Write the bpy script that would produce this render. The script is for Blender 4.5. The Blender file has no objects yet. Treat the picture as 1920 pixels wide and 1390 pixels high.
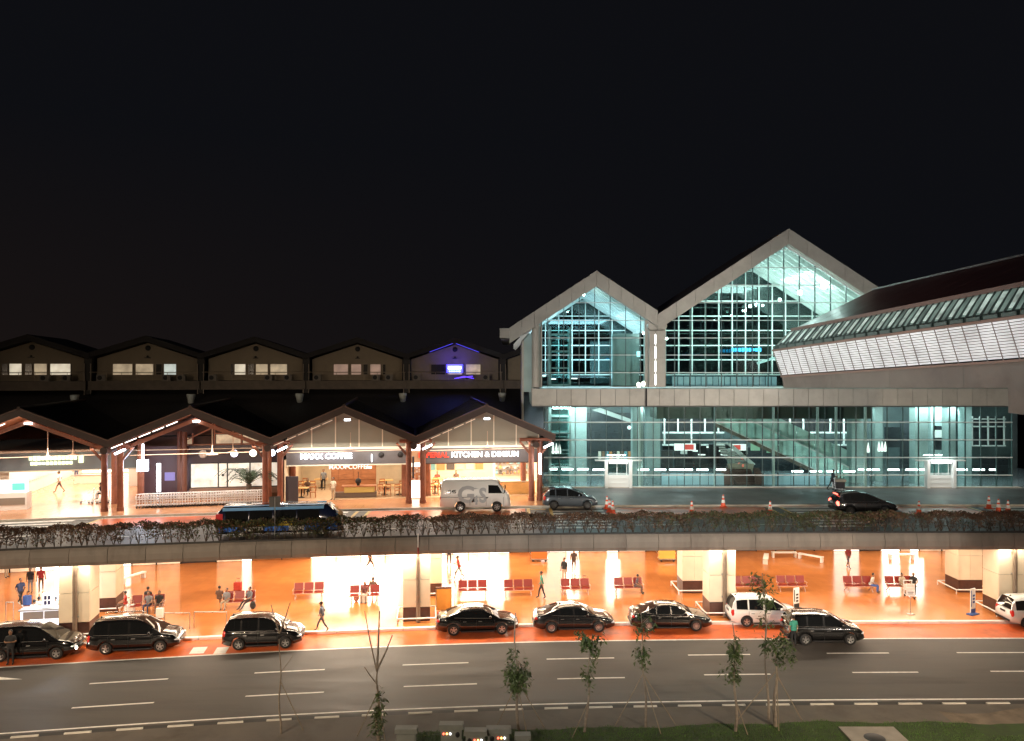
import bpy, bmesh, math, random
from mathutils import Vector, Matrix
random.seed(7)
R = math.radians
PI = math.pi
SC = bpy.context.scene
COL = SC.collection

# ---------------------------------------------------------------- camera, sky, exposure
CH = 15.3
cam_d = bpy.data.cameras.new('camera')
cam_d.sensor_width = 36.0
cam_d.lens = 27.0
cam_d.clip_end = 3000
cam = bpy.data.objects.new('camera', cam_d)
cam.location = (0, 0, CH)
cam.rotation_euler = (R(90), 0, 0)
COL.objects.link(cam)
SC.camera = cam
SC.view_settings.view_transform = 'Standard'
SC.view_settings.look = 'None'
SC.view_settings.exposure = 0.0
SC.view_settings.gamma = 1.0
SC.view_settings.use_curve_mapping = False
SC.render.engine = 'CYCLES'
SC.cycles.use_denoising = True
try:
    SC.cycles.denoiser = 'OPENIMAGEDENOISE'
except Exception:
    pass
SC.cycles.max_bounces = 7
SC.cycles.diffuse_bounces = 3
SC.cycles.glossy_bounces = 3
SC.cycles.transmission_bounces = 5
SC.cycles.transparent_max_bounces = 14
SC.cycles.sample_clamp_indirect = 6.0
SC.cycles.caustics_reflective = False
SC.cycles.caustics_refractive = False

world = bpy.data.worlds.new('World')
SC.world = world
world.use_nodes = True
wt = world.node_tree
wt.nodes.clear()
w_out = wt.nodes.new('ShaderNodeOutputWorld')
w_sky = wt.nodes.new('ShaderNodeTexSky')
w_sky.sky_type = 'NISHITA'
w_sky.sun_disc = False
w_sky.sun_elevation = R(-9)
w_sky.sun_rotation = R(250)
w_b1 = wt.nodes.new('ShaderNodeBackground')
w_b1.inputs['Strength'].default_value = 0.02
wt.links.new(w_sky.outputs[0], w_b1.inputs[0])
# faint glow of the airport in the night haze, warmer towards the terminal row, lower = brighter
w_tc = wt.nodes.new('ShaderNodeTexCoord')
w_sep = wt.nodes.new('ShaderNodeSeparateXYZ')
wt.links.new(w_tc.outputs['Generated'], w_sep.inputs[0])
w_mr = wt.nodes.new('ShaderNodeMapRange')
w_mr.inputs[1].default_value = -0.05; w_mr.inputs[2].default_value = 0.28
w_mr.inputs[3].default_value = 1.0; w_mr.inputs[4].default_value = 0.0
wt.links.new(w_sep.outputs['Z'], w_mr.inputs[0])
w_mx = wt.nodes.new('ShaderNodeMapRange')
w_mx.inputs[1].default_value = -0.6; w_mx.inputs[2].default_value = 0.3
w_mx.inputs[3].default_value = 1.0; w_mx.inputs[4].default_value = 0.0
wt.links.new(w_sep.outputs['X'], w_mx.inputs[0])
w_mul = wt.nodes.new('ShaderNodeMath'); w_mul.operation = 'MULTIPLY'
wt.links.new(w_mr.outputs[0], w_mul.inputs[0]); wt.links.new(w_mx.outputs[0], w_mul.inputs[1])
w_mixc = wt.nodes.new('ShaderNodeMixRGB')
w_mixc.inputs[1].default_value = (0.0042, 0.0045, 0.0060, 1)
w_mixc.inputs[2].default_value = (0.0105, 0.0070, 0.0060, 1)
wt.links.new(w_mul.outputs[0], w_mixc.inputs[0])
w_b2 = wt.nodes.new('ShaderNodeBackground')
wt.links.new(w_mixc.outputs[0], w_b2.inputs[0])
w_add = wt.nodes.new('ShaderNodeAddShader')
wt.links.new(w_b1.outputs[0], w_add.inputs[0]); wt.links.new(w_b2.outputs[0], w_add.inputs[1])
wt.links.new(w_add.outputs[0], w_out.inputs[0])

# ---------------------------------------------------------------- measuring helpers
F = 1440.0
def G(px, py, z=0.0):
    """ground point: where the sight line of a photo pixel meets height z"""
    D = (CH - z) * F / (py - 696.0)
    return Vector(((px - 960) / F * D, D, z))
def P(px, py, D):
    return Vector(((px - 960) / F * D, D, CH - (py - 696) / F * D))
_CT = [31.0, 33.8, 36.4, 38.9, 40.75, 42.25, 43.25, 43.7, 43.88, 43.95, 43.95, 43.95, 43.95]
def C(x):
    """the far edge line of the lower carriageway: everything follows its gentle bend"""
    t = (max(-59.9, min(59.9, x)) + 60) / 10
    i = int(t); f = t - i
    g = lambda k: _CT[max(0, min(len(_CT) - 1, k))]
    a, b, c, d = g(i - 1), g(i), g(i + 1), g(i + 2)
    if i == 0: a = b - (c - b)
    return 0.5 * ((2 * b) + (-a + c) * f + (2 * a - 5 * b + 4 * c - d) * f * f + (-a + 3 * b - 3 * c + d) * f ** 3)
def L(x, off, z=0.0):
    return Vector((x, C(x) + off, z))
def heading(x):
    return math.atan2(C(x + .5) - C(x - .5), 1.0)

# ---------------------------------------------------------------- materials
_M = {}
def mat(name, col=(.5, .5, .5), rough=.6, metal=0.0, var=0.0, scale=4.0, bump=0.0, bscale=None,
        emit=None, es=0.0, coat=0.0, rnd=0.0, spec=.5, stretch=None, dirt=None, dscale=.6, detail=5, evar=0.0):
    if name in _M: return _M[name]
    m = bpy.data.materials.new(name); _M[name] = m
    m.use_nodes = True
    nt = m.node_tree; N = nt.nodes; K = nt.links
    b = N['Principled BSDF']
    b.inputs['Roughness'].default_value = rough
    b.inputs['Metallic'].default_value = metal
    b.inputs['Specular IOR Level'].default_value = spec
    if coat: b.inputs['Coat Weight'].default_value = coat; b.inputs['Coat Roughness'].default_value = .04
    c4 = (*col, 1)
    b.inputs['Base Color'].default_value = c4
    tc = N.new('ShaderNodeTexCoord')
    vec = tc.outputs['Object']
    if stretch:
        mp = N.new('ShaderNodeMapping'); mp.inputs['Scale'].default_value = stretch
        K.new(vec, mp.inputs[0]); vec = mp.outputs[0]
    src = None
    if var:
        n = N.new('ShaderNodeTexNoise'); n.inputs['Scale'].default_value = scale; n.inputs['Detail'].default_value = detail
        K.new(vec, n.inputs['Vector'])
        mr = N.new('ShaderNodeMapRange'); mr.inputs[1].default_value = .3; mr.inputs[2].default_value = .7
        mr.inputs[3].default_value = 1 - var; mr.inputs[4].default_value = 1 + var
        K.new(n.outputs['Fac'], mr.inputs[0])
        vm = N.new('ShaderNodeVectorMath'); vm.operation = 'SCALE'; vm.inputs[0].default_value = col
        K.new(mr.outputs[0], vm.inputs['Scale']); src = vm.outputs[0]
        rr = N.new('ShaderNodeMapRange'); rr.inputs[1].default_value = .25; rr.inputs[2].default_value = .75
        rr.inputs[3].default_value = max(.02, rough * (1 - .5 * var)); rr.inputs[4].default_value = min(1, rough * (1 + .6 * var))
        K.new(n.outputs['Fac'], rr.inputs[0]); K.new(rr.outputs[0], b.inputs['Roughness'])
    if dirt:
        n2 = N.new('ShaderNodeTexNoise'); n2.inputs['Scale'].default_value = dscale; n2.inputs['Detail'].default_value = 8
        n2.inputs['Roughness'].default_value = .65
        K.new(vec, n2.inputs['Vector'])
        rp = N.new('ShaderNodeMapRange'); rp.inputs[1].default_value = .5; rp.inputs[2].default_value = .72
        K.new(n2.outputs['Fac'], rp.inputs[0])
        mx = N.new('ShaderNodeMixRGB'); mx.inputs[1].default_value = c4; mx.inputs[2].default_value = (*dirt, 1)
        if src: K.new(src, mx.inputs[1])
        K.new(rp.outputs[0], mx.inputs[0]); src = mx.outputs[0]
    if rnd:
        oi = N.new('ShaderNodeObjectInfo')
        mr = N.new('ShaderNodeMapRange'); mr.inputs[3].default_value = 1 - rnd; mr.inputs[4].default_value = 1 + rnd
        K.new(oi.outputs['Random'], mr.inputs[0])
        vm = N.new('ShaderNodeVectorMath'); vm.operation = 'SCALE'; vm.inputs[0].default_value = col
        if src: K.new(src, vm.inputs[0])
        K.new(mr.outputs[0], vm.inputs['Scale']); src = vm.outputs[0]
    if src: K.new(src, b.inputs['Base Color'])
    if bump:
        n = N.new('ShaderNodeTexNoise'); n.inputs['Scale'].default_value = bscale or scale * 4; n.inputs['Detail'].default_value = 4
        K.new(vec, n.inputs['Vector'])
        bp = N.new('ShaderNodeBump'); bp.inputs['Strength'].default_value = bump; bp.inputs['Distance'].default_value = .02
        K.new(n.outputs['Fac'], bp.inputs['Height']); K.new(bp.outputs[0], b.inputs['Normal'])
    if emit:
        b.inputs['Emission Color'].default_value = (*emit, 1)
        b.inputs['Emission Strength'].default_value = es
        if evar:
            n = N.new('ShaderNodeTexNoise'); n.inputs['Scale'].default_value = scale; n.inputs['Detail'].default_value = 3
            K.new(vec, n.inputs['Vector'])
            mr = N.new('ShaderNodeMapRange'); mr.inputs[1].default_value = .3; mr.inputs[2].default_value = .7
            mr.inputs[3].default_value = es * (1 - evar); mr.inputs[4].default_value = es * (1 + evar)
            K.new(n.outputs['Fac'], mr.inputs[0]); K.new(mr.outputs[0], b.inputs['Emission Strength'])
    return m

def glass(name, tint=(.8, .9, .9), refl=.12, rough=.02, gcol=(.9, .95, .95)):
    if name in _M: return _M[name]
    m = bpy.data.materials.new(name); _M[name] = m
    m.use_nodes = True
    nt = m.node_tree; N = nt.nodes; K = nt.links
    N.clear()
    o = N.new('ShaderNodeOutputMaterial'); mix = N.new('ShaderNodeMixShader')
    t = N.new('ShaderNodeBsdfTransparent'); t.inputs[0].default_value = (*tint, 1)
    g = N.new('ShaderNodeBsdfGlossy'); g.inputs[0].default_value = (*gcol, 1); g.inputs['Roughness'].default_value = rough
    lw = N.new('ShaderNodeLayerWeight'); lw.inputs[0].default_value = .3
    mr = N.new('ShaderNodeMapRange'); mr.inputs[3].default_value = refl; mr.inputs[4].default_value = min(1, refl + .5)
    K.new(lw.outputs['Fresnel'], mr.inputs[0]); K.new(mr.outputs[0], mix.inputs[0])
    K.new(t.outputs[0], mix.inputs[1]); K.new(g.outputs[0], mix.inputs[2]); K.new(mix.outputs[0], o.inputs[0])
    return m

def lamp_mat(name, col, es):
    return mat(name, tuple(.7 * v for v in col), .4, emit=col, es=es)

# ---------------------------------------------------------------- mesh building
class MB:
    def __init__(s): s.v = []; s.f = []; s.mi = []; s.sm = []; s.mats = []
    def mid(s, m):
        if m not in s.mats: s.mats.append(m)
        return s.mats.index(m)
    def add(s, vs, fs, m, smooth=False, M=None):
        o = len(s.v); k = s.mid(m)
        s.v += [tuple(M @ Vector(p)) for p in vs] if M is not None else [tuple(p) for p in vs]
        for f in fs:
            s.f.append(tuple(o + i for i in f)); s.mi.append(k); s.sm.append(smooth)
        return s
    def box(s, c, d, m, rz=0, M=None):
        x, y, z = d[0] / 2, d[1] / 2, d[2] / 2
        vs = [(-x, -y, -z), (x, -y, -z), (x, y, -z), (-x, y, -z), (-x, -y, z), (x, -y, z), (x, y, z), (-x, y, z)]
        T = Matrix.Translation(c) @ Matrix.Rotation(rz, 4, 'Z')
        if M is not None: T = M @ T
        return s.add(vs, [(0, 3, 2, 1), (4, 5, 6, 7), (0, 1, 5, 4), (1, 2, 6, 5), (2, 3, 7, 6), (3, 0, 4, 7)], m, M=T)
    def bx(s, x0, x1, y0, y1, z0, z1, m, M=None):
        return s.box(((x0 + x1) / 2, (y0 + y1) / 2, (z0 + z1) / 2), (x1 - x0, y1 - y0, z1 - z0), m, M=M)
    def bar(s, a, b, w, h, m, up=(0, 0, 1)):
        a = Vector(a); b = Vector(b); d = b - a
        if d.length < 1e-6: return s
        dn = d.normalized(); u = Vector(up)
        if abs(dn.dot(u)) > .98: u = Vector((0, 1, 0))
        r = dn.cross(u).normalized(); u = r.cross(dn).normalized()
        vs = []
        for p in (a, b):
            for sx, sy in ((-1, -1), (1, -1), (1, 1), (-1, 1)): vs.append(p + r * sx * w / 2 + u * sy * h / 2)
        return s.add(vs, [(0, 1, 2, 3), (7, 6, 5, 4), (0, 4, 5, 1), (1, 5, 6, 2), (2, 6, 7, 3), (3, 7, 4, 0)], m)
    def tube(s, pts, rads, m, n=8, smooth=True, cap=True):
        pts = [Vector(p) for p in pts]
        if not hasattr(rads, '__len__'): rads = [rads] * len(pts)
        vs = []; fs = []; up = Vector((0, 0, 1)); pr = None
        for i, p in enumerate(pts):
            d = (pts[min(i + 1, len(pts) - 1)] - pts[max(i - 1, 0)]).normalized()
            if pr is None:
                r = d.cross(up)
                if r.length < .05: r = d.cross(Vector((0, 1, 0)))
            else:
                r = pr - d * pr.dot(d)
            r.normalize(); pr = r; u = d.cross(r)
            for k in range(n):
                a = 2 * PI * k / n
                vs.append(p + (r * math.cos(a) + u * math.sin(a)) * rads[i])
        for i in range(len(pts) - 1):
            for k in range(n):
                k2 = (k + 1) % n
                fs.append((i * n + k, i * n + k2, (i + 1) * n + k2, (i + 1) * n + k))
        s.add(vs, fs, m, smooth)
        if cap:
            s.add(vs[:n], [tuple(range(n - 1, -1, -1))], m); s.add(vs[-n:], [tuple(range(n))], m)
        return s
    def lathe(s, prof, m, n=16, c=(0, 0, 0), axis='Z', smooth=True):
        vs = []; fs = []
        for (r, h) in prof:
            for k in range(n):
                a = 2 * PI * k / n
                p = (r * math.cos(a), r * math.sin(a), h)
                if axis == 'Y': p = (p[0], p[2], p[1])
                if axis == 'X': p = (p[2], p[0], p[1])
                vs.append((p[0] + c[0], p[1] + c[1], p[2] + c[2]))
        for i in range(len(prof) - 1):
            for k in range(n):
                k2 = (k + 1) % n
                fs.append((i * n + k, i * n + k2, (i + 1) * n + k2, (i + 1) * n + k))
        return s.add(vs, fs, m, smooth)
    def prism(s, poly, y0, y1, m, M=None):
        """poly: list of (x,z), extruded from y0 to y1"""
        n = len(poly)
        vs = [(x, y0, z) for x, z in poly] + [(x, y1, z) for x, z in poly]
        fs = [tuple(range(n)), tuple(range(2 * n - 1, n - 1, -1))]
        for i in range(n):
            j = (i + 1) % n
            fs.append((i, i + n, j + n, j))
        return s.add(vs, fs, m, M=M)
    def quad(s, a, b, c, d, m): return s.add([a, b, c, d], [(0, 1, 2, 3)], m)
    def ball(s, c, r, m, n=8, k=6, sc=(1, 1, 1)):
        prof = [(math.sin(PI * i / k) * r, -math.cos(PI * i / k) * r) for i in range(k + 1)]
        t = MB(); t.lathe(prof, m, n)
        return s.add([(c[0] + v[0] * sc[0], c[1] + v[1] * sc[1], c[2] + v[2] * sc[2]) for v in t.v], t.f, m, True)
    def mesh(s, name):
        me = bpy.data.meshes.new(name)
        me.from_pydata(s.v, [], s.f)
        for m in s.mats: me.materials.append(m)
        if len(s.mats) > 1: me.polygons.foreach_set('material_index', s.mi)
        if any(s.sm): me.polygons.foreach_set('use_smooth', s.sm)
        me.update()
        return me
    def build(s, name, parent=None, loc=None, rz=0, **kw):
        return obj(name, s.mesh(name), parent, loc, rz, **kw)

def tag(o, label=None, cat=None, group=None, kind=None):
    if label: o['label'] = label
    if cat: o['category'] = cat
    if group: o['group'] = group
    if kind: o['kind'] = kind
    return o
def obj(name, me, parent=None, loc=None, rz=0, label=None, cat=None, group=None, kind=None):
    o = bpy.data.objects.new(name, me); COL.objects.link(o)
    if parent: o.parent = parent
    if loc is not None: o.location = loc
    if rz: o.rotation_euler.z = rz
    return tag(o, label, cat, group, kind)
def empty(name, loc, rz=0, label=None, cat=None, group=None):
    o = bpy.data.objects.new(name, None); COL.objects.link(o)
    o.empty_display_size = .2
    o.location = loc; o.rotation_euler = (0, 0, rz)
    return tag(o, label, cat, group)
_kids = {}
def copy_tree(o, parent=None, kids=None):
    if kids is None:
        kids = {}
        for q in bpy.data.objects:
            if q.parent: kids.setdefault(q.parent.name, []).append(q)
    c = o.copy(); COL.objects.link(c)
    c.parent = parent
    for ch in kids.get(o.name, []): copy_tree(ch, c, kids)
    return c
def put(o, loc, rz=0, label=None, group=None):
    o.location = loc; o.rotation_euler = (0, 0, rz)
    if label: o['label'] = label
    if group: o['group'] = group
    return o
def struct(name, mb, **kw): return mb.build(name, kind='structure', **kw)
def area(name, loc, size, power, col, rot=(0, 0, 0), parent=None, spread=None):
    d = bpy.data.lights.new(name, 'AREA'); d.shape = 'RECTANGLE'
    d.size = size[0]; d.size_y = size[1]; d.energy = power; d.color = col
    if spread: d.spread = R(spread)
    o = bpy.data.objects.new(name, d); COL.objects.link(o)
    o.location = loc; o.rotation_euler = rot
    if parent: o.parent = parent
    return o
def spot(name, loc, target, power, col, angle=100, blend=.6, radius=.2, parent=None):
    d = bpy.data.lights.new(name, 'SPOT'); d.energy = power; d.color = col; d.spot_size = R(angle); d.spot_blend = blend
    d.shadow_soft_size = radius
    o = bpy.data.objects.new(name, d); COL.objects.link(o)
    o.location = loc
    o.rotation_euler = (Vector(target) - Vector(loc)).to_track_quat('-Z', 'Y').to_euler()
    return o
def point(name, loc, power, col, radius=.1):
    d = bpy.data.lights.new(name, 'POINT'); d.energy = power; d.color = col; d.shadow_soft_size = radius
    o = bpy.data.objects.new(name, d); COL.objects.link(o); o.location = loc
    return o
def text_mb(body, size, m, depth=.03, align='CENTER', bold=0.0, shear=0.0):
    cu = bpy.data.curves.new('lettering', 'FONT'); cu.body = body; cu.size = size; cu.extrude = depth / 2
    cu.align_x = align; cu.align_y = 'CENTER'; cu.offset = bold; cu.shear = shear; cu.resolution_u = 3
    o = bpy.data.objects.new('lettering', cu); COL.objects.link(o)
    dg = bpy.context.evaluated_depsgraph_get()
    me = bpy.data.meshes.new_from_object(o.evaluated_get(dg))
    bpy.data.objects.remove(o); bpy.data.curves.remove(cu)
    me.materials.clear(); me.materials.append(m)
    for v in me.vertices:   # stand the text up: x stays, y -> z, facing -y
        x, y, z = v.co; v.co = (x, -z, y)
    return me
def glow_marks(n, w, h, m, seed=1):
    """a row of small lit strokes, as overexposed lettering reads from far away"""
    rg_ = random.Random(seed); q = MB(); p = w / n
    for k in range(n):
        x = -w / 2 + (k + .5) * p; hh = h * rg_.uniform(.75, 1)
        q.bx(x - p * .42, x + p * .30, -.03, .03, -hh / 2, hh / 2, m)
    return q.mesh('lettering')
def ribbon(mb, offs_z, x0, x1, step, m):
    """surface strip following the bend; offs_z = list of (offset, z)"""
    n = max(1, int(round((x1 - x0) / step))); k = len(offs_z)
    vs = []; fs = []
    for i in range(n + 1):
        x = x0 + (x1 - x0) * i / n
        for (o, z) in offs_z: vs.append((x, C(x) + o, z))
    for i in range(n):
        for j in range(k - 1):
            a = i * k + j
            fs.append((a, a + k, a + k + 1, a + 1))
    return mb.add(vs, fs, m)
# ================================================================ materials used widely
M_asph = mat('asphalt', (.078, .070, .063), .6, var=.3, scale=1.1, bump=.35, bscale=45, dirt=(.052, .046, .042), dscale=.7, stretch=(.16, 1, 1))
M_asph2 = mat('asphalt_upper', (.085, .083, .082), .5, var=.15, scale=.5, bump=.25, bscale=60)
M_paint = mat('road_paint', (.85, .83, .78), .5, var=.08, scale=3, dirt=(.6, .57, .52), dscale=2.2)
M_ypaint = mat('yellow_paint', (.65, .46, .16), .5, var=.12, scale=3)
M_red = mat('red_lane_coating', (.74, .15, .04), .30, var=.16, scale=.8, bump=.15, bscale=40, dirt=(.36, .06, .03), dscale=.5)
M_conc = mat('concrete', (.34, .31, .27), .7, var=.14, scale=1.5, bump=.2, dirt=(.22, .19, .17), dscale=.6)
M_kerb = mat('kerb_stone', (.55, .52, .46), .55, var=.15, scale=2)
M_white = mat('white_paint', (.78, .78, .76), .45, var=.04, scale=2)
M_dark = mat('dark_void', (.012, .012, .014), .7)
M_steel = mat('brushed_steel', (.55, .55, .56), .28, metal=1.0, var=.1, scale=6)
M_wmetal = mat('white_metal', (.72, .72, .70), .35, var=.05, scale=3)

def tile_mat(name, c1, c2, rough, bw, bh, joint=(.16, .09, .05), spec=.5):
    m = bpy.data.materials.new(name); m.use_nodes = True; nt = m.node_tree; N = nt.nodes; K = nt.links
    b = N['Principled BSDF']; tc = N.new('ShaderNodeTexCoord'); br = N.new('ShaderNodeTexBrick')
    br.inputs['Color1'].default_value = (*c1, 1); br.inputs['Color2'].default_value = (*c2, 1); br.inputs['Mortar'].default_value = (*joint, 1)
    br.inputs['Scale'].default_value = 1; br.inputs['Brick Width'].default_value = bw; br.inputs['Row Height'].default_value = bh
    br.inputs['Mortar Size'].default_value = .006; br.offset = 0
    K.new(tc.outputs['Object'], br.inputs['Vector'])
    n = N.new('ShaderNodeTexNoise'); n.inputs['Scale'].default_value = .35; n.inputs['Detail'].default_value = 6
    K.new(tc.outputs['Object'], n.inputs['Vector'])
    mr = N.new('ShaderNodeMapRange'); mr.inputs[1].default_value = .3; mr.inputs[2].default_value = .7; mr.inputs[3].default_value = .85; mr.inputs[4].default_value = 1.15
    K.new(n.outputs['Fac'], mr.inputs[0])
    vm = N.new('ShaderNodeVectorMath'); vm.operation = 'SCALE'
    K.new(br.outputs['Color'], vm.inputs[0]); K.new(mr.outputs[0], vm.inputs['Scale']); K.new(vm.outputs[0], b.inputs['Base Color'])
    r2 = N.new('ShaderNodeMapRange'); r2.inputs[1].default_value = .3; r2.inputs[2].default_value = .7; r2.inputs[3].default_value = rough * .7; r2.inputs[4].default_value = rough * 1.5
    K.new(n.outputs['Fac'], r2.inputs[0]); K.new(r2.outputs[0], b.inputs['Roughness'])
    b.inputs['Specular IOR Level'].default_value = spec
    _M[name] = m
    return m
M_tile = tile_mat('terracotta_tile', (.54, .195, .055), (.49, .172, .048), .15, .6, .6, (.34, .15, .06))
M_tile_up = tile_mat('terracotta_tile_upper', (.54, .26, .13), (.50, .24, .12), .17, .6, .6, (.36, .18, .1))
M_granite = tile_mat('grey_granite_tile', (.19, .18, .175), (.17, .162, .158), .42, .9, .6, (.09, .09, .09))

# ================================================================ lower level ground
g = MB(); g.add([(-900, -60, -.03), (900, -60, -.03), (900, 1500, -.03), (-900, 1500, -.03)], [(0, 1, 2, 3)], mat('far_ground', (.04, .038, .035), .9, var=.2, scale=.05))
struct('ground', g)
X0, X1 = -62, 62
road = MB(); ribbon(road, [(-8.35, .0), (-.0, .0)], X0, X1, 1, M_asph)
road_o = struct('road', road)
def line(parent, name, xa, xb, o0, o1, z, m=M_paint):
    q = MB(); ribbon(q, [(o0, z), (o1, z)], xa, xb, min(1.0, max(.3, abs(xb - xa) / 3)), m)
    return q.build(name, parent)
line(road_o, 'edge_line', X0, X1, -.14, .02, .005)
line(road_o, 'edge_line', X0, X1, -8.2, -8.08, .005)
# lane dashes, two rows, measured where they lie
for row in ([(165, 310, 1279), (475, 607, 1260), (755, 878, 1246), (1025, 1152, 1236), (1291, 1407, 1229), (1552, 1667, 1226), (1797, 1925, 1225)],
            [(132, 283, 1324), (458, 605, 1303), (757, 894, 1286), (1045, 1172, 1273), (1321, 1445, 1266), (1600, 1722, 1262), (1860, 1990, 1260)]):
    for a, b, y in row:
        pa, pb = G(a, y + (.045 * (b - a) if a < 700 else 2)), G(b, y)
        xm = (pa.x + pb.x) / 2; mid = G((a + b) / 2, y)
        off = mid.y - C(mid.x)
        line(road_o, 'lane_dash', pa.x, pb.x, off - .065, off + .065, .005)
q = MB(); a = G(-40, 1273); q.add([(a.x, a.y - .3, .006), (G(42, 1275).x, G(42, 1275).y, .006), (a.x, a.y + .35, .006)], [(0, 1, 2)], M_paint); q.build('arrow_mark', road_o)
rl = MB(); ribbon(rl, [(.0, .004), (2.45, .004)], X0, X1, 1, M_red)
red_o = struct('red_stopping_lane', rl)
for px, py, w in ((372, 1221, 26), (415, 1221, 22), (1733, 1190, 20)):
    p = G(px, py); hd = heading(p.x)
    q = MB(); q.box((0, 0, .003), (w / F * p.y, 1.0, .002), M_paint if px < 1000 else M_red)
    q.build('lane_mark' if px < 1000 else 'cover_plate', red_o, loc=(p.x, p.y, .007), rz=hd)
for k in range(34):
    x = -33 + k * 1.9
    q = MB(); hd = heading(x + .9); a = L(x + .93, 2.58, 0)
    q.box((0, 0, .075), (1.88, .26, .15), M_white, rz=0); o = q.build('kerb_stone', red_o, loc=a, rz=hd)
fl = MB(); ribbon(fl, [(2.7, .14), (21.5, .14)], X0, X1, 1, M_tile)
ribbon(fl, [(2.7, -.02), (2.7, .14)], X0, X1, 1, M_conc)
floor_o = struct('concourse_floor', fl)

# near verge: kerb, gutter, path, grass
vg = MB(); ribbon(vg, [(-8.75, .0), (-8.35, .0)], X0, X1, 1, mat('gutter_dark', (.035, .033, .03), .7, var=.2, scale=2))
struct('gutter', vg)
pth = MB(); ribbon(pth, [(-18.0, .12), (-8.95, .12)], X0, X1, 1, mat('path_paving', (.115, .10, .085), .75, var=.18, scale=.9, bump=.3, dirt=(.07, .058, .045), dscale=.4))
ribbon(pth, [(-8.95, .12), (-8.93, .0)], X0, X1, 1, M_conc)
path_o = struct('path', pth)
for k in range(34):   # painted kerb blocks
    x = -33 + k * 2.02
    y0 = C(x + .6)
    q = MB(); q.box((0, 0, .07), (1.05, .12, .14), M_kerb)
    q.build('kerb_block', path_o, loc=(x + .65, C(x + .65) - 8.84, 0), rz=heading(x + .65))
# grass patch on the right half: soil sheet and blades
def grass_front(x): return C(x) - 10.75 - .12 * math.sin(x * .35) - .10 * math.sin(x * 1.3) - .05 * math.sin(x * 4.1)
gs = MB(); vs = []; fs = []
M_soil = mat('turf_soil', (.035, .06, .016), .9, var=.4, scale=2.5, bump=.5)
xs = [(-4.5 + i * .5) for i in range(78)]
for x in xs:
    vs.append((x, grass_front(x), .126)); vs.append((x, C(x) - 18, .126))
for i in range(len(xs) - 1): fs.append((2 * i + 1, 2 * i + 3, 2 * i + 2, 2 * i))
gs.add(vs, fs, M_soil); soil_o = struct('turf', gs)
M_grass = mat('grass_blades', (.062, .135, .02), .6, rnd=0, var=.4, scale=1.2)
gb = MB(); rg = random.Random(3); vs = []; fs = []
def on_pad(x, y):
    return (G(1572, 1372).x < x < G(1675, 1372).x and y < G(1600, 1370).y) or (x > G(1800, 1350).x and y > C(x) - 12.0)
for i in range(26000):
    x = rg.uniform(-4.3, 33.5); y = grass_front(x) - abs(rg.gauss(0, 1.5)) * 1.4 + rg.uniform(-.05, .12)
    if y < 27 or on_pad(x, y): continue
    h = rg.uniform(.03, .08); w = .014; a = rg.uniform(0, PI); dx, dy = math.cos(a) * w, math.sin(a) * w
    lx, ly = rg.uniform(-.04, .04), rg.uniform(-.04, .04); k = len(vs)
    vs += [(x - dx, y - dy, .12), (x + dx, y + dy, .12), (x + lx, y + ly, .12 + h)]; fs.append((k, k + 1, k + 2))
gb.add(vs, fs, M_grass)
gb.build('grass', label='short green grass along the front edge of the verge', cat='grass', kind='stuff')
pd = MB(); a = G(1572, 1372); b = G(1675, 1372)
pd.bx(a.x, b.x, a.y - 2.2, a.y, .10, .19, mat('concrete_pad', (.27, .25, .22), .8, var=.15, scale=2, bump=.2))
pad = pd.build('concrete_slab', label='square concrete slab with a round cover in the grass', cat='slab')
q = MB(); q.lathe([(0, .03), (.38, .03), (.42, .01), (.42, 0)], mat('iron_cover', (.06, .06, .06), .5, metal=.6), 20); q.build('manhole_cover', pad, loc=((a.x + b.x) / 2 - .1, a.y - 1.0, .185))
pd = MB(); vs = []
xs = [19 + i for i in range(20)]
for x in xs: vs += [(x, C(x) - 9.6 - .35 * math.sin(x), .1235), (x, C(x) - 12.1 - .5 * math.sin(x * .7 + 1) + (21 - x) * (x < 21) * -1, .1235)]
pd.add(vs, [(2 * i + 1, 2 * i + 3, 2 * i + 2, 2 * i) for i in range(len(xs) - 1)], mat('bare_earth', (.17, .135, .10), .9, var=.25, scale=1.5, bump=.5, dirt=(.09, .07, .05), dscale=.8))
struct('bare_earth_patch', pd)

# ================================================================ deck: road on the upper level, its fascia and ceiling
ZD = 5.3; ZP = 5.45
M_fascia = mat('fascia_panel', (.20, .175, .15), .62, var=.12, scale=1.2, rnd=.08, bump=.1, dirt=(.13, .11, .095), dscale=.9, stretch=(1, 1, .35))
dk = MB(); ribbon(dk, [(3.05, ZD), (12.55, ZD)], X0, X1, 1, M_asph2)
upper_o = struct('upper_road', dk)
dk = MB(); ribbon(dk, [(3.05, 4.55), (21.4, 4.55)], X0, X1, 2, mat('deck_soffit', (.34, .30, .26), .7, var=.05))
ribbon(dk, [(3.05, ZD - .004), (3.05, 4.55)], X0, X1, 2, M_conc)
struct('deck_slab', dk)
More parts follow.
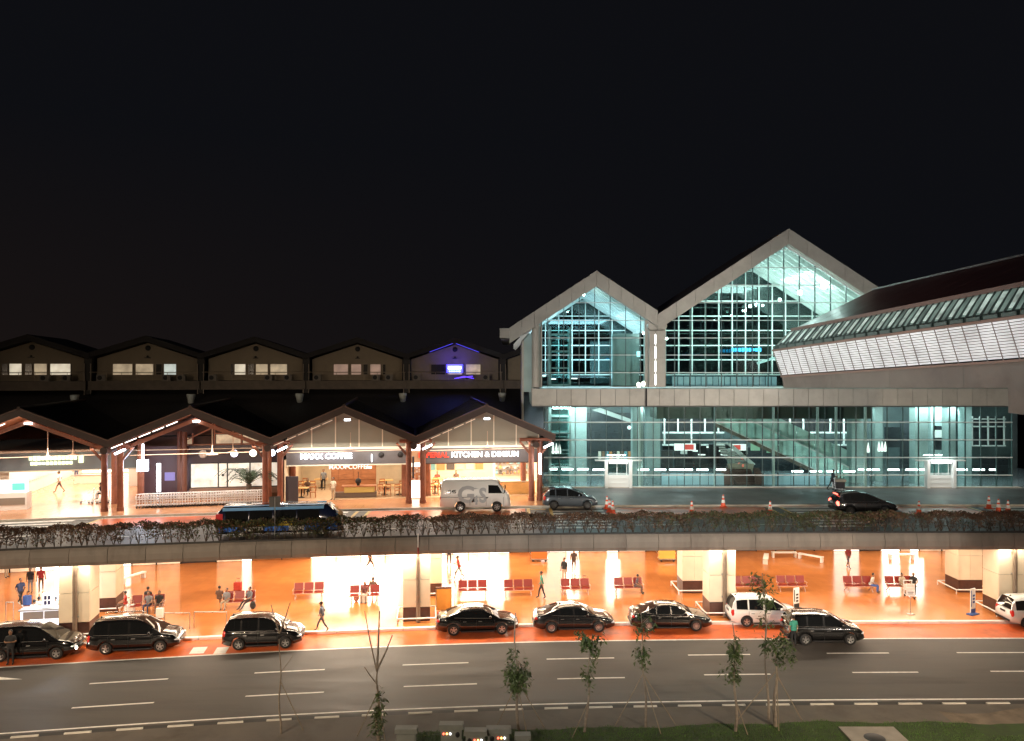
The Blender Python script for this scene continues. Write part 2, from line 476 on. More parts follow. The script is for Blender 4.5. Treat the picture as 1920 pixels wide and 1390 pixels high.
# upper road surface: red bays between zebra crossings beside the far kerb
def bay(px0, px1, m, o0=9.1, o1=12.3, z=ZD + .004, name='red_bay'):
    xa = G(px0, 960, ZD).x; xb = G(px1, 960, ZD).x
    return line(upper_o, name, xa, xb, o0, o1, z, m)
bay(-60, 5, M_red); bay(232, 600, M_red); bay(690, 985, M_red); bay(1140, 1445, M_red); bay(1690, 1835, M_red)
for a_, b_ in ((75, 190), (600, 655), (1035, 1132), (1480, 1570), (1860, 1960)):
    for k in range(8):
        o0 = 5.2 + k * .95
        bay(a_ , b_ , M_paint, o0, o0 + .45, ZD + .005, 'zebra_bar')
for px in (8, 70, 226, 668, 690, 988, 1030, 1450, 1474, 1838): bay(px, px + 6, M_ypaint, 9.0, 12.3, ZD + .006, 'bay_line')
for px0, px1 in ((14, 66), (995, 1025)):
    bay(px0, px1, M_ypaint, 9.6, 9.75, ZD + .007, 'box_line'); bay(px0, px1, M_ypaint, 11.8, 11.95, ZD + .007, 'box_line')
line(upper_o, 'edge_line', X0, X1, 3.35, 3.5, ZD + .005)
for k in range(12): line(upper_o, 'lane_dash', -48 + k * 8, -45 + k * 8, 6.0, 6.13, ZD + .005)
line(upper_o, 'edge_line', X0, X1, 12.3, 12.45, ZD + .008, M_paint)
pf = MB(); ribbon(pf, [(12.62, ZP), (46, ZP)], X0, 3.4, 1, M_tile_up)
ribbon(pf, [(12.55, ZD), (12.55, ZP), (12.62, ZP)], X0, 62, 1, M_kerb)
struct('upper_walkway', pf)
pf = MB(); ribbon(pf, [(12.62, ZP), (20.9, ZP)], 3.4, X1, 1, M_granite)
struct('granite_forecourt', pf)
# fascia: convex precast panels, one object each, pole bracket at one joint
fas = empty('deck_parapet', (0, 0, 0), 0, 'long precast concrete parapet edging the elevated road', 'parapet')
prof = [(2.98, 4.36), (2.80, 4.40), (2.70, 4.62), (2.70, 4.95), (2.76, 5.25), (2.86, 5.42), (3.1, 5.42), (3.1, 4.36)]
for k in range(33):
    xa = -32.5 + k * 1.97; xb = xa + 1.945
    q = MB(); n = len(prof); vs = [(x, C(x) + o, z) for x in (xa, xb) for (o, z) in prof]
    fs = [(i, i + n, (i + 1) % n + n, (i + 1) % n) for i in range(n)] + [tuple(range(n)), tuple(range(2 * n - 1, n - 1, -1))]
    q.add(vs, fs, M_fascia); q.build('parapet_panel', fas)
q = MB(); ribbon(q, [(2.9, 4.38), (2.9, 5.40)], -34, 34, 1, M_dark); q.build('joint_backing', fas)
q = MB()
ribbon(q, [(2.74, 5.42), (2.74, 5.52), (2.84, 5.52), (2.84, 5.42)], -34, 34, 1, mat('dark_channel', (.03, .03, .03), .6)); q.build('coping_rail', fas)
# ceiling lamps over the concourse
M_lampW = lamp_mat('lamp_warm', (1, .80, .55), 9)
WARM = (1.0, .80, .56)
ctr = None
for r_, off in enumerate((6.2, 10.8, 15.5, 19.2)):
    for k in range(10):
        x = -33 + k * 7.2
        loc = L(x, off, 4.52)
        if ctr is None:
            ctr = empty('ceiling_light', loc, 0, 'recessed warm strip light in the ceiling of the lower concourse', 'ceiling light', 'lights in the ceiling over the lower concourse')
            q = MB(); q.box((0, 0, 0), (2.4, .5, .05), M_wmetal); q.build('lamp_housing', ctr)
            q = MB(); q.box((0, 0, -.035), (2.3, .4, .02), M_lampW); q.build('diffuser', ctr)
            o = ctr
        else:
            o = copy_tree(ctr); o.location = loc
        o.rotation_euler.z = heading(x)
for k, (x, pw) in enumerate(((-34, 1000), (-26, 1300), (-18.5, 1100), (-11, 2300), (-4, 2300), (4, 1300), (12, 1300), (20, 1300), (28, 1300), (36, 900))):
    hd = heading(x)
    area('concourse_light', L(x, 8.2, 4.45), (6.6, .7), pw * .20, WARM, (0, 0, hd))
    area('concourse_front_light', L(x, 3.32, 4.42), (7.2, .35), pw * .25, (1, .84, .64), (R(-8), 0, hd))
    area('concourse_light', L(x, 15.5, 4.45), (6.6, .8), pw * .20, WARM, (0, 0, hd))
# hedge along the parapet
rg = random.Random(11)
M_leafH = mat('hedge_leaf', (.12, .065, .038), .55, var=.45, scale=1.2, detail=3)
M_leafH2 = mat('hedge_leaf_green', (.06, .07, .025), .6, var=.4, scale=2)
M_twig = mat('hedge_twig', (.055, .04, .03), .8)
hs = MB(); hl = MB(); lv = []; lf = []; lv2 = []; lf2 = []
for k in range(150):
    x = -33 + k * .445 + rg.uniform(-.1, .1); b = L(x, 3.55 + rg.uniform(-.12, .12), 5.3)
    for t in range(rg.randint(3, 5)):
        e = b + Vector((rg.uniform(-.35, .35), rg.uniform(-.15, .15), rg.uniform(.7, 1.15)))
        mid = b.lerp(e, .5) + Vector((rg.uniform(-.06, .06), 0, 0))
        hs.tube([b, mid, e], [.022, .015, .006], M_twig, 4, cap=False)
        for u in range(3):
            s0 = b.lerp(e, rg.uniform(.3, .8)); s1 = s0 + Vector((rg.uniform(-.25, .25), rg.uniform(-.15, .15), rg.uniform(.1, .35)))
            hs.tube([s0, s1], [.009, .004], M_twig, 3, cap=False)
for i in range(56000):
    x = rg.uniform(-33.3, 33.3)
    top = 1.22 + .07 * math.sin(x * 1.7) + .05 * math.sin(x * 4.1) + .03 * math.sin(x * 9.7)
    u = rg.random(); z = top * (1 - .78 * u ** 1.5) + rg.gauss(0, .03)
    clump = math.sin(x * 5.3 + 2 * math.sin(x * 1.9)) * .5 + .5
    if u > .50 and rg.random() > .10 + .45 * clump: continue
    c = L(x, 3.55 + rg.uniform(-.33, .33), 5.3 + z)
    if math.sin(x * .83) + math.sin(x * 2.3 + 1) > 1.55 and rg.random() < .6: continue
    s_ = rg.uniform(.045, .085); a = Vector((rg.gauss(0, 1), rg.gauss(0, 1), rg.gauss(0, .7))).normalized() * s_
    b2 = a.cross(Vector((rg.gauss(0, 1), rg.gauss(0, 1), rg.gauss(0, 1)))).normalized() * s_ * .62
    V, Fc = (lv, lf) if (math.sin(x * .21 + 1.3) + rg.gauss(0, .7)) > -.5 else (lv2, lf2)
    kk = len(V); V += [c - a, c - b2, c + a, c + b2]; Fc.append((kk, kk + 1, kk + 2, kk + 3))
hl.add(lv, lf, M_leafH); hl.add(lv2, lf2, M_leafH2)
hedge = hl.build('hedge', label='clipped reddish hedge running along the top of the parapet', cat='hedge', kind='stuff')
hs.build('hedge_stem', hedge, kind='stuff')
# ================================================================ concourse columns
M_colp = mat('column_panel', (.78, .68, .52), .28, var=.05, scale=1.5, rnd=.05)
M_colb = mat('column_base', (.075, .035, .028), .3, var=.2, scale=4)
M_pipe = mat('drain_pipe', (.20, .15, .11), .45, var=.15, scale=3)
def column(x, off, label, pipe):
    p = L(x, off, .14); hd = heading(x)
    r = empty('concourse_column', p, hd, label, 'column', 'square panelled columns in the lower concourse')
    q = MB(); q.box((0, 0, .42), (1.62, 1.62, .84), M_colb); q.build('base_cladding', r)
    for z0, z1 in ((.86, 2.5), (2.52, 4.36)):
        for (cx, cy, wx, wy) in ((-.405, -.79, .80, .06), (.405, -.79, .80, .06), (-.405, .79, .80, .06), (.405, .79, .80, .06)):
            q = MB(); q.box((cx, cy, (z0 + z1) / 2), (wx, wy, z1 - z0 - .01), M_colp); q.build('panel', r)
        for sx in (-1, 1):
            q = MB(); q.box((sx * .79, 0, (z0 + z1) / 2), (.06, 1.50, z1 - z0 - .01), M_colp); q.build('panel', r)
    q = MB(); q.box((0, 0, 2.6), (1.5, 1.5, 3.5), M_conc); q.build('core', r)
    q = MB()
    pts = [(-1.15, -1.15), (1.15, -1.15), (1.15, 1.15), (-1.15, 1.15)]
    for i in range(4):
        a, b = pts[i], pts[(i + 1) % 4]
        q.tube([(*a, .28), (*b, .28)], .045, M_white, 8)
        q.tube([(*a, 0), (*a, .28)], .035, M_white, 6)
    q.build('guard_rail', r)
    if pipe:
        q = MB(); q.tube([(.1, -.98, .02), (.1, -.98, 4.36)], .13, M_pipe, 12); q.build('drain_pipe', r)
        q = MB()
        for z in (1.2, 2.6, 3.9): q.box((.1, -.90, z), (.34, .10, .06), M_steel)
        q.build('pipe_clip', r)
    return r
column(-25.0, 4.5, 'column with drain pipe beside the white information desk', True)
column(-5.85, 4.5, 'brightly lit column with drain pipe left of the orange board', True)
column(13.0, 4.5, 'column with drain pipe behind the tail of the white minivan', True)
column(31.0, 4.5, 'column with drain pipe nearest the right end of the concourse', True)
column(-25.9, 9.3, 'rear column standing behind the leftmost piped column', False)
column(-5.6, 9.6, 'rear column hidden behind the brightly lit piped column', False)
column(12.4, 9.3, 'rear column left of the white minivan and its piped column', False)
column(31.3, 9.3, 'rear column behind the standing blue banner at right', False)

# ---------------------------------------------------------------- back wall of the concourse: lit doors and dark shop bays
bw = empty('terminal_wall', (0, 0, 0), 0, 'ground floor terminal frontage with lit glass doors behind the concourse', 'wall')
M_glowA = mat('lit_shopfront', (.8, .8, .8), .5, emit=(1, .88, .70), es=4.5, var=.1, scale=1.5, evar=.35)
M_glowB = mat('lit_shopfront_dim', (.8, .7, .6), .5, emit=(1, .70, .42), es=.5, var=.1, scale=1.5, evar=.4)
M_wood = mat('brown_wall', (.30, .14, .06), .4, var=.2, scale=2)
segs = [(-46, -36, 'dim'), (-36, -29.5, 'lit'), (-29.5, -26, 'dim'), (-26, -23.4, 'dark'), (-23.4, -21.5, 'dim'), (-21.5, -20.7, 'lit'), (-20.7, -16.2, 'wood'),
        (-16.2, -8.4, 'lit'), (-8.4, -7, 'dim'), (-7, -.2, 'lit'), (-.2, 1.6, 'wood'), (1.6, 2.4, 'dark'), (2.4, 4.5, 'lit2'), (4.5, 5.6, 'lit'), (5.6, 7.9, 'dim'), (7.9, 8.9, 'lit'), (8.9, 11.2, 'dim'),
        (11.2, 16.5, 'wood'), (16.5, 20.5, 'dark'), (20.5, 27, 'wood'), (27, 29.2, 'lit2'), (29.2, 31, 'dark'), (31, 32.6, 'lit'), (32.6, 33.4, 'dim'), (33.4, 34.2, 'lit'), (34.2, 38, 'dim'), (38, 46, 'wood')]
mm = {'lit': M_glowA, 'lit2': mat('lit_counter', (.8, .8, .8), .5, emit=(1, .93, .85), es=2.2), 'dim': M_glowB, 'wood': M_wood, 'dark': mat('dark_shutter', (.05, .045, .045), .4, var=.2)}
for xa, xb, k in segs:
    n = max(1, int((xb - xa) / 1.6))
    for i in range(n):
        a = xa + (xb - xa) * i / n + .04; b = xa + (xb - xa) * (i + 1) / n - .04
        q = MB(); ribbon(q, [(20.6, .16), (20.6, 4.5)], a, b, 3, mm[k]); q.build('door_pane' if k.startswith('lit') else 'wall_panel', bw)
        q = MB(); q.bar((a - .04, C(a) + 20.56, .14), (a - .04, C(a) + 20.56, 4.5), .08, .08, M_wmetal if k.startswith('lit') else M_dark); q.build('frame_post', bw)
for (x, pw) in ((-12.3, 800), (-3.6, 480), (5.0, 90), (8.4, 90), (-33, 200), (31.8, 90), (33.8, 90)):
    area('shopfront_light', L(x, 20.2, 2.4), (6 if pw > 300 else 1.2, 3.4), pw, (1, .88, .72), (R(-90), 0, 0))
# ================================================================ gabled canopy halls on the upper level
M_post = mat('oxide_post', (.27, .095, .055), .42, var=.14, scale=2.5, dirt=(.19, .068, .04), dscale=2)
M_beam = mat('brown_beam', (.062, .032, .025), .5, var=.2, scale=2, dirt=(.045, .025, .02), dscale=1)
M_soff = mat('timber_soffit', (.36, .15, .09), .5, var=.15, scale=2, stretch=(6, 1, 1))
M_roof = mat('dark_roof_tile', (.020, .017, .018), .75, var=.3, scale=4, bump=.5, bscale=14)
M_infill = mat('infill_panel', (.25, .25, .205), .5, var=.05, scale=1, rnd=.06)
M_mull = mat('cream_mullion', (.70, .66, .55), .4)
M_board = mat('sign_fascia', (.11, .105, .115), .45, var=.1, scale=2)
M_boardg = mat('sign_fascia_grey', (.20, .24, .27), .5, var=.08, scale=1)
M_strip = lamp_mat('strip_lamp', (1, .90, .78), 4)
M_strip2 = lamp_mat('strip_lamp_cool', (.92, .96, 1), 9)
M_pend = mat('pendant_metal', (.55, .40, .30), .4, var=.05)
WARM2 = (1, .86, .69)
BX = [-38.6, -28.0, -17.35, -7.15, 3.1]
OFFU = 14.5
def unit_frame(i):
    xa, xb = BX[i], BX[i + 1]
    a = Vector((xa, C(xa) + OFFU, ZP)); b = Vector((xb, C(xb) + OFFU + (.5 if i == 3 else 0), ZP))
    return (a + b) / 2, math.atan2(b.y - a.y, b.x - a.x), (b - a).length
RIDGE = 7.2; EAVE = 4.95
UL = ['open gabled hall with yellow lit sign at the far left', 'gabled hall with round lit portholes above a window row',
      'gabled hall of the coffee shop with white glowing sign', 'gabled hall of the imperial kitchen restaurant']
def tube_post(q, x, y, z0, z1, r, m): q.tube([(x, y, z0), (x, y, z1)], r, m, 12)
units = []
for i in range(4):
    c, rz, w = unit_frame(i); h = w / 2
    u = empty('gabled_hall', c, rz, UL[i], 'hall', 'gabled halls along the upper walkway'); units.append(u)
    sl = (RIDGE - EAVE) / h
    # roof slopes: slab with tile courses on top
    for s in (-1, 1):
        q = MB(); y0, y1 = -1.0, 15
        pts = [(0, RIDGE), (s * h, EAVE), (s * h, EAVE - .22), (0, RIDGE - .22)]
        if s > 0: pts = pts[::-1]
        q.prism(pts, y0, y1, M_roof)
        q.build('roof_slope', u)
        q = MB(); q.prism([(0, RIDGE - .225), (s * (h - .01), EAVE - .225), (s * (h - .01), EAVE - .27), (0, RIDGE - .27)], y0 + .25, y1 - .1, M_soff); q.build('soffit_boarding', u)
        q = MB()
        for k in range(40):
            y = y0 + .4 + k * .36; q.bar((s * .1, y, RIDGE + .01 - .1 * sl), (s * (h - .1), y, EAVE + .04), .06, .05, M_roof)
        q.build('tile_course', u, kind='stuff')
        q = MB(); q.prism([(0, RIDGE + .06), (s * h, EAVE + .06), (s * h, EAVE - .42), (0, RIDGE - .42)], y0 - .14, y0, M_beam)
        q.prism([(0, RIDGE + .14), (s * h, EAVE + .14), (s * h, EAVE + .06), (0, RIDGE + .06)], y0 - .20, y0 + .1, mat('verge_trim', (.17, .09, .065), .5, var=.1)); q.build('barge_board', u)
        q = MB(); q.prism([(0, RIDGE - .75), (s * (h - .3), EAVE - .62), (s * (h - .3), EAVE - .9), (0, RIDGE - 1.03)], .2, .42, M_soff)
        if i < 2: q.build('rafter', u)
    # strip lamps in the slot under the left verge
    n = 5
    for k in range(n):
        t0 = .16 + k * .165; t1 = t0 + .135
        if i == 0 and k > 3: continue
        a = Vector((-h * t0, -1.02, RIDGE - .56 - (RIDGE - EAVE) * t0)); b = Vector((-h * t1, -1.02, RIDGE - .56 - (RIDGE - EAVE) * t1))
        q = MB(); q.bar(a, b, .07, .055, M_strip if i < 2 else lamp_mat('strip_lamp_low', (1, .8, .6), .45)); q.build('strip_light', u)
    q = MB(); q.tube([(0, -1.2, RIDGE + .12), (0, 15, RIDGE + .12)], .12, M_beam, 8); q.build('ridge_cap', u)
    q = MB(); q.box((.15, .1, RIDGE - .98), (.42, .25, .13), M_strip2); q.build('ridge_lamp', u)
    # posts at the valley on the left edge (pair) with bracket arms and log beams
    pairs = [(-h, 0)] + ([(h - 1.35, 0)] if i == 3 else [])
    for (px, _) in pairs:
        for dx in ((-.52, .52) if px < 0 else (-.3, .34)):
            q = MB(); tube_post(q, px + dx, 0, 0, 4.55, .21, M_post)
            q.tube([(px + dx, 0, 0), (px + dx, 0, .25)], .25, M_post, 12); q.build('post', u)
            q = MB(); q.bar((px + dx, 0, 3.4), (px + dx + (.9 if dx > 0 else -.9), -.1, 4.5), .12, .16, M_post); q.build('bracket', u)
        for dx in ((-.85, .95) if px < 0 else (-.45,)):
            q = MB(); tube_post(q, px + dx, 3.2, 0, 4.75, .24, M_post); q.build('post', u)
        q = MB(); q.tube([(px - .15, -1.3, 4.35), (px - .15, 14, 4.35)], .25, M_beam, 12); q.build('log_beam', u)
        q = MB(); q.tube([(px - 1.2, -.02, 4.62), (px + 1.2, -.02, 4.62)], .13, M_post, 10); q.build('cross_beam', u)
        q = MB(); q.bar((px + .5, -1.0, 4.1), (px + 1.15, -1.15, 4.42), .24, .12, M_strip2); q.build('floodlight', u)
    # tie rods and pendants
    q = MB(); q.tube([(-h + .5, 1.2, 3.75), (h - .5, 1.2, 3.85)], .028, M_pend, 5); q.tube([(-h + .5, 2.6, 3.98), (h - .5, 2.6, 4.0)], .028, M_pend, 5); q.build('tie_rod', u)
    if i < 2:
        for dx, y in ((1.0, 1.2), (2.2, 2.6)):
            q = MB(); q.tube([(dx, y, 6.4 - abs(dx) * sl), (dx, y, 4.1)], .03, M_pend, 6)
            q.lathe([(.04, .42), (.07, .2), (.16, .1), (.42, .02), (.44, 0), (.0, .0)], M_pend, 14, (dx, y, 3.72)); q.build('pendant', u)
    if i >= 2:
        y = 2.1
        bot = 4.02; hw = h - .75
        xs = [-hw, -hw + 2 * hw * .2, -hw + 2 * hw * .4, -hw + 2 * hw * .6, -hw + 2 * hw * .8, hw]
        zt = lambda x: RIDGE - .28 - abs(x) * sl
        for k in range(5):
            a, b = xs[k] + .04, xs[k + 1] - .04
            poly = [(a, bot), (b, bot), (b, zt(b))] + ([(0, zt(0))] if a < 0 < b else []) + [(a, zt(a))]
            q = MB(); q.prism(poly, y, y + .1, M_infill); q.build('gable_panel', u)
        for x in xs:
            q = MB(); q.bx(x - .04, x + .04, y - .05, y + .12, bot, zt(x) - .02, M_mull); q.build('mullion', u)
        q = MB(); q.bx(-hw - .1, hw + .1, y - .09, y + .14, bot - .16, bot - .002, M_mull); q.build('gable_sill', u)
        for dx in (.3,):
            q = MB(); q.tube([(dx, 1.2, 4.0), (dx, 1.2, 5.2)], .02, M_pend, 5); q.lathe([(.03, .2), (.10, .08), (.34, .02), (.0, .0)], M_pend, 12, (dx, 1.2, 3.95)); q.build('pendant', u)
    # lights under the canopy
    T = u.matrix_basis if False else Matrix.Translation(c) @ Matrix.Rotation(rz, 4, 'Z')
    pw = (520, 620, 480, 480)[i]
    area('canopy_light', T @ Vector((0, .6, 4.4)), (8.5, 1.6), pw, WARM2, (0, 0, rz))
    area('canopy_uplight', T @ Vector((0, 1.0, 4.0)), (7, .6), (60, 55, 26, 26)[i], WARM2, (R(180), 0, rz))
    area('canopy_front_light', T @ Vector((-h + .9, -1.2, 4.35)), (.5, .3), 90, (1, .9, .8), (R(-25), 0, rz))
def T_(i):
    c, rz, w = unit_frame(i); return Matrix.Translation(c) @ Matrix.Rotation(rz, 4, 'Z')

# ---------------------------------------------------------------- unit 0: passage under a grey sign board
u = units[0]; c, rz, w = unit_frame(0); h = w / 2
M_warmwall = mat('cream_wall', (.78, .70, .58), .5, var=.05)
q = MB(); q.bx(-h - 6, h + 1.4, 5.6, 5.9, 2.35, 3.75, M_boardg); q.build('sign_board', u)
q = MB(); q.bx(-h - 6, h + 1.4, 5.52, 5.6, 2.26, 2.35, M_mull); q.bx(-h - 6, h - .6, 5.52, 5.9, 3.75, 3.83, M_mull); q.build('board_trim', u)
M_ysign = lamp_mat('yellow_lettering', (.97, 1, .55), 2.6)
me = glow_marks(12, 3.3, .34, M_ysign, 1); o = obj('lettering', me, u, (.0, 5.54, 3.25))
me = glow_marks(11, 2.9, .24, M_ysign, 2); o = obj('lettering', me, u, (-.1, 5.54, 2.86))
q = MB(); q.bx(1.75, 2.05, 5.50, 5.56, 2.85, 3.4, M_ysign); q.build('sign_emblem', u)
q = MB(); q.bx(-h - 6, -3.2, 6.2, 22, 0, 3.59, M_warmwall); q.build('side_wall', u)
q = MB(); q.bx(h + 1.2, h + 1.39, 5.95, 22, 0, 3.59, M_warmwall); q.build('side_wall', u)
q = MB(); q.bx(-3.19, -3.15, 6.3, 22, .9, 1.0, M_steel); q.build('wall_rail', u)
q = MB(); q.bx(-3.2, h + 1, 22, 22.2, 0, 4, M_warmwall); q.build('back_wall', u)
q = MB(); q.bx(-h - 6, h + 1.4, 5.9, 22.2, 3.6, 3.75, M_white); q.build('ceiling', u)
q = MB(); q.bx(3.6, h + 1.2, 12.5, 12.7, 0, 3.4, mat('inner_panel', (.6, .55, .5), .4)); q.build('inner_partition', u)
for k in range(5):
    q = MB(); q.bx(-2.6 + k * 1.45, -1.25 + k * 1.45, 21.9, 21.98, .1, 2.6, mat('lit_inner', (.8, .8, .8), .5, emit=(1, .93, .82), es=2.2, evar=.5, var=.1, scale=2)); q.build('inner_door', u)
q = MB(); q.bx(-1.3, .9, 15, 15.15, .0, .7, M_warmwall); q.bx(-1.5, 1.2, 14.9, 15.2, .7, .76, M_steel); q.build('counter', u)
T = T_(0)
area('passage_light', T @ Vector((0, 9, 3.5)), (7, 6), 900, (1, .88, .74), (0, 0, rz))
area('passage_light', T @ Vector((0, 17, 3.5)), (7, 7), 900, (1, .90, .78), (0, 0, rz))
area('passage_light', T @ Vector((-9, 4.0, 3.9)), (3, 2), 260, (1, .9, .8), (0, 0, rz))

# ---------------------------------------------------------------- unit 1: dark wall with portholes and window row
u = units[1]; c, rz, w = unit_frame(1); h = w / 2
M_dkwall = mat('dark_aubergine_wall', (.035, .022, .034), .4, var=.1)
M_wglow = mat('lit_window_pane', (.6, .6, .6), .3, emit=(1, .90, .74), es=.50, var=.2, scale=1.3, evar=.45)
q = MB(); q.bx(-1.35, h, 4.6, 4.8, 2.72, 4.05, M_dkwall); q.build('porthole_wall', u)
q = MB(); q.bx(-1.35, h, 4.55, 4.8, .3, .78, mat('sill_wall', (.25, .16, .12), .5, var=.1)); q.build('sill_wall', u)
xs = [-1.3, .65, 1.35, 3.05, h - .02] if False else [-1.3, .75, 1.42, 3.1, 5.2]
for k in range(4):
    q = MB(); q.bx(xs[k] + .05, xs[k + 1] - .05, 4.66, 4.7, .84, 2.66, M_wglow); q.build('window_pane', u)
    q = MB(); q.bx(xs[k] - .04, xs[k] + .04, 4.6, 4.72, .8, 2.7, M_dark); q.build('window_post', u)
q = MB(); q.bx(-1.35, 5.25, 4.58, 4.74, .78, .84, M_dark); q.bx(-1.35, 5.25, 4.58, 4.74, 2.66, 2.72, M_dark); q.build('window_rail', u)
q = MB(); q.lathe([(0, 0), (.1, 0)], M_dark, 12, (1.09, 4.64, 1.75), 'Y'); q.build('door_knob', u)
for k, (dx, col, es) in enumerate(((-.35, (.6, .45, .35), .5), (2.0 - .05, (.75, .72, 1), 5), (3.0 + .35, (1, .9, .65), 4.5), (4.75, (.7, .8, 1), 6))):
    pm = lamp_mat('porthole_glow_%d' % k, col, es)
    q = MB(); q.lathe([(0, -.02), (.27, -.02), (.27, .02)], pm, 20, (dx, 4.57, 3.42), 'Y'); o = q.build('porthole', u)
    q = MB(); q.lathe([(.27, -.04), (.32, -.04), (.32, .04), (.27, .04)], M_steel, 20, (dx, 4.57, 3.42), 'Y'); q.build('porthole_rim', o)
# glazed gable behind and bracing
for a, b in (((-2.3, 5.0, 4.15), (0.4, 5.0, 5.5)), ((.4, 5.0, 4.1), (.4, 5.0, 6.2)), ((.4, 5, 4.95), (3.2, 5, 4.95)), ((2.4, 5, 4.1), (2.4, 5, 5.7)), ((3.9, 5, 4.1), (3.9, 5, 5.0)), ((-2.3, 5, 4.1), (4.6, 5, 4.1)), ((-1.2, 5, 4.1), (-1.2, 5, 5.0))):
    q = MB(); q.bar(a, b, .1, .1, M_soff); q.build('gable_brace', u)
for x0, x1, z1 in ((-2.1, -1.3, 4.62), (.5, 2.35, 4.85), (2.5, 3.85, 4.8), (3.95, 4.6, 4.4)):
    q = MB(); q.bx(x0, x1, 5.1, 5.14, 4.16, z1, mat('gable_glow', (.5, .4, .3), .5, emit=(1, .78, .5), es=.42, evar=.4, scale=2, var=.1)); q.build('gable_pane', u)
q = MB(); q.prism([(-h, 0), (h, 0), (h, EAVE - .35), (0, RIDGE - .35), (-h, EAVE - .35)], 6.6, 6.8, mat('back_brown', (.10, .05, .04), .6, var=.2)); q.build('inner_wall', u)
q = MB(); q.bx(-h + .2, -1.4, 5.2, 5.4, 0, 4.0, mat('aubergine_panel', (.07, .035, .05), .5)); q.build('side_partition', u)
for dx, y in ((-2.0, 4.4), (-1.55, 3.9)):
    q = MB(); tube_post(q, dx, y, 0, 5.2, .2, mat('dark_oxide_post', (.13, .05, .035), .5)); q.build('post', u)
q = MB(); q.bx(-h + 1.15, -h + 1.85, 1.6, 1.9, 2.55, 3.35, lamp_mat('blue_white_box', (.62, .8, 1), 14)); q.build('lit_sign_box', u)
q = MB(); q.bar((-h + 1.5, 1.8, 3.35), (-h + 1.5, 1.8, 4.5), .1, .1, M_strip2); q.build('tube_lamp', u)
q = MB(); q.bx(-h + 2.05, -h + 2.32, 3.2, 3.3, .8, 2.9, M_strip2); q.bx(-h + 3.75, -h + 3.88, 4.0, 4.1, .8, 2.9, M_strip2); q.build('lit_column_edge', u)
q = MB(); q.bx(-h + 2.6, -h + 3.3, 3.3, 3.42, 1.6, 2.2, mat('purple_screen', (.1, .1, .2), .3, emit=(.35, .28, .8), es=.5)); q.build('notice_screen', u)
area('sign_glow', T_(1) @ Vector((-h + 1.5, 1.4, 2.9)), (.7, .7), 60, (.5, .7, 1), (R(-90), 0, rz))
area('porthole_light', T_(1) @ Vector((2.5, 4.0, 3.0)), (4, .3), 40, (1, .9, .8), (R(-60), 0, rz))

# ---------------------------------------------------------------- unit 2 and 3: shops
M_warmw = mat('shop_wall_cream', (.75, .62, .45), .5, var=.1, scale=1.2)
M_shopfl = mat('shop_floor', (.55, .38, .24), .25, var=.1)
M_shopwood = mat('shop_panelling', (.33, .13, .055), .4, var=.2, scale=2.5, stretch=(1, 1, 4))
M_ctr = mat('counter_wood', (.70, .42, .16), .4, var=.12, scale=2, stretch=(1, 1, 5))
for i in (2, 3):
    u = units[i]; c, rz, w = unit_frame(i); h = w / 2; hw = h - .75
    q = MB(); q.bx(-hw - .1, hw + .1, 2.0, 2.3, 2.72, 3.84, M_board); q.build('sign_board', u)
    q = MB(); q.bx(-hw - .1, hw + .1, 1.94, 2.0, 2.64, 2.72, M_mull if i == 2 else M_beam); q.build('board_trim', u)
    q = MB(); q.bx(-hw - .1, hw + .1, 10.4, 10.6, 0, 3.0, M_warmw); q.build('back_wall', u)
    for s in (-1, 1):
        q = MB(); q.bx(s * (hw + .15) - .1, s * (hw + .15) + .1, 2.1, 10.5, 0, 3.1, M_warmw if s < 0 or i == 3 else M_white); q.build('side_wall', u)
    q = MB(); q.bx(-hw, hw, 2.35, 10.4, 2.95, 3.05, M_white); q.build('ceiling', u)
    q = MB(); q.bx(-hw, hw, 2.2, 10.4, .004, .02, M_shopfl); q.build('shop_floor', u)
    area('shop_light', T_(i) @ Vector((0, 5.6, 2.9)), (8, 5.5), 480 if i == 2 else 1500, (1, .84, .62), (0, 0, rz))
    q = MB()
    for k in range(7):
        for j in range(2):
            q.lathe([(0, 0), (.13, 0)], M_lampW, 8, (-hw + .8 + k * 1.25, 3.4 + j * 3, 2.94))
    q.build('ceiling_lamp', u, kind='stuff')
# coffee shop
u = units[2]; c, rz, w = unit_frame(2); h = w / 2; hw = h - .75
M_wlet = lamp_mat('white_lettering', (.95, .97, 1), 3.5)
me = text_mb('MAXX COFFEE', .58, M_wlet, .08, bold=.012); obj('lettering', me, u, (-1.55, 1.93, 3.35))
me = text_mb('MAXX COFFEE', .46, lamp_mat('lettering_reflection', (1, .95, .9), .6), .04, bold=.004); obj('lettering', me, u, (.15, 1.9, 2.52))  # reflection of the sign, built as a second, dimmer glowing lettering
area('sign_glow', T_(2) @ Vector((-1.6, 1.6, 3.4)), (4, .5), 22, (.9, .95, 1), (R(90), 0, rz))
q = MB(); q.lathe([(0, -.03), (.3, -.03), (.3, .03)], M_wlet, 20, (1.85, 1.7, 3.2), 'X'); q.build('blade_sign', u)
for dx in (2.55, 4.0):
    q = MB(); q.lathe([(0, -.02), (.22, -.02), (.22, .02)], M_dark, 14, (dx, 1.98, 3.4), 'Y'); q.build('vent_cover', u)
q = MB(); q.bx(-1.6, 2.0, 6.2, 6.4, 0, 2.9, M_shopwood); q.build('wood_partition', u)
for k in range(6):
    q = MB(); q.bx(-1.56 + k * .59, -1.0 + k * .59, 6.14, 6.19, 1.0, 2.7, M_shopwood); q.build('wall_panel', u)
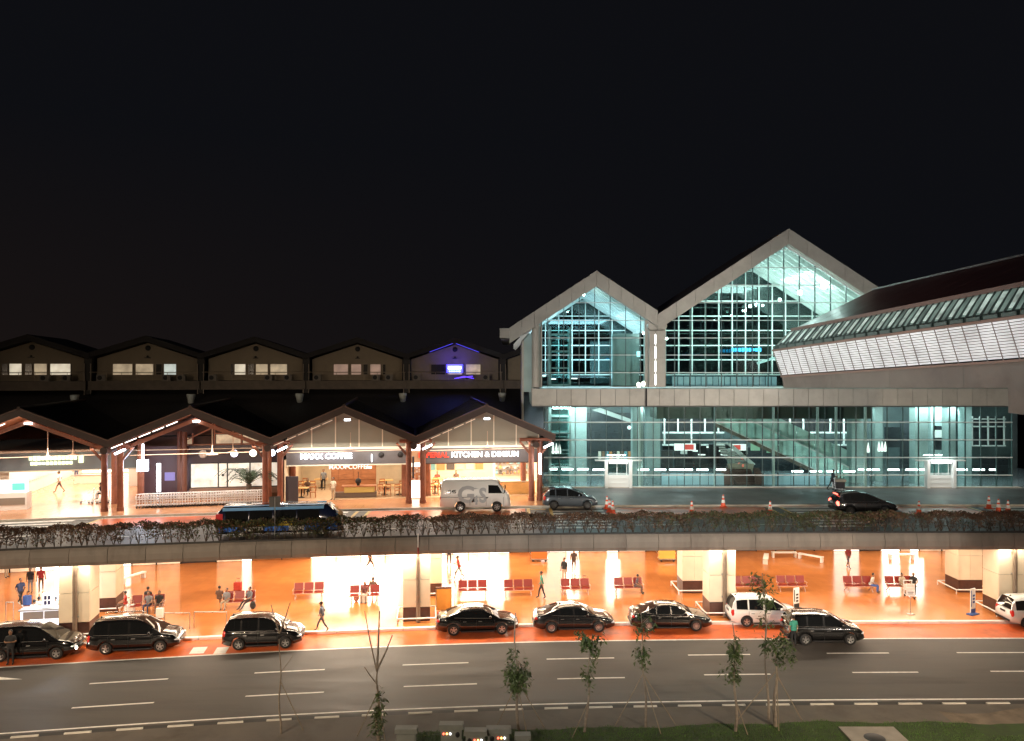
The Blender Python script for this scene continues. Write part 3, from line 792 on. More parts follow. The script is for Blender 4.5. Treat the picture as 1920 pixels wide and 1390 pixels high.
q = MB(); q.bx(-.6, -.2, 6.1, 6.15, 2.0, 2.15, lamp_mat('price_sign', (1, .9, .8), 1.6)); q.bx(1.2, 1.65, 6.1, 6.15, 1.85, 2.05, lamp_mat('price_sign', (1, .9, .8), 1.6)); q.build('price_sign', u)
q = MB(); q.bx(-.3, 2.0, 2.9, 3.6, .42, .86, mat('olive_counter', (.45, .33, .10), .4)); q.bx(-.5, 2.15, 2.85, 3.65, .86, .93, M_shopwood); q.bx(-1.1, 2.15, 2.95, 3.6, .06, .42, mat('counter_base', (.12, .08, .06), .4)); q.build('counter', u)
q = MB(); q.tube([(.75, 3.2, .93), (.75, 3.2, 1.05)], .12, M_dark, 8); q.ball((.75, 3.2, 1.25), .24, M_dark); q.tube([(.75, 3.2, 1.4), (.75, 3.2, 2.0)], .03, M_dark, 5); q.build('coffee_machine', u)
q = MB(); q.bx(-hw, -hw + .9, 1.0, 1.2, 0, 2.0, mat('dark_notice', (.05, .045, .06), .4)); q.build('notice_board', u)
# restaurant
u = units[3]; c, rz, w = unit_frame(3); h = w / 2; hw = h - .75
M_rlet = lamp_mat('red_lettering', (1, .07, .04), .8)
me = text_mb('IMPERIAL', .58, M_rlet, .06, 'RIGHT', bold=.012); obj('lettering', me, u, (-2.62, 1.94, 3.32))
me = text_mb('KITCHEN & DIMSUM', .58, M_wlet if False else lamp_mat('white_lettering_b', (1, .98, .95), 2.2), .06, 'LEFT', bold=.012); obj('lettering', me, u, (-2.45, 1.94, 3.32))
q = MB(); q.bx(1.3, 4.3, 3.0, 3.3, 0, 1.0, M_ctr); q.bx(1.2, 4.4, 2.95, 3.5, 1.0, 1.07, M_mull)
q.build('counter', u)
for k in range(5):
    q = MB(); q.bx(1.35 + k * .59, 1.9 + k * .59, 2.96, 2.99, .05, .95, M_ctr); q.build('counter_panel', u)
rg = random.Random(5)
M_shelf = [mat('shelf_%d' % k, cc, .4) for k, cc in enumerate(((.65, .6, .5), (.2, .12, .08), (.15, .35, .4), (.6, .25, .1), (.08, .07, .07)))]
for j in range(4):
    q = MB(); q.bx(1.4, 4.3, 6.0, 6.3, 1.2 + j * .42, 1.24 + j * .42, M_steel); q.build('shelf', u)
    q = MB()
    for k in range(9):
        x = 1.55 + k * .31; hh = rg.uniform(.12, .32); q.bx(x - .09, x + .09, 6.02, 6.2, 1.24 + j * .42, 1.24 + j * .42 + hh, rg.choice(M_shelf))
    q.build('kitchen_ware', u, kind='stuff')
q = MB(); q.bx(1.3, 4.4, 6.35, 6.5, 0, 2.95, M_white); q.build('kitchen_wall', u)
for k in range(6):
    q = MB(); q.bx(-hw + .3 + k * .85, -hw + 1.0 + k * .85, 10.3, 10.38, 1.1, 2.2, rg.choice(M_shelf + [M_white, M_warmw])); q.build('wall_picture', u)
q = MB(); q.bx(-hw - .1, -hw + 1.0, 1.2, 1.3, 0, .95, M_white) ; 
q = MB(); q.bx(h - 1.12, h - .98, -.6, -.3, 2.05, 3.6, M_strip2); q.build('lit_blade_sign', u)
q = MB(); q.bx(-h + 1.15 - 1.42, -h + 1.30 - 1.42, -.5, -.2, 1.9, 3.5, mat('banner_dark', (.05, .05, .07), .4)); q.build('dark_banner', u)
area('sign_glow', T_(3) @ Vector((0, 1.6, 3.4)), (5, .5), 10, (1, .95, .9), (R(90), 0, rz))
# tall lit menu board between the paired posts left of the restaurant
mbx = T_(3) @ Vector((-h, 2.0, 0)); sm = empty('menu_board', mbx, rz, 'tall lit menu board between the paired posts left of the restaurant', 'menu board')
q = MB(); q.bx(-.42, .42, 0, .12, 0, 4.2, mat('board_body', (.55, .35, .22), .4)); q.build('board', sm)
for z0, z1, cc, e in ((.05, 1.4, (1, .97, .9), 2.5), (3.7, 4.15, (1, .95, .9), 5), (2.45, 2.75, (1, .95, .85), 2.5)):
    q = MB(); q.bx(-.4, .4, -.03, -.004, z0, z1, lamp_mat('menu_lit_%d' % int(z0 * 10), cc, e)); q.build('lit_panel', sm)
for k in range(12):
    z = 1.48 + k * .078
    q = MB(); 
    for j in range(4): q.bx(-.36 + j * .19, -.22 + j * .19, -.03, -.004, z, z + .05, rg.choice([mat('menu_red', (.45, .1, .05), .5), mat('menu_orange', (.7, .35, .12), .5), M_white]))
    q.build('dish_photo_row', sm)
# furniture inside the shops: wooden chair and table, many copies
M_chair = mat('chair_wood', (.42, .17, .07), .4, var=.15)
def mk_chair():
    r = empty('wooden_chair', (0, 0, 0), 0, 'x', 'chair', 'wooden chairs inside the two eating places')
    q = MB(); q.box((0, 0, .45), (.44, .44, .05), M_chair); q.build('seat', r)
    q = MB(); q.bx(-.22, .22, .19, .23, .88, .98, M_chair); q.bx(-.22, .22, .19, .22, .66, .74, M_chair); q.bx(-.22, -.17, .19, .23, .45, .9, M_chair); q.bx(.17, .22, .19, .23, .45, .9, M_chair); q.build('backrest', r)
    for sx, sy in ((-1, -1), (1, -1), (-1, 1), (1, 1)):
        q = MB(); q.box((sx * .19, sy * .19, .215), (.045, .045, .43), M_chair); q.build('leg', r)
    return r
def mk_table():
    r = empty('dining_table', (0, 0, 0), 0, 'x', 'table', 'dining tables inside the two eating places')
    q = MB(); q.box((0, 0, .74), (1.1, .75, .05), M_ctr); q.build('table_top', r)
    q = MB(); q.tube([(0, 0, 0), (0, 0, .72)], .05, M_dark, 8); q.tube([(0, 0, 0), (0, 0, .03)], .26, M_dark, 10); q.build('pedestal', r)
    return r
_cnt = {}
ORD_ = ['first', 'second', 'third', 'fourth', 'fifth', 'sixth', 'seventh', 'eighth']
ch0 = mk_chair(); tb0 = mk_table(); first = [True, True]
def furn(proto, k, i, x, y, a, lab):
    o = proto if first[k] else copy_tree(proto); first[k] = False
    _cnt[lab] = _cnt.get(lab, -1) + 1; lab = lab + ', ' + ORD_[_cnt[lab]] + ' counted from front left'
    p = T_(i) @ Vector((x, y, .021)); put(o, p, unit_frame(i)[1] + a, lab)
for x, y in ((2.75, 4.0), (4.0 - .1, 4.0), (2.8, 7.0)): furn(tb0, 1, 2, x, y, 0, 'pale dining table at the right of the coffee shop')
for x, y, a in ((2.45, 3.3, PI), (3.05, 3.3, PI), (3.75, 3.3, PI), (4.1, 4.7, 0), (2.5, 4.75, 0), (2.5, 6.4, PI)): furn(ch0, 0, 2, x, y, a, 'wooden chair on the right side of the coffee shop')
for x, y in ((-3.6, 3.6), (-3.4, 6.6), (-2.6, 8.3)): furn(tb0, 1, 2, x, y, 0, 'dining table on the left side of the coffee shop')
for x, y, a in ((-4.1, 3.2, PI), (-2.7, 3.4, -PI / 2), (-3.9, 6.0, PI), (-3.0, 6.0, PI), (-3.8, 7.3, 0)): furn(ch0, 0, 2, x, y, a, 'wooden chair on the left side of the coffee shop')
for x, y in ((-3.6, 4.2), (-2.0, 4.2), (-.3, 4.4), (-3.3, 7.4), (-1.2, 7.4)): furn(tb0, 1, 3, x, y, 0, 'dining table inside the kitchen and dimsum restaurant')
for x, y, a in ((-3.9, 3.4, PI), (-3.2, 3.4, PI), (-2.3, 3.5, PI), (-1.7, 3.5, PI), (-.5, 3.6, PI), (-3.6, 5.0, 0), (-3.5, 6.7, PI), (-1.2, 6.7, PI)): furn(ch0, 0, 3, x, y, a, 'wooden chair inside the kitchen and dimsum restaurant')

# ================================================================ upper storey row behind: cream gables with lit windows
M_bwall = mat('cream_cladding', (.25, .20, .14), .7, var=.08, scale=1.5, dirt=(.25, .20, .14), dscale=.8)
M_shade = mat('dark_stuff', (.03, .027, .025), .7, var=.2)
M_winlit = mat('window_lit_warm', (.5, .4, .3), .3, emit=(1, .78, .50), es=.30, evar=.4, scale=1.5, var=.1, rnd=.1)
M_winlit2 = mat('window_lit_cream', (.5, .45, .4), .3, emit=(1, .88, .66), es=.60, evar=.25, scale=1.5, var=.1)
M_winpink = mat('window_lit_pink', (.5, .4, .4), .3, emit=(1, .62, .45), es=.2, evar=.3, scale=1.5, var=.1)
M_windark = mat('window_dark', (.03, .025, .02), .2)
M_winframe = mat('window_frame', (.30, .24, .18), .5)
BXC = [-41.3, -32.4, -23.4, -14.4, -5.4, 3.7]
wins = [  # px ranges of panes at centre 'cpx', kind
    (58, [(8, 20, 'd'), (20, 43, 'c'), (46, 60, 'd'), (61, 85, 'w'), (88, 125, 'c')]),
    (277, [(216, 252, 'w'), (255, 288, 'w'), (290, 303, 'd'), (304, 328, 'v')]),
    (477, [(431, 438, 'd'), (438, 460, 'c'), (462, 475, 'd'), (476, 500, 'w'), (502, 535, 'w')]),
    (668, [(623, 652, 'p'), (655, 676, 'p'), (677, 688, 'd'), (690, 712, 'p'), (713, 721, 'd')]),
    (853, [(807, 836, 'd'), (838, 868, 'b'), (872, 902, 'w')]),
    (1032, [(990, 1010, 'd')])]
wm = {'d': M_windark, 'c': M_winlit2, 'w': M_winlit, 'p': M_winpink, 'v': mat('window_lit_cool', (.5, .5, .5), .3, emit=(.9, 1, .9), es=.5, evar=.2, scale=1.5, var=.1), 'b': M_winlit}
BL = ['cream gable with three lit windows at the far left of the rear row', 'second cream gable from the left in the rear row, four windows', 'third cream gable in the rear row, between two lamp pots',
      'fourth cream gable in the rear row with dull pink windows', 'cream gable washed by a blue neon sign', 'cream gable end half hidden by the glass terminal']
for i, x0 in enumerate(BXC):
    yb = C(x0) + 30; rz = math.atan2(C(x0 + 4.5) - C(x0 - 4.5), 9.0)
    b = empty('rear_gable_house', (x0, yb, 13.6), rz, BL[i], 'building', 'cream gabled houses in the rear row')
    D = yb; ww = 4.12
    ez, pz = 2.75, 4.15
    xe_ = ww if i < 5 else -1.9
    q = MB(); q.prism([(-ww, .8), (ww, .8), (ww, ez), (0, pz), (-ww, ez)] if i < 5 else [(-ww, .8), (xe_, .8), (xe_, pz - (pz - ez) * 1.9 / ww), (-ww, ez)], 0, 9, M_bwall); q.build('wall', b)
    for k in range(5):
        q = MB(); q.bx(-ww, xe_, -.03, -.002, .82 + k * .2, .98 + k * .2, M_bwall); q.build('cladding_board', b)
    if i == 5:
        q = MB(); q.bx(-4.5, -1.9, -1.3, .3, 0, .78, mat('balcony_band', (.13, .105, .085), .8, var=.2, scale=2)); q.build('balcony', b)
        q = MB(); q.prism([(-1.9, pz - .05), (-4.75, ez + .42), (-4.75, ez - .02), (-1.9, pz - .5)], -1.1, 9.5, M_roof); q.build('roof', b); continue
    for s in (-1, 1):
        q = MB(); q.prism([(0, pz + .62), (s * 4.75, ez + .42), (s * 4.75, ez - .02), (0, pz + .12)], -1.1, 9.5, M_roof); q.build('roof', b)
    q = MB(); q.lathe([(0, -.05), (.22, -.05), (.24, .02)], M_dark, 14, (0, -.02, pz - .45), 'Y'); q.build('vent', b)
    q = MB(); q.box((0, -.2, pz - 1.32), (.42, .3, .06), M_shade); q.ball((0, -.2, pz - 1.22), .1, M_shade); q.build('wall_lamp', b)
    cpx, ws = wins[i]
    for (a, e, kd) in ws:
        xa = (a - cpx) / F * D * 1.0; xe = (e - cpx) / F * D
        fr = MB(); z0, z1 = 1.28, 2.32
        q = MB(); q.bx(xa + .03, xe - .03, -.09, -.04, z0, z1, M_winframe); w_ = q.build('window', b)
        q = MB(); q.bx(xa + .08, xe - .08, -.12, -.095, z0 + .05, z1 - .05, wm[kd]); q.build('pane', w_)
        if kd != 'd':
            q = MB(); q.bx(xa + .08, xe - .08, -.14, -.121, z0 + .18, z0 + .22, M_winframe); q.build('glazing_bar', w_)
    q = MB(); q.bx(-4.5, 4.5, -1.3, .3, 0, .78, mat('balcony_band', (.13, .105, .085), .8, var=.2, scale=2)); q.build('balcony', b)
    q = MB(); q.tube([(-4.4, -1.25, 1.55), (4.4, -1.25, 1.55)], .025, M_winframe, 5)
    for k in range(8): q.tube([(-4.3 + k * 1.23, -1.25, .78), (-4.3 + k * 1.23, -1.25, 1.55)], .018, M_winframe, 4)
    q.build('railing', b)
    q = MB(); q.bx(4.2, 4.8, -.6, 9, -1.6, ez + .5, M_shade) ; q.build('pier', b)
    q = MB(); q.bx(4.22, 4.28, -.75, -.62, -.5, 2.3, M_winframe); q.bx(4.72, 4.78, -.75, -.62, -.5, 2.3, M_winframe); q.build('downpipe', b)
    for k, dx in enumerate((-3.6, 1.2 + .5 * (i % 2), 2.9)):
        q = MB(); q.box((dx, -.75, .78 + .28), (.7, .35, .55), mat('ac_case', (.16, .14, .12), .6)); a_ = q.build('air_conditioner', b)
        q = MB(); q.lathe([(0, 0), (.2, 0)], M_dark, 12, (dx - .08, -.932, 1.06), 'Y'); q.build('fan_grille', a_)
    area('rear_row_light', (x0 + 1.5, yb - 5.5, 16.9), (3, .3), 15, (1, .78, .52), (R(70), 0, rz))
    if i == 4:
        nb = lamp_mat('blue_neon', (.10, .16, 1), 14); nw = lamp_mat('blue_white_neon', (.45, .65, 1), 10)
        sgn = empty('neon_sign', (x0 + .05, yb - 1.4, 13.6), rz, 'glowing blue neon sign board at the middle window of the rear row', 'neon sign')
        q = MB(); q.bx(-.72, .78, -.06, .06, 1.5, 2.25, mat('neon_board', (.1, .15, .6), .4, emit=(.03, .03, 1), es=4)); q.build('board', sgn)
        me = glow_marks(6, 1.25, .30, nw, 3); obj('lettering', me, sgn, (.03, -.1, 1.95))
        me = glow_marks(7, 1.1, .16, nb, 4); obj('lettering', me, sgn, (.03, -.1, 1.62))
        q = MB(); q.tube([(-.9 + .9, -.1, .95), (.9, -.1, 1.15), (1.8, -.1, .95)], .03, lamp_mat('dim_blue_neon', (.12, .05, 1), 2.5), 5); q.tube([(.3, -.1, 1.0), (1.7, -.1, 1.18)], .03, lamp_mat('dim_blue_neon', (.12, .05, 1), 2.5), 5); q.build('neon_scroll', sgn)
        q = MB()
        for s in (-1, 1): q.bar((s * .15, .3, 4.22), (s * 2.3, .3, 3.42), .05, .05, lamp_mat('neon_edge', (.10, .08, 1), .9))
        q.build('neon_edge', sgn)
        area('neon_light', (x0 + .05, yb - 1.5, 15.5), (1.4, .7), 60, (.09, .045, 1), (R(90), 0, rz))
        area('neon_light', (x0 + .05, yb - 1.3, 16.2), (2.5, .2), 22, (.09, .045, 1), (R(125), 0, rz))
# low dark roofs that fill the space between the front halls and the rear row
rf = MB(); ribbon(rf, [(27.6, 12.6), (30.4, 13.6)], -58, 6, 2, M_roof)
ribbon(rf, [(21, 10.1), (27.6, 12.6)], -58, 3, 2, M_roof)
rf.build('link_roof', label='low dark roof between the front halls and the rear row', cat='roof')
for i in range(5):
    x0 = BXC[i] + 4.5
    hp = empty('rainwater_pot', (x0, C(x0) + 27.4, 11.9), heading(x0), 'pale tapered rainwater pot right of the %s rear gable' % ['leftmost', 'second', 'third', 'fourth', 'blue-lit'][i], 'rainwater pot', 'pale rainwater pots under the rear row')
    q = MB(); q.lathe([(.20, 0), (.30, .55), (.36, .8), (.36, .95), (0, .95)], mat('pot_grey', (.42, .43, .40), .5, var=.1), 14, (0, 0, .4)); q.build('pot', hp)
    q = MB(); q.tube([(0, 0, -.5), (0, 0, .4)], .12, M_shade, 8); q.build('pipe', hp)
    point('pot_light', (x0, C(x0) + 26.3, 13.2), 1.3, (.9, 1, .9), .1)
# hall end wall towards the glass terminal
q = MB(); q.bx(3.0, 4.6, 74, 80, 5.4, 13.7, M_shade); q.build('link_wall', label='dark narrow wall between the rear row and the glass terminal', cat='wall')
# ================================================================ glass terminal
YG = 64.6
TEAL = (.84, 1.0, .95)
M_pan = mat('cream_cladding_panel', (.52, .49, .43), .5, var=.06, scale=1.2, rnd=.05, dirt=(.42, .39, .34), dscale=.7)
M_gmul = mat('grey_mullion', (.70, .76, .74), .4)
M_dmul = mat('dark_mullion', (.05, .09, .09), .4)
M_wfr = mat('white_frame', (.80, .84, .82), .4)
M_glass = glass('clear_glass', (.80, .90, .885), .05, .01)
M_glass2 = glass('rear_glass', (.5, .65, .65), .10, .03)
M_teal = mat('interior_teal_wall', (.42, .56, .54), .5, var=.08, scale=1)
term = empty('glass_terminal', (0, 0, 0), 0, 'tall glazed airport terminal with two cream gables and a lit teal hall', 'terminal building')

def clip(poly, a, b, c):
    """keep points with a*x+b*z<=c"""
    out = []
    for i in range(len(poly)):
        p, q = poly[i], poly[(i + 1) % len(poly)]
        fp, fq = a * p[0] + b * p[1] - c, a * q[0] + b * q[1] - c
        if fp <= 0: out.append(p)
        if (fp < 0 < fq) or (fq < 0 < fp):
            t = fp / (fp - fq); out.append((p[0] + (q[0] - p[0]) * t, p[1] + (q[1] - p[1]) * t))
    return out
def glaze(xs, zs, Y, vm, hm, wv, wh, gl, peak=None, slope=.62, panes=True, names=('mullion', 'transom', 'glass_pane'), parent=term, dep=.14):
    px, pz = peak if peak else (0, 1e6)
    top = lambda x: pz - slope * abs(x - px)
    for i, x in enumerate(xs):
        zt = min(zs[-1], top(x))
        if zt <= zs[0] + .1: continue
        q = MB(); q.bx(x - wv / 2, x + wv / 2, Y - dep / 2, Y + dep / 2, zs[0], zt, vm); q.build(names[0], parent)
    for z in zs:
        xa, xb = xs[0], xs[-1]
        if peak:
            xa = max(xa, px - (pz - z) / slope); xb = min(xb, px + (pz - z) / slope)
        if xb - xa < .2: continue
        q = MB(); q.bx(xa, xb, Y - dep / 2 - .02, Y + dep / 2 - .04, z - wh / 2, z + wh / 2, hm); q.build(names[1], parent)
    if panes:
        cache = {}
        for i in range(len(xs) - 1):
            for j in range(len(zs) - 1):
                poly = [(xs[i] + .02, zs[j] + .02), (xs[i + 1] - .02, zs[j] + .02), (xs[i + 1] - .02, zs[j + 1] - .02), (xs[i] + .02, zs[j + 1] - .02)]
                cut = poly
                if peak:
                    cut = clip(cut, slope, 1, pz + slope * px); cut = clip(cut, -slope, 1, pz - slope * px) if cut else cut
                if len(cut) < 3: continue
                if len(cut) == 4 and cut == poly:
                    key = (round(xs[i + 1] - xs[i], 3), round(zs[j + 1] - zs[j], 3))
                    if key not in cache:
                        w_, h_ = key; q = MB(); q.bx(.02, w_ - .02, -.012, .012, .02, h_ - .02, gl); cache[key] = q.mesh(names[2])
                    o = obj(names[2], cache[key], parent, (xs[i], Y, zs[j]))
                    o.rotation_euler = (R(random.uniform(-.25, .25)), 0, R(random.uniform(-.25, .25)))
                else:
                    q = MB(); q.prism(cut, Y - .012, Y + .012, gl); q.build(names[2], parent)
px2x = lambda px, D=YG: (px - 960) / F * D
py2z = lambda py, D=YG: CH - (py - 696) / F * D
# lower facade
xs = [px2x(1020 + 29.25 * k) for k in range(31)]
zs = [5.52] + [py2z(y) for y in (892, 859, 826, 793)] + [py2z(762)]
glaze(xs, zs, YG, M_dmul, M_gmul, .055, .085, M_glass)
for px in (1200, 1342, 1452, 1535, 1570, 1625): # deep light mullions
    q = MB(); q.bx(px2x(px) - .07, px2x(px) + .07, YG + .12, YG + .4, 5.5, 12.3, M_gmul); q.build('deep_mullion', term)
# sill kerb
q = MB(); q.bx(px2x(1012), px2x(1912), YG - .25, YG + .25, 5.42, 5.53, M_pan); q.build('sill', term)
# beam of cladding panels between the floors
q = MB(); q.bx(px2x(998, 62.6), px2x(1897, 62.6), 62.65, YG + .3, py2z(761, 62.5), py2z(732, 62.5), M_dark); q.build('beam_core', term)
edges = [px2x(p, 62.5) for p in [997, 1044, 1071, 1099, 1126, 1154, 1181, 1209]] + [px2x(1209 + 27.9 * k, 62.5) for k in range(1, 25)]
edges[-1] = px2x(1897, 62.5)
for a, b in zip(edges[:-1], edges[1:]):
    q = MB(); q.bx(a + .018, b - .018, 62.5, 62.62, py2z(762, 62.5), py2z(730, 62.5), M_pan); q.build('beam_panel', term)
q = MB(); q.bx(px2x(997, 62.5), px2x(1000, 62.5), 62.62, YG + 8, py2z(762, 62.5), py2z(730, 62.5), M_pan); q.build('beam_return', term)
q = MB(); q.bx(px2x(1210, 62.5), px2x(1213, 62.5), 62.44, 62.49, py2z(763, 62.5), py2z(729, 62.5), M_dark); q.build('expansion_joint', term)
q = MB(); q.bx(px2x(998, 62.5), px2x(1897, 62.5), 62.5, YG, py2z(763, 62.5) - .06, py2z(763, 62.5), mat('beam_soffit', (.12, .12, .11), .6)); q.build('beam_soffit', term)

# upper glazing, gable 1 and 2
SL = .63
z0u = py2z(727)
pk1 = (px2x(1115), py2z(535)); pk2 = (px2x(1467), py2z(454))
xs1 = [px2x(p) for p in (1016, 1027, 1057, 1086, 1115, 1144, 1173, 1201, 1210)]
zs1 = [z0u] + [py2z(y) for y in (700, 667, 635, 602, 569, 538)]
glaze(xs1, zs1, YG, M_dmul, M_gmul, .06, .06, M_glass, pk1, SL)
xs2 = [px2x(1247)] + [px2x(1265 + 29.2 * k) for k in range(16)]
zs2 = [z0u] + [py2z(y) for y in (700, 667, 635, 602, 569, 536, 503, 470, 455)]
glaze(xs2, zs2, YG, M_dmul, M_gmul, .06, .06, M_glass, pk2, SL)
# rear glazing of the hall with stout white frames
YR = 76.0
xr = [px2x(1016 + 0, YR) + 0.35 + 1.32 * k for k in range(26)]
zr = [7.6, 9.2, 10.8] + [py2z(y, YR) for y in (704, 676, 649, 621, 594, 566, 538, 510, 482)]
pr1 = (pk1[0], pk1[1] - .2); pr2 = (pk2[0], pk2[1] - .2)
def sub(xs, a, b): return [x for x in xs if a <= x <= b]
glaze([2.6] + sub(xr, 3, 12.0), zr[3:], YR, M_wfr, M_wfr, .09, .09, None, pr1, SL, False, ('rear_mullion', 'rear_transom', 'x'))
glaze(sub(xr, 12.3, 34.5), zr[3:], YR, M_wfr, M_wfr, .09, .09, None, pr2, SL, False, ('rear_mullion', 'rear_transom', 'x'))
q = MB(); q.prism([(2.6, 13.9), (12.0, 13.9), (12.0, pr1[1] - SL * abs(12 - pr1[0])), pr1, (2.6, pr1[1] - SL * abs(2.6 - pr1[0]))], YR + .15, YR + .18, M_glass2); q.build('rear_glazing', term)
q = MB(); q.prism([(12.3, 13.9), (36, 13.9), (36, pr2[1] - SL * abs(36 - pr2[0])), pr2, (12.3, pr2[1] - SL * abs(12.3 - pr2[0]))], YR + .15, YR + .18, M_glass2); q.build('rear_glazing', term)
# roofs: gable fascia panels, slab, underside battens and rafters
M_under = mat('white_soffit', (.75, .78, .76), .45, var=.04)
op1 = (pk1[0], py2z(509, 63.2)); op2 = (pk2[0], py2z(430, 63.2))
xv = px2x(1233, 63.2)
def slope_panels(pa, pb, n, thick, name='fascia_panel'):
    for k in range(n):
        t0, t1 = k / n, (k + 1) / n
        ax, az = pa[0] + (pb[0] - pa[0]) * t0, pa[1] + (pb[1] - pa[1]) * t0
        bx_, bz = pa[0] + (pb[0] - pa[0]) * t1, pa[1] + (pb[1] - pa[1]) * t1
        d = .012 * (1 if bx_ > ax else -1)
        q = MB(); q.prism([(ax + d, az), (bx_ - d, bz), (bx_ - d, bz - thick), (ax + d, az - thick)], 63.1, 63.5, M_pan); q.build(name, term)
s1 = .655
lx = px2x(955, 63.2)
slope_panels(op1, (lx, op1[1] - s1 * (op1[0] - lx)), 7, 1.28)
slope_panels(op1, (xv, op1[1] - s1 * (xv - op1[0])), 5, 1.28)
slope_panels(op2, (xv, op2[1] - s1 * (op2[0] - xv)), 7, 1.28)
slope_panels(op2, (op2[0] + 12.3, op2[1] - s1 * 12.3), 8, 1.28)
zl = op1[1] - s1 * (op1[0] - lx)
q = MB(); q.bx(px2x(937, 63.2), lx, 63.1, 63.5, py2z(635, 63.2), py2z(617, 63.2), M_pan); q.build('eave_end', term)
q = MB(); q.bx(px2x(937, 63.2), lx, 63.5, 84, py2z(632, 63.2), py2z(619, 63.2), M_pan); q.build('gutter', term)
M_roof2 = mat('hall_roof_dark', (.05, .03, .03), .6)
def roof_slab(pa, pb, y0, y1):
    q = MB(); q.prism([pa, pb, (pb[0], pb[1] - .25), (pa[0], pa[1] - .25)], y0, y1, M_roof2); q.build('roof_slab', term)
    q = MB(); q.prism([(pa[0], pa[1] - .6), (pb[0], pb[1] - .6), (pb[0], pb[1] - .7), (pa[0], pa[1] - .7)], y0 + .02, y1, M_under); q.build('roof_lining', term)
    n = 9
    for k in range(n):
        y = y0 + 1.0 + k * 1.45
        q = MB(); q.prism([(pa[0], pa[1] - .7), (pb[0], pb[1] - .7), (pb[0], pb[1] - 1.12), (pa[0], pa[1] - 1.12)], y, y + .22, M_wfr); q.build('rafter', term)
    q = MB(); m = int(abs(pb[0] - pa[0]) / .32)
    for k in range(m):
        t = (k + .5) / m; x = pa[0] + (pb[0] - pa[0]) * t; z = pa[1] + (pb[1] - pa[1]) * t
        q.bx(x - .05, x + .05, y0 + .3, y1, z - .79, z - .70, M_wfr)
    q.build('lining_batten', term, kind='stuff')
roof_slab(op1, (lx + 1, op1[1] - s1 * (op1[0] - lx - 1)), 63.5, 77)
roof_slab(op1, (xv, op1[1] - s1 * (xv - op1[0])), 63.5, 77)
roof_slab(op2, (xv, op2[1] - s1 * (op2[0] - xv)), 63.5, 77)
roof_slab(op2, (op2[0] + 12.3, op2[1] - s1 * 12.3), 63.5, 77)
# cream column between the gables, side wall, left column with rounded heads
for xa, xb, lab in ((1217, 1247, 'mid'), (999, 1015, 'left')):
    x0, x1 = px2x(xa, 63.8), px2x(xb, 63.8)
    if lab == 'mid':
        xm = px2x(1229, 63.8)
        for a, b in ((x0, xm - .05), (xm + .05, x1)):
            for z0, z1 in ((13.9, 16.4), (16.42, 18.6)):
                q = MB(); q.bx(a, b, 63.7, 64.5, z0, z1, M_pan); q.build('column_panel', term)
        for z0, z1 in ((14.1, 15.0), (15.2, 16.1), (16.3, 17.3), (17.5, 18.3)):
            q = MB(); q.bx(xm - .04, xm + .04, 63.9, 63.95, z0, z1, M_strip2); q.build('slot_light', term)
        q = MB(); q.box(((x0 + x1) / 2, 64.2, 18.95), (1.2, .9, .55), M_pan)
        for s in (-1, 1): q.tube([((x0 + x1) / 2 + s * .5, 63.6, 19.0), ((x0 + x1) / 2 + s * .5, 64.5, 19.0)], .3, M_pan, 14)
        q.build('column_head', term)
        q = MB(); q.bx(px2x(1209), px2x(1248), 64.5, 65.2, 13.9, 19.9, M_pan); q.build('column_core', term)
    else:
        q = MB(); q.tube([((x0 + x1) / 2 - .1, 64.0, 13.9), ((x0 + x1) / 2 - .1, 64.0, 19.0)], .34, M_pan, 14); q.ball(((x0 + x1) / 2 - .1, 64.0, 19.0), .42, M_pan); q.build('round_column', term)
        q = MB(); q.bx(px2x(1007), px2x(1016), 64.3, 64.9, 13.9, 19.5, M_pan); q.build('edge_panel', term)
q = MB(); q.bx(px2x(978), px2x(982), 64.6, 77, 10, 18.2, M_pan); q.bx(px2x(982), px2x(1000), 64.65, 64.8, 13.5, 18.4, M_teal); q.build('side_wall', term)
for k in range(4):
    q = MB(); q.bar((px2x(965), 64 + k * 3.5, py2z(650)), (px2x(999), 64 + k * 3.5, py2z(612)), .18, .3, M_wfr); q.build('eave_bracket', term)
# interior: upper floor slab, walls, shafts, columns, stairs
xL, xR = 2.7, 51.0
q = MB(); q.bx(xL, xR, 68.5, 77, 12.35, 13.75, M_teal); q.build('upper_floor', term)
q = MB(); q.bx(12.3, 30.6, 65.2, 68.5, 11.2, 12.9, mat('dark_green_bulkhead', (.05, .065, .055), .3)); q.build('bulkhead', term)
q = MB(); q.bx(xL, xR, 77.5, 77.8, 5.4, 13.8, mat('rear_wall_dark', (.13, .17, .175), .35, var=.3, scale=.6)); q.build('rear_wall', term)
q = MB(); q.bx(xL, xR, 65.0, 77.5, 5.44, 5.50, mat('hall_floor', (.20, .25, .26), .12, var=.1)); q.build('hall_floor', term)
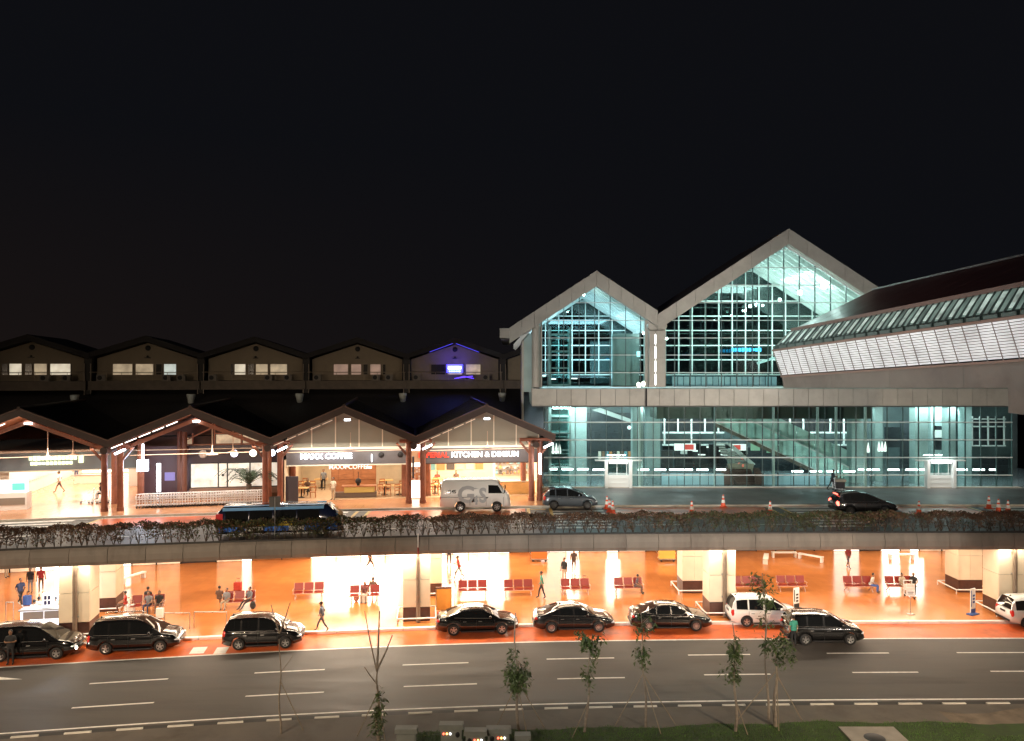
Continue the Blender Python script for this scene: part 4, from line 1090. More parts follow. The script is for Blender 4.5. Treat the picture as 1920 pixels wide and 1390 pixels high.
# balustrade band of frosted glass and stair well
M_frost = mat('frosted_band', (.35, .50, .55), .3, emit=(.45, .72, .85), es=.16)
for a, b in ((1240, 1358), (1432, 1560)):
    n = 4 if a < 1300 else 5
    for k in range(n):
        xa = px2x(a + (b - a) * k / n, 66); xb = px2x(a + (b - a) * (k + 1) / n, 66)
        q = MB(); q.bx(xa + .03, xb - .03, 66.0, 66.05, 5.5, 6.45, M_frost); q.build('frosted_panel', term)
M_brown = mat('brown_step', (.13, .06, .05), .4)
for k in range(9):   # lower brown flight in its well, seen between two strings
    q = MB(); q.bx(px2x(1376, 67), px2x(1418, 67), 66.2 + k * .3, 66.5 + k * .3, 5.5, 5.62 + k * .11, M_brown); q.build('brown_step', term)
q = MB(); q.prism([(px2x(1358, 66), 5.5), (px2x(1378, 66), 5.5), (px2x(1366, 66), 6.9), (px2x(1352, 66), 6.9)], 66.1, 66.3, M_brown)
q.prism([(px2x(1418, 66), 5.5), (px2x(1440, 66), 5.5), (px2x(1424, 66), 6.9), (px2x(1414, 66), 6.9)], 66.1, 66.3, M_brown); q.build('stair_string', term)
M_step = mat('grey_step', (.40, .40, .36), .35)
for k in range(10):
    zz = 7.0 + k * .17
    q = MB(); q.bx(px2x(1368 - 3.0 * k, 69 + k * .3), px2x(1412 - 4.5 * k, 69 + k * .3), 69 + k * .3, 69.35 + k * .3, zz - .1, zz, M_step); q.build('grey_step', term)
q = MB(); q.prism([(px2x(1368, 69), 6.1), (px2x(1408, 69), 6.1), (px2x(1412, 69), 6.95), (px2x(1362, 69), 6.95)], 68.7, 68.9, mat('beige_landing', (.5, .42, .33), .5)); q.build('landing', term)
q = MB(); q.prism([(px2x(1362, 69), 8.7), (px2x(1372, 69), 8.7), (px2x(1416, 69), 6.9), (px2x(1410, 69), 6.7)], 68.9, 69.0, M_wfr); q.build('handrail', term)
# long escalator casings in teal glass running down to the right
M_esc = mat('escalator_glass', (.62, .92, .86), .25, var=.25, scale=1.0, bump=.6, bscale=1.2)
M_esc2 = mat('escalator_side', (.22, .27, .25), .4, var=.1)
A0, A1 = (px2x(1335, 68.4), py2z(790, 68.4)), (px2x(1605, 68.4), py2z(918, 68.4))
dx_, dz_ = A1[0] - A0[0], A1[1] - A0[1]
def escal(name, y, off0, off1, m, t0=0, t1=1):
    a = (A0[0] + dx_ * t0, A0[1] + dz_ * t0); b = (A0[0] + dx_ * t1, A0[1] + dz_ * t1)
    q = MB(); q.prism([(a[0], a[1] + off0), (b[0], b[1] + off0), (b[0], b[1] + off1), (a[0], a[1] + off1)], y, y + .12, m); return q.build(name, term)
for k in range(9):
    escal('escalator_panel', 67.6, .0, 1.5, M_esc, k / 9 + .003, (k + 1) / 9 - .003)
for k in range(8):
    escal('escalator_panel', 69.6, 1.45, 3.2, mat('escalator_glass_b', (.50, .66, .60), .3, var=.2, scale=.8), k / 8 + .003, (k + 1) / 8 - .003)
escal('escalator_truss', 67.65, -.42, -.03, mat('truss_brown', (.2, .15, .12), .4))
escal('handrail', 67.5, 1.5, 1.62, M_wfr); escal('handrail', 67.5, -.1, 0, M_wfr)
# columns and tall panels inside
def ibox(name, pa, pb, D, ya, yb, m, dep=1.2):
    q = MB(); q.bx(px2x(pa, D), px2x(pb, D), D, D + dep, py2z(yb, D), py2z(ya, D), m); return q.build(name, term)
M_tcol = mat('pale_teal_column', (.33, .43, .42), .35, var=.05)
for a, b, D in ((1186, 1206, 66), (1070, 1100, 68), (1212, 1238, 70), (1597, 1625, 67), (1640, 1655, 68), (1716, 1740, 66.5), (1778, 1792, 66.2), (1745, 1776, 72), (1808, 1822, 70)):
    ibox('hall_column', a, b, D, 762, 916 if D < 67 else 908, M_tcol, 1.0)
for px in (1172,):
    q = MB(); q.bx(px2x(1154), px2x(1206), 66.6, 67.4, 13.9, 18.5, M_tcol); q.build('hall_column', term)
q = MB(); q.bx(px2x(1142, 68), px2x(1180, 68), 68, 69, 14, 15, M_dark)
# glass lift shaft at the left
for za, zb in ((5.5, 12.2), (14.0, 19.0)):
    for (x, y) in ((3.3, 66), (5.0, 66), (3.3, 68), (5.0, 68)):
        q = MB(); q.box((x, y, (za + zb) / 2), (.14, .14, zb - za), M_tcol); q.build('lift_post', term)
    k = za
    while k < zb:
        q = MB(); q.bx(3.3, 5.0, 65.93, 66.07, k, k + .12, M_tcol); q.bx(3.3, 5.0, 67.93, 68.07, k, k + .12, M_tcol); q.build('lift_rail', term); k += 1.45
    q = MB(); q.bx(3.4, 4.9, 66.1, 66.14, za, zb, glass('lift_glass', (.7, .9, .88), .15)); q.build('lift_glass', term)
q = MB(); q.bx(3.5, 4.8, 66.3, 67.8, 7.6, 9.9, mat('lift_car', (.10, .13, .14), .3)); q.build('lift_car', term)
# dark bays, shop counters and screens in the hall
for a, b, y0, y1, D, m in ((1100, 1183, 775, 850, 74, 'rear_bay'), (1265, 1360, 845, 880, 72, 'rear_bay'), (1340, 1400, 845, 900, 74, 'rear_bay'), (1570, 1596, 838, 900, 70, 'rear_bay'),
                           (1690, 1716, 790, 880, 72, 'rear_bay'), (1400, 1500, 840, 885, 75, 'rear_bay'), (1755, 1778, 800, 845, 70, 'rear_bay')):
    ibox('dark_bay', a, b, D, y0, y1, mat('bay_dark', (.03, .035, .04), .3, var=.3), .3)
for a, b in ((1122, 1182),):
    for k in range(9):
        x = a + k * 7
        ibox('shop_shelf', x, x + 5, 73.5, 848, 864, M_shelf[k % 5], .3)
for (a, b, y0, y1, kk) in ((1262, 1302, 833, 846, 0), (1367, 1397, 834, 846, 1)):
    s_ = empty('shop_sign', (px2x((a + b) / 2, 70), 69.5, py2z((y0 + y1) / 2, 69.5)), 0, 'red and white lit shop sign in the hall, %s' % ('left of the two' if kk == 0 else 'beside the grey stairs'), 'sign')
    wd = (b - a) / F * 69.5; hg = (y1 - y0) / F * 69.5
    q = MB(); q.box((0, 0, 0), (wd, .1, hg), lamp_mat('sign_white', (1, .97, .95), 1.3)); q.build('sign_face', s_)
    q = MB(); q.box((.05 - wd * .15 * (1 - 2 * (kk == 0)), -.06, 0), (wd * .45, .03, hg * .75), lamp_mat('sign_red', (1, .12, .10), .7)); q.build('sign_band', s_)
rg = random.Random(9)
for k in range(16):
    px = rg.uniform(1270, 1400); D = 71; q = MB()
    q.bx(px2x(px, D), px2x(px + rg.uniform(6, 16), D), D, D + .3, 7.0 + rg.uniform(-.4, 1.2), 7.0 + rg.uniform(1.25, 1.5), rg.choice([M_dark, M_steel, M_wfr, M_teal])) ; q.build('counter_equipment', term)
for k in range(7):
    q = MB(); q.bx(px2x(1280 + k * 14, 72), px2x(1292 + k * 14, 72), 71.5, 71.8, 8.1 - .35 * (k % 3), 8.2 - .35 * (k % 3), lamp_mat('shelf_light', (1, 1, .95), 1.5)); q.build('shelf_light', term)
q = MB(); q.bx(px2x(1408, 70), px2x(1425, 70), 70, 70.1, 8.0, 9.4, mat('green_poster', (.3, .5, .35), .5, emit=(.5, .9, .6), es=.35)); q.build('green_poster', term)
q = MB(); q.bx(px2x(1438, 70), px2x(1450, 70), 70, 70.1, 7.8, 8.6, mat('green_poster', (.3, .5, .35), .5)); q.build('green_poster', term)
# white framed inner windows on the rear wall
for pa_, pb_ in ((1242, 1358), (1452, 1592)):
    for y0_, y1_ in ((786, 811), (838, 846)):
        ibox('inner_window_glass', pa_, pb_, 73.6, y0_, y1_, M_dark, .05)
    ibox('inner_frame', pa_, pb_, 73.4, 811, 814, M_wfr, .1); ibox('inner_frame', pa_, pb_, 73.4, 834, 837, M_wfr, .1)
    x_ = pa_ + 4
    while x_ < pb_: ibox('inner_frame', x_ - 1.4, x_ + 1.4, 73.35, 785, 811 if int(x_) % 2 else 836, M_wfr, .1); x_ += 25.3
for k in range(5):
    ibox('inner_frame', 1822 + k * 15, 1824.5 + k * 15, 71, 782, 836, M_wfr, .1)
for yy in (786, 800, 836): ibox('inner_frame', 1822, 1886, 71, yy, yy + 2.2, M_wfr, .1)
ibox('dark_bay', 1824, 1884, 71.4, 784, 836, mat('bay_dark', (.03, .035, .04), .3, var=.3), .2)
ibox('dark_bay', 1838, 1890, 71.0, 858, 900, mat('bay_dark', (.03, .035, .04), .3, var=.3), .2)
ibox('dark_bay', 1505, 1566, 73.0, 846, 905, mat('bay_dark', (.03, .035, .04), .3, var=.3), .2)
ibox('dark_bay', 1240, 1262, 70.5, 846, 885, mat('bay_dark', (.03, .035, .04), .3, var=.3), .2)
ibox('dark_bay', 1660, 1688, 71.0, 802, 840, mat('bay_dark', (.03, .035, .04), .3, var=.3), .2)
q = MB(); q.prism([(px2x(1110, 70), py2z(770, 70)), (px2x(1185, 70), py2z(795, 70)), (px2x(1185, 70), py2z(788, 70)), (px2x(1125, 70), py2z(766, 70))], 70, 70.4, M_wfr); q.build('sloping_beam', term)
q = MB(); q.ball((px2x(1180, 66.3), 66.3, py2z(803, 66.3)), .17, lamp_mat('round_lamp', (.95, 1, 1), 2)); q.build('round_lamp', term)
# arcade frame right
ibox('arch_frame', 1752, 1777, 69, 808, 822, M_wfr, .3)
# hanging banners / white shell lamps
def shell(px, py, D, n):
    r = MB()
    for k in range(n): r.lathe([(.02, .9), (.09, .5), (.14, .15), (.10, 0), (0, 0)], lamp_mat('shell_lamp', (1, .95, .9), 1.6), 8, (px2x(px, D) + k * .28, D, py2z(py, D)))
    return r.build('cluster_lamp', term)
shell(1037, 852, 66, 3); shell(1050, 853, 66.5, 2); shell(1622, 850, 68, 2); shell(1648, 848, 68, 3); shell(1718, 845, 68, 1)
# row of glowing bars just inside the front glass
xsL = [1038, 1064, 1093, 1122, 1206, 1238, 1266, 1288, 1317, 1350, 1495, 1530, 1561, 1592, 1620, 1638, 1675, 1709, 1730, 1803, 1835, 1862]
for k, px in enumerate(xsL):
    D = 65.4; yy = 882 + (3 if 1490 < px < 1600 else 0) - (1 if px < 1100 else 0)
    w_ = .95 if k not in (0, 18, 21) else .6
    q = MB(); q.box((0, 0, 0), (w_, .12, .12), lamp_mat('glowing_bar', (.95, 1, .98), 12)); q.build('glowing_bar', term, (px2x(px, D), D, py2z(yy, D)))
# portal doors
for a, b, nm in ((1133, 1184, 'left'), (1733, 1787, 'right')):
    d = empty('entrance_portal', (px2x((a + b) / 2), YG - .25, 5.47), 0, 'white framed glass entrance portal at the %s of the terminal front' % nm, 'door')
    wd = (b - a) / F * YG; zt = (917 - 866) / F * YG
    for s in (-1, 1):
        q = MB(); q.box((s * (wd / 2 - .12), 0, zt / 2), (.24, .5, zt), M_wfr); q.build('jamb', d)
    q = MB(); q.box((0, 0, zt + .02), (wd + 1.6, .45, .09), M_wfr); q.build('canopy', d)
    q = MB(); q.box((0, 0, zt - .14), (wd - .68, .4, .22), M_wfr); q.build('head', d)
    q = MB(); q.box((0, .1, .52), (wd - .50, .06, 1.0), mat('frosted_door', (.75, .78, .76), .4)); q.build('frosted_leaf', d)
    for z in (.4, .8, 1.2):
        q = MB(); q.box((0, .05, z), (wd - .72, .04, .04), M_gmul); q.build('door_rail', d)
    q = MB(); q.box((0, .1, 1.75), (wd - .7, .04, 1.0), M_glass); q.build('door_glass', d)
    for s in (-.1, .72):
        q = MB(); q.box((s, .1, 1.4), (.05, .05, 1.7), M_wfr); q.build('door_stile', d)
    area('portal_light', (px2x((a + b) / 2), YG - .9, 8.1), (1.6, .3), 45, (1, 1, .97), (R(25), 0, 0))
    area('portal_light', (px2x((a + b) / 2), YG + .6, 7.6), (1.6, .4), 50, (1, .97, .9), (0, 0, 0))
# bright spot lamps near the roof
M_burst = lamp_mat('hall_flood', (.9, 1, .97), 60)
for px, py, D, r_ in ((1100, 546, 65.5, .13), (1094, 553, 66.5, .13), (1440, 470, 65.5, .16), (1545, 538, 67, .26), (1500, 550, 69, .22), (1462, 563, 71, .12), (1430, 574, 73, .10), (1338, 541, 66, .12), (1397, 584, 72, .07), (1372, 593, 73, .07), (1250, 636, 66, .1), (1207, 626, 66, .12)):
    q = MB(); q.ball((0, 0, 0), r_, M_burst); q.build('hall_floodlight', term, (px2x(px, D), D, py2z(py, D)))
q = MB(); q.box((px2x(1198, 65.5), 65.5, py2z(665, 65.5)), (.35, .1, .45), lamp_mat('cyan_sign', (.4, .9, 1), 3)); q.build('exit_sign', term)
me = glow_marks(9, 2.9, .34, lamp_mat('blue_word', (.05, .5, 1), 3), 5); obj('blue_lettering', me, term, (px2x(1400, 74), 74, py2z(657, 74)))
q = MB(); q.box((px2x(1152, 74), 74, py2z(673, 74)), (.6, .05, .15), lamp_mat('blue_word', (.05, .5, 1), 3)); q.build('blue_mark', term)
for px, py in ((1037, 712), (1018, 706), (1077, 711)):
    q = MB(); q.box((px2x(px, 66), 66, py2z(py, 66)), (.5, .1, .08), lamp_mat('white_tag', (1, 1, 1), 3)); q.build('wall_light', term)
# trusses seen at the rear
for a, b in (((24, 75.2, 16.0), (31, 75.2, 18.2)),):
    q = MB(); q.bar(a, b, .14, .22, M_tcol); q.build('truss_beam', term)
for k in range(18):
    q = MB(); x = px2x(1262 + 11 * k, 68); q.bx(x, x + .45, 68.3, 68.33, 13.8, 14.75, M_frost); q.build('gallery_panel', term)
# hall lighting
area('hall_light', (7, 70, 20.5), (6, 8), 1500, (.58, .84, 1.0), (0, 0, 0))
area('hall_light', (7, 70, 14.6), (6, 6), 800, (.58, .82, 1.0), (R(180), 0, 0))
area('hall_light', (22.7, 70, 24.0), (8, 8), 1700, TEAL, (0, 0, 0))
area('hall_light', (23, 70, 15.0), (12, 6), 1750, (.80, 1, .93), (R(180), 0, 0))
for x, w_ in ((6, 5), (16, 10), (27, 10), (38, 9)):
    area('hall_low_light', (x, 67.3, 12.0), (w_, 3), 620 if x > 6 and x < 38 else 420, (.88, 1, .99), (0, 0, 0))
    area('hall_low_light', (x, 65.6, 12.1), (w_, .6), 330, (.92, 1, 1), (R(32), 0, 0))
    area('hall_rear_light', (x, 71.0, 11.8), (w_, 1.0), 700, (.88, 1, 1), (R(55), 0, 0))

# ================================================================ bridge corridor on the right
br = empty('sky_bridge', (0, 0, 0), 0, 'enclosed sky bridge with dark red roof and white louvres joining the terminal', 'bridge')
def B(s, dx, z, rise): return Vector((21.15 + .215 * s + dx, 62 - s, z + rise * s))
SN = 30.0
M_rroof = mat('dark_red_roof', (.075, .014, .012), .4, var=.15, scale=.6, stretch=(1, 6, 1), dirt=(.10, .03, .025), dscale=.5)
M_bconc = mat('bridge_concrete', (.27, .235, .20), .65, var=.10, scale=.5, dirt=(.20, .17, .15), dscale=.3)
def strip_pts(lo, hi, s0, s1, m, name, thick=0.0, off=0.0, parent=br):
    a, b = B(s0, *lo), B(s1, *lo); c_, d_ = B(s1, *hi), B(s0, *hi)
    n = (b - a).cross(d_ - a).normalized()
    if n.x > 0: n = -n
    vs = [a + n * off, b + n * off, c_ + n * off, d_ + n * off]; t = thick or .05
    vs2 = [v - n * t for v in vs]
    q = MB(); q.add(vs + vs2, [(0, 1, 2, 3), (7, 6, 5, 4), (0, 4, 5, 1), (1, 5, 6, 2), (2, 6, 7, 3), (3, 7, 4, 0)], m)
    return q.build(name, parent)
LT = (0, 17.1, .05); LBm = (.72, 14.87, .047); GUT = (1.45, 18.57, .062); RDG = (8.0, 21.78, .052)
seg = 2.0
s = 0
while s < SN:
    strip_pts(GUT, RDG, s, s + seg - .03, M_rroof, 'roof_sheet', .12); s += seg
q = MB(); a, b = B(0, *RDG), B(SN, *RDG); q.bar(a + Vector((0, 0, .05)), b + Vector((0, 0, .05)), .3, .12, mat('ridge_metal', (.3, .28, .28), .4, metal=.5)); q.build('ridge_cap', br)
# far slope so that the roof has two sides
strip_pts((15.0, 18.6, .06), RDG, 0, SN, M_rroof, 'roof_sheet', .12)
a, b = B(0, *GUT), B(SN, *GUT); q = MB(); q.bar(a, b, .22, .26, mat('gutter_brown', (.30, .20, .17), .5)); q.build('gutter', br)
strip_pts((0.1, 17.2, .05), (1.4, 18.45, .061), 0, SN, mat('clerestory_glow', (.3, .36, .34), .4, emit=(.55, .85, .72), es=.14, evar=.6, scale=.8, var=.3), 'clerestory_glass', .05)
s = .1; k = 0
while s < SN:
    lo = B(s + .55, .05, 17.25, .05); hi = B(s, 1.35, 18.42, .061)
    q = MB(); q.bar(lo, hi, .07, .16, mat('clerestory_rib', (.10, .12, .115), .5)); q.build('clerestory_rib', br)
    if k % 2 == 0:
        lo = B(s + .85, .25, 17.45, .05); hi = B(s + .35, 1.25, 18.3, .061)
        q = MB(); q.bar(lo - Vector((.05, 0, -.03)), hi - Vector((.05, 0, -.03)), .32, .03, mat('clerestory_batten', (.6, .64, .6), .4, emit=(.75, 1, .88), es=.36, evar=.6, scale=1.5, var=.2)); q.build('lit_ceiling_slat', br)
    s += .5; k += 1
strip_pts((-.05, 16.98, .05), (.1, 17.35, .05), 0, SN, mat('dark_green_sill', (.05, .07, .06), .4), 'sill_band', .12)
q = MB(); s = 1.0
while s < SN: 
    a = B(s, -.12, 17.12, .05); q.bar(a, B(s + .9, -.12, 17.12, .05), .06, .2, mat('sill_plate', (.14, .19, .17), .4)); s += 1.15
q.build('sill_plate', br, kind='stuff')
a, b = B(0, -.08, 16.92, .05), B(SN, -.08, 16.92, .05); q = MB(); q.bar(a, b, .18, .14, mat('rail_brown', (.34, .22, .17), .5)); q.build('top_rail', br)
# louvres: faintly backlit screen, long slats given a glow of their own, uprights
strip_pts((.22, 16.85, .05), (.80, 14.95, .047), 0, SN, mat('louvre_backlight', (.25, .22, .2), .5, emit=(1, .90, .85), es=.05, evar=.25, scale=.5, var=.05), 'backlit_screen', .05, -.10)
M_slat = mat('glow_slat', (.80, .80, .80), .4, var=.1, scale=.8, emit=(.95, .98, 1), es=.40, evar=.3)
NS = 13
s = 0
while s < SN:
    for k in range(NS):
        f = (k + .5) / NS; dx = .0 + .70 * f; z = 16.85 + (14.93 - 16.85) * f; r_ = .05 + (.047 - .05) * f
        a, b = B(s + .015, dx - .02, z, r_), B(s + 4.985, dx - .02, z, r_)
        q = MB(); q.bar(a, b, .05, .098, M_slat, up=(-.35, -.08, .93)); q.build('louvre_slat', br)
    s += 5
s = 0
while s <= SN:
    q = MB(); q.bar(B(s, -.10, 16.95, .05), B(s, .60, 14.75, .047), .03, .05, mat('louvre_upright', (.24, .20, .18), .5)); q.build('louvre_upright', br)
    s += 1.0
a, b = B(0, .62, 14.80, .047), B(SN, .62, 14.80, .047); q = MB(); q.bar(a, b, .2, .12, mat('rail_brown', (.34, .22, .17), .5)); q.build('bottom_rail', br)
# concrete girder
s = 0
while s < SN:
    strip_pts((.86, 13.9, .022), (.86, 14.86, .047), s, min(SN, s + 5.98), M_bconc, 'girder_panel', .3); s += 6
strip_pts((.0, 18.6, .06), (.0, 18.6, .06), 0, .1, M_bconc, 'end_cap', .02) if False else None
q = MB(); poly = [B(0, *LT), B(0, .72, 14.8, 0), B(0, .86, 13.9, 0), B(0, 14, 13.9, 0), B(0, 15, 18.6, 0), B(0, *RDG), B(0, *GUT)]
q.add([p + Vector((0, .05, 0)) for p in poly] + [p + Vector((0, .25, 0)) for p in poly], [tuple(range(7)), tuple(range(13, 6, -1))] + [(i, i + 7, (i + 1) % 7 + 7, (i + 1) % 7) for i in range(7)], M_bconc); q.build('end_wall', br)
q = MB(); q.add([B(0, 1.2, 13.88, .022), B(SN, 1.2, 13.88, .022), B(SN, 14, 13.88, .022), B(0, 14, 13.88, .022)], [(0, 1, 2, 3)], M_bconc); q.build('underside', br)
# haunch of the bridge pier near the right edge
q = MB(); pts = []
for k in range(9):
    t = k / 8; s_ = 21.15 + 7.4 * t; zb = 13.05 - (1 - math.cos(t * PI / 2)) * 2.4
    pts.append((s_, zb))
top = [(28.6, 14.55), (21.15, 14.40)]
ring = [B(s_, .7, 0, 0) + Vector((0, 0, z)) for s_, z in pts] + [B(s_, .7, 0, 0) + Vector((0, 0, z)) for s_, z in top]
r2 = [p + Vector((10, 0, 0)) for p in ring]; n = len(ring)
q.add(ring + r2, [tuple(range(n)), tuple(range(2 * n - 1, n - 1, -1))] + [(i, i + n, (i + 1) % n + n, (i + 1) % n) for i in range(n)], M_bconc); q.build('pier_haunch', br)
q = MB(); q.bx(29.5, 36, 34.5, 37.5, -.02, 11.6, M_bconc); q.build('pier', br)
for s_ in (4, 10, 16, 22, 28):
    area('bridge_light', B(s_, -3.0, 15.8, .05), (2.5, .5), 28, (.96, .98, 1), (0, R(-80), 0))

# ================================================================ street lamps outside the frame, over the near verge and above the forecourt
def mast(x, y, z, tgt, pw, col, lab, ang=150):
    m_ = empty('street_lamp', (x, y, .0), 0, lab, 'street lamp', 'lamp masts on the camera side')
    q = MB(); q.tube([(0, 0, 0), (0, 0, z)], [.13, .07], M_steel, 8); q.build('mast', m_)
    q = MB(); q.box((0, .5, z + .15), (.4, 1.1, .12), M_steel); q.build('lamp_head', m_)
    area('mast_light', (x, y + .5, z), (1.2, .6), pw, col, ((Vector(tgt) - Vector((x, y + .5, z))).to_track_quat('-Z', 'Y').to_euler()), spread=ang)
for x in (-45, -20, 20, 45):
    mast(x, 12, 13.5, (x * .8, 36, 0), 1550, (1, .77, .54), '%s steel street lamp on the camera side of the road' % {-45: 'leftmost', -20: 'left inner', 20: 'right inner', 45: 'rightmost'}[x], 74)
mast(-9, 3, 13, (-1, 31, 0), 420, (1, .80, .60), 'short added fill lamp on the camera side, nearest the cabinets', 66)  # fill lamp added to brighten the dark verge around the cabinets
mast(-14, 4, 12, (21, 64, 14), 1900, (1, .97, .92), 'tall floodlight mast on the camera side', 46)
mast(34, 6, 12, (22, 63, 14), 950, (1, .88, .74), 'second floodlight mast, right on the camera side', 75)
# ================================================================ vehicles
def paint(name, col, rough=.22, metal=.0, coat=1.0):
    return mat(name, col, rough, metal=metal, coat=coat)
M_cg = mat('car_glass', (.010, .011, .012), .04, spec=.8)
M_cg_l = mat('car_glass_light', (.06, .065, .065), .05, spec=.9)
M_tyre = mat('tyre_rubber', (.018, .018, .018), .75, var=.1)
M_rim = mat('alloy_rim', (.55, .55, .55), .28, metal=.9)
M_blk = mat('black_plastic', (.015, .015, .016), .45)
M_chr = mat('chrome', (.75, .75, .76), .12, metal=1.0)
M_head = mat('headlamp_lens', (.75, .78, .8), .08, metal=.3, emit=(1, .95, .85), es=.15)
M_tail = mat('tail_lamp_lens', (.30, .012, .010), .12, emit=(1, .05, .03), es=.35)
M_plate = mat('number_plate', (.03, .03, .03), .4)

def wheel_parts(root, x, y, r, wd, rimm=M_rim, spokes=5):
    s = -1 if y < 0 else 1
    q = MB(); t = wd / 2
    q.lathe([(r * .60, -t), (r * .92, -t), (r, -t * .7), (r, t * .7), (r * .92, t), (r * .60, t)], M_tyre, 22, (0, 0, 0), 'Y')
    w = q.build('wheel', root, (x, y, r))
    q = MB(); yy = s * t * .55
    q.lathe([(0, yy - .01 * s), (r * .60, yy - .02 * s)], mat('rim_shadow', (.03, .03, .03), .5), 18, (0, 0, 0), 'Y')
    q.lathe([(r * .54, s * t * .8), (r * .64, s * t), (r * .66, s * t * .9)], rimm, 22, (0, 0, 0), 'Y')
    for k in range(spokes):
        a = 2 * PI * k / spokes + .3
        p1 = Vector((math.cos(a) * r * .08, s * t * .78, math.sin(a) * r * .08)); p2 = Vector((math.cos(a) * r * .58, s * t * .92, math.sin(a) * r * .58))
        q.bar(p1, p2, r * (.20 if spokes < 8 else .10), .02, rimm, up=(0, 1, 0))
    q.lathe([(0, s * t * .9), (r * .15, s * t * .84)], rimm, 10, (0, 0, 0), 'Y')
    q.build('rim', w)

def smooth_poly(pts, x):
    if x <= pts[0][0]: return pts[0][1]
    for (a, za), (b, zb) in zip(pts[:-1], pts[1:]):
        if x <= b:
            t = (x - a) / (b - a); return za + (zb - za) * t
    return pts[-1][1]

def make_car(spec, label, cat='car', group=None):
    Lg, W = spec['L'], spec['W']; hL = Lg / 2; wr = spec['r']; xw = spec['wheels']
    body = spec['paint']; top = spec['top']; gh = spec['gh']   # gh: (xD,zD),(xC,zC)...(xB,zB),(xA,zA) rear to front roof outline
    root = empty(spec['name'], (0, 0, 0), 0, label, cat, group)
    xs = set()
    n = int(Lg / .11)
    for i in range(n + 1): xs.add(round(-hL + Lg * i / n, 3))
    ra = wr + .065
    for x0 in xw:
        for k in range(9):
            xs.add(round(x0 + ra * math.cos(PI * k / 8), 3))
        xs.add(round(x0 - ra - .01, 3)); xs.add(round(x0 + ra + .01, 3))
    xs = sorted(xs)
    def taper(x):
        e = max(0, abs(x) - (hL - .75)) / .75
        return 1 - (.16 if x > 0 else .10) * e * e
    def bot(x):
        e = max(0, abs(x) - (hL - .5)) / .5
        z = spec.get('sill', .24) + .10 * e
        for x0 in xw:
            d = abs(x - x0)
            if d < ra: z = max(z, wr + math.sqrt(max(0, ra * ra - d * d)))
        return z
    vs = []; fs = []; sm = MB(); rows = []
    for x in xs:
        e = max(0, abs(x) - (hL - .28)) / .28
        zt = smooth_poly(top, x) - .14 * e * e; zb = min(bot(x), zt - .12); hw = W / 2 * taper(x) * (1 - .10 * e * e)
        zm = zb + (zt - zb) * .45 if zb < .5 else zb + .04
        zm = max(zm, .52) if zm < zt - .12 else zt - .1
        rows.append([(x, hw - .10, zb), (x, hw - .01, zb + .015), (x, hw, min(zm, zt - .11)), (x, hw - .015, zt - .10), (x, hw - .06, zt - .02), (x, hw - .15, zt + .01), (x, hw * .5, zt + .035), (x, 0, zt + .045)])
    m = len(rows[0])
    for rr in rows:
        vs += rr + [(x, -y, z) for (x, y, z) in rr]
    st = 2 * m
    for i in range(len(rows) - 1):
        a, b = i * st, (i + 1) * st
        for j in range(m - 1):
            fs.append((a + j, b + j, b + j + 1, a + j + 1))
            fs.append((a + m + j + 1, b + m + j + 1, b + m + j, a + m + j))
        fs.append((a + m, b + m, b, a))
    last = (len(rows) - 1) * st
    fs.append(tuple([j for j in range(m)] + [m + j for j in range(m - 2, -1, -1)]))
    fs.append(tuple([last + m + j for j in range(m)] + [last + j for j in range(m - 2, -1, -1)]))
    q = MB(); q.add(vs, fs, body, True)
    me = q.mesh('body')
    bo = obj('body', me, root)
    # greenhouse
    xD, xA = gh[0][0], gh[-1][0]; xC, xB = spec['xC'], spec['xB']
    gx = set([xD, xA, xC, xB]); k = int((xA - xD) / .12)
    for i in range(k + 1): gx.add(round(xD + (xA - xD) * i / k, 3))
    for a, b in spec['win']: gx.add(a); gx.add(b)
    gx = sorted(gx); rows = []
    for x in gx:
        zb = smooth_poly(top, x) - .03; zr = max(smooth_poly(gh, x), zb + .005); h = zr - zb; hw = W / 2 * taper(x) - .075
        rows.append([(x, hw, zb), (x, hw - spec.get('tumble', .16) * h / .5 * 1.0, zb + .86 * h), (x, hw - spec.get('tumble', .16) * h / .5 - min(.1, h * .3), zb + .98 * h), (x, (hw - .2) * .55, zr + min(.03, h * .1)), (x, 0, zr + min(.045, h * .15))])
    def patch(name, i0, i1, j0, j1, side, m_, smooth=True, off=0.0):
        q = MB(); vv = []; ff = []
        for i in range(i0, i1 + 1):
            for j in range(j0, j1 + 1):
                x, y, z = rows[i][j]; vv.append((x, y * side, z))
        c = j1 - j0 + 1
        for i in range(i1 - i0):
            for j in range(c - 1):
                a = i * c + j; f = (a, a + c, a + c + 1, a + 1)
                ff.append(f if side > 0 else f[::-1])
        q.add(vv, ff, m_, smooth); return q
    iC = gx.index(xC); iB = gx.index(xB); nL = len(gx) - 1
    def two(name, i0, i1, j0, j1, m_):
        q = patch(name, i0, i1, j0, j1, 1, m_); q2 = patch(name, i0, i1, j0, j1, -1, m_)
        q.add(q2.v, q2.f, m_, True); q.build(name, root)
    two('rear_window', 0, iC, 2, 4, spec.get('glass', M_cg)); two('windscreen', iB, nL, 2, 4, spec.get('glass', M_cg)); two('roof', iC, iB, 2, 4, spec.get('roofpaint', body))
    two('roof_rail', 0, nL, 1, 2, body)
    edges = [gx.index(v) for ab in spec['win'] for v in ab]
    for side in (1, -1):
        prev = 0
        for a, b in spec['win']:
            ia, ib = gx.index(a), gx.index(b)
            if ia > prev: patch('p', prev, ia, 0, 1, side, body).build('pillar', root)
            patch('g', ia, ib, 0, 1, side, spec.get('glass', M_cg)).build('side_window', root)
            prev = ib
        if prev < nL: patch('p', prev, nL, 0, 1, side, body).build('pillar', root)
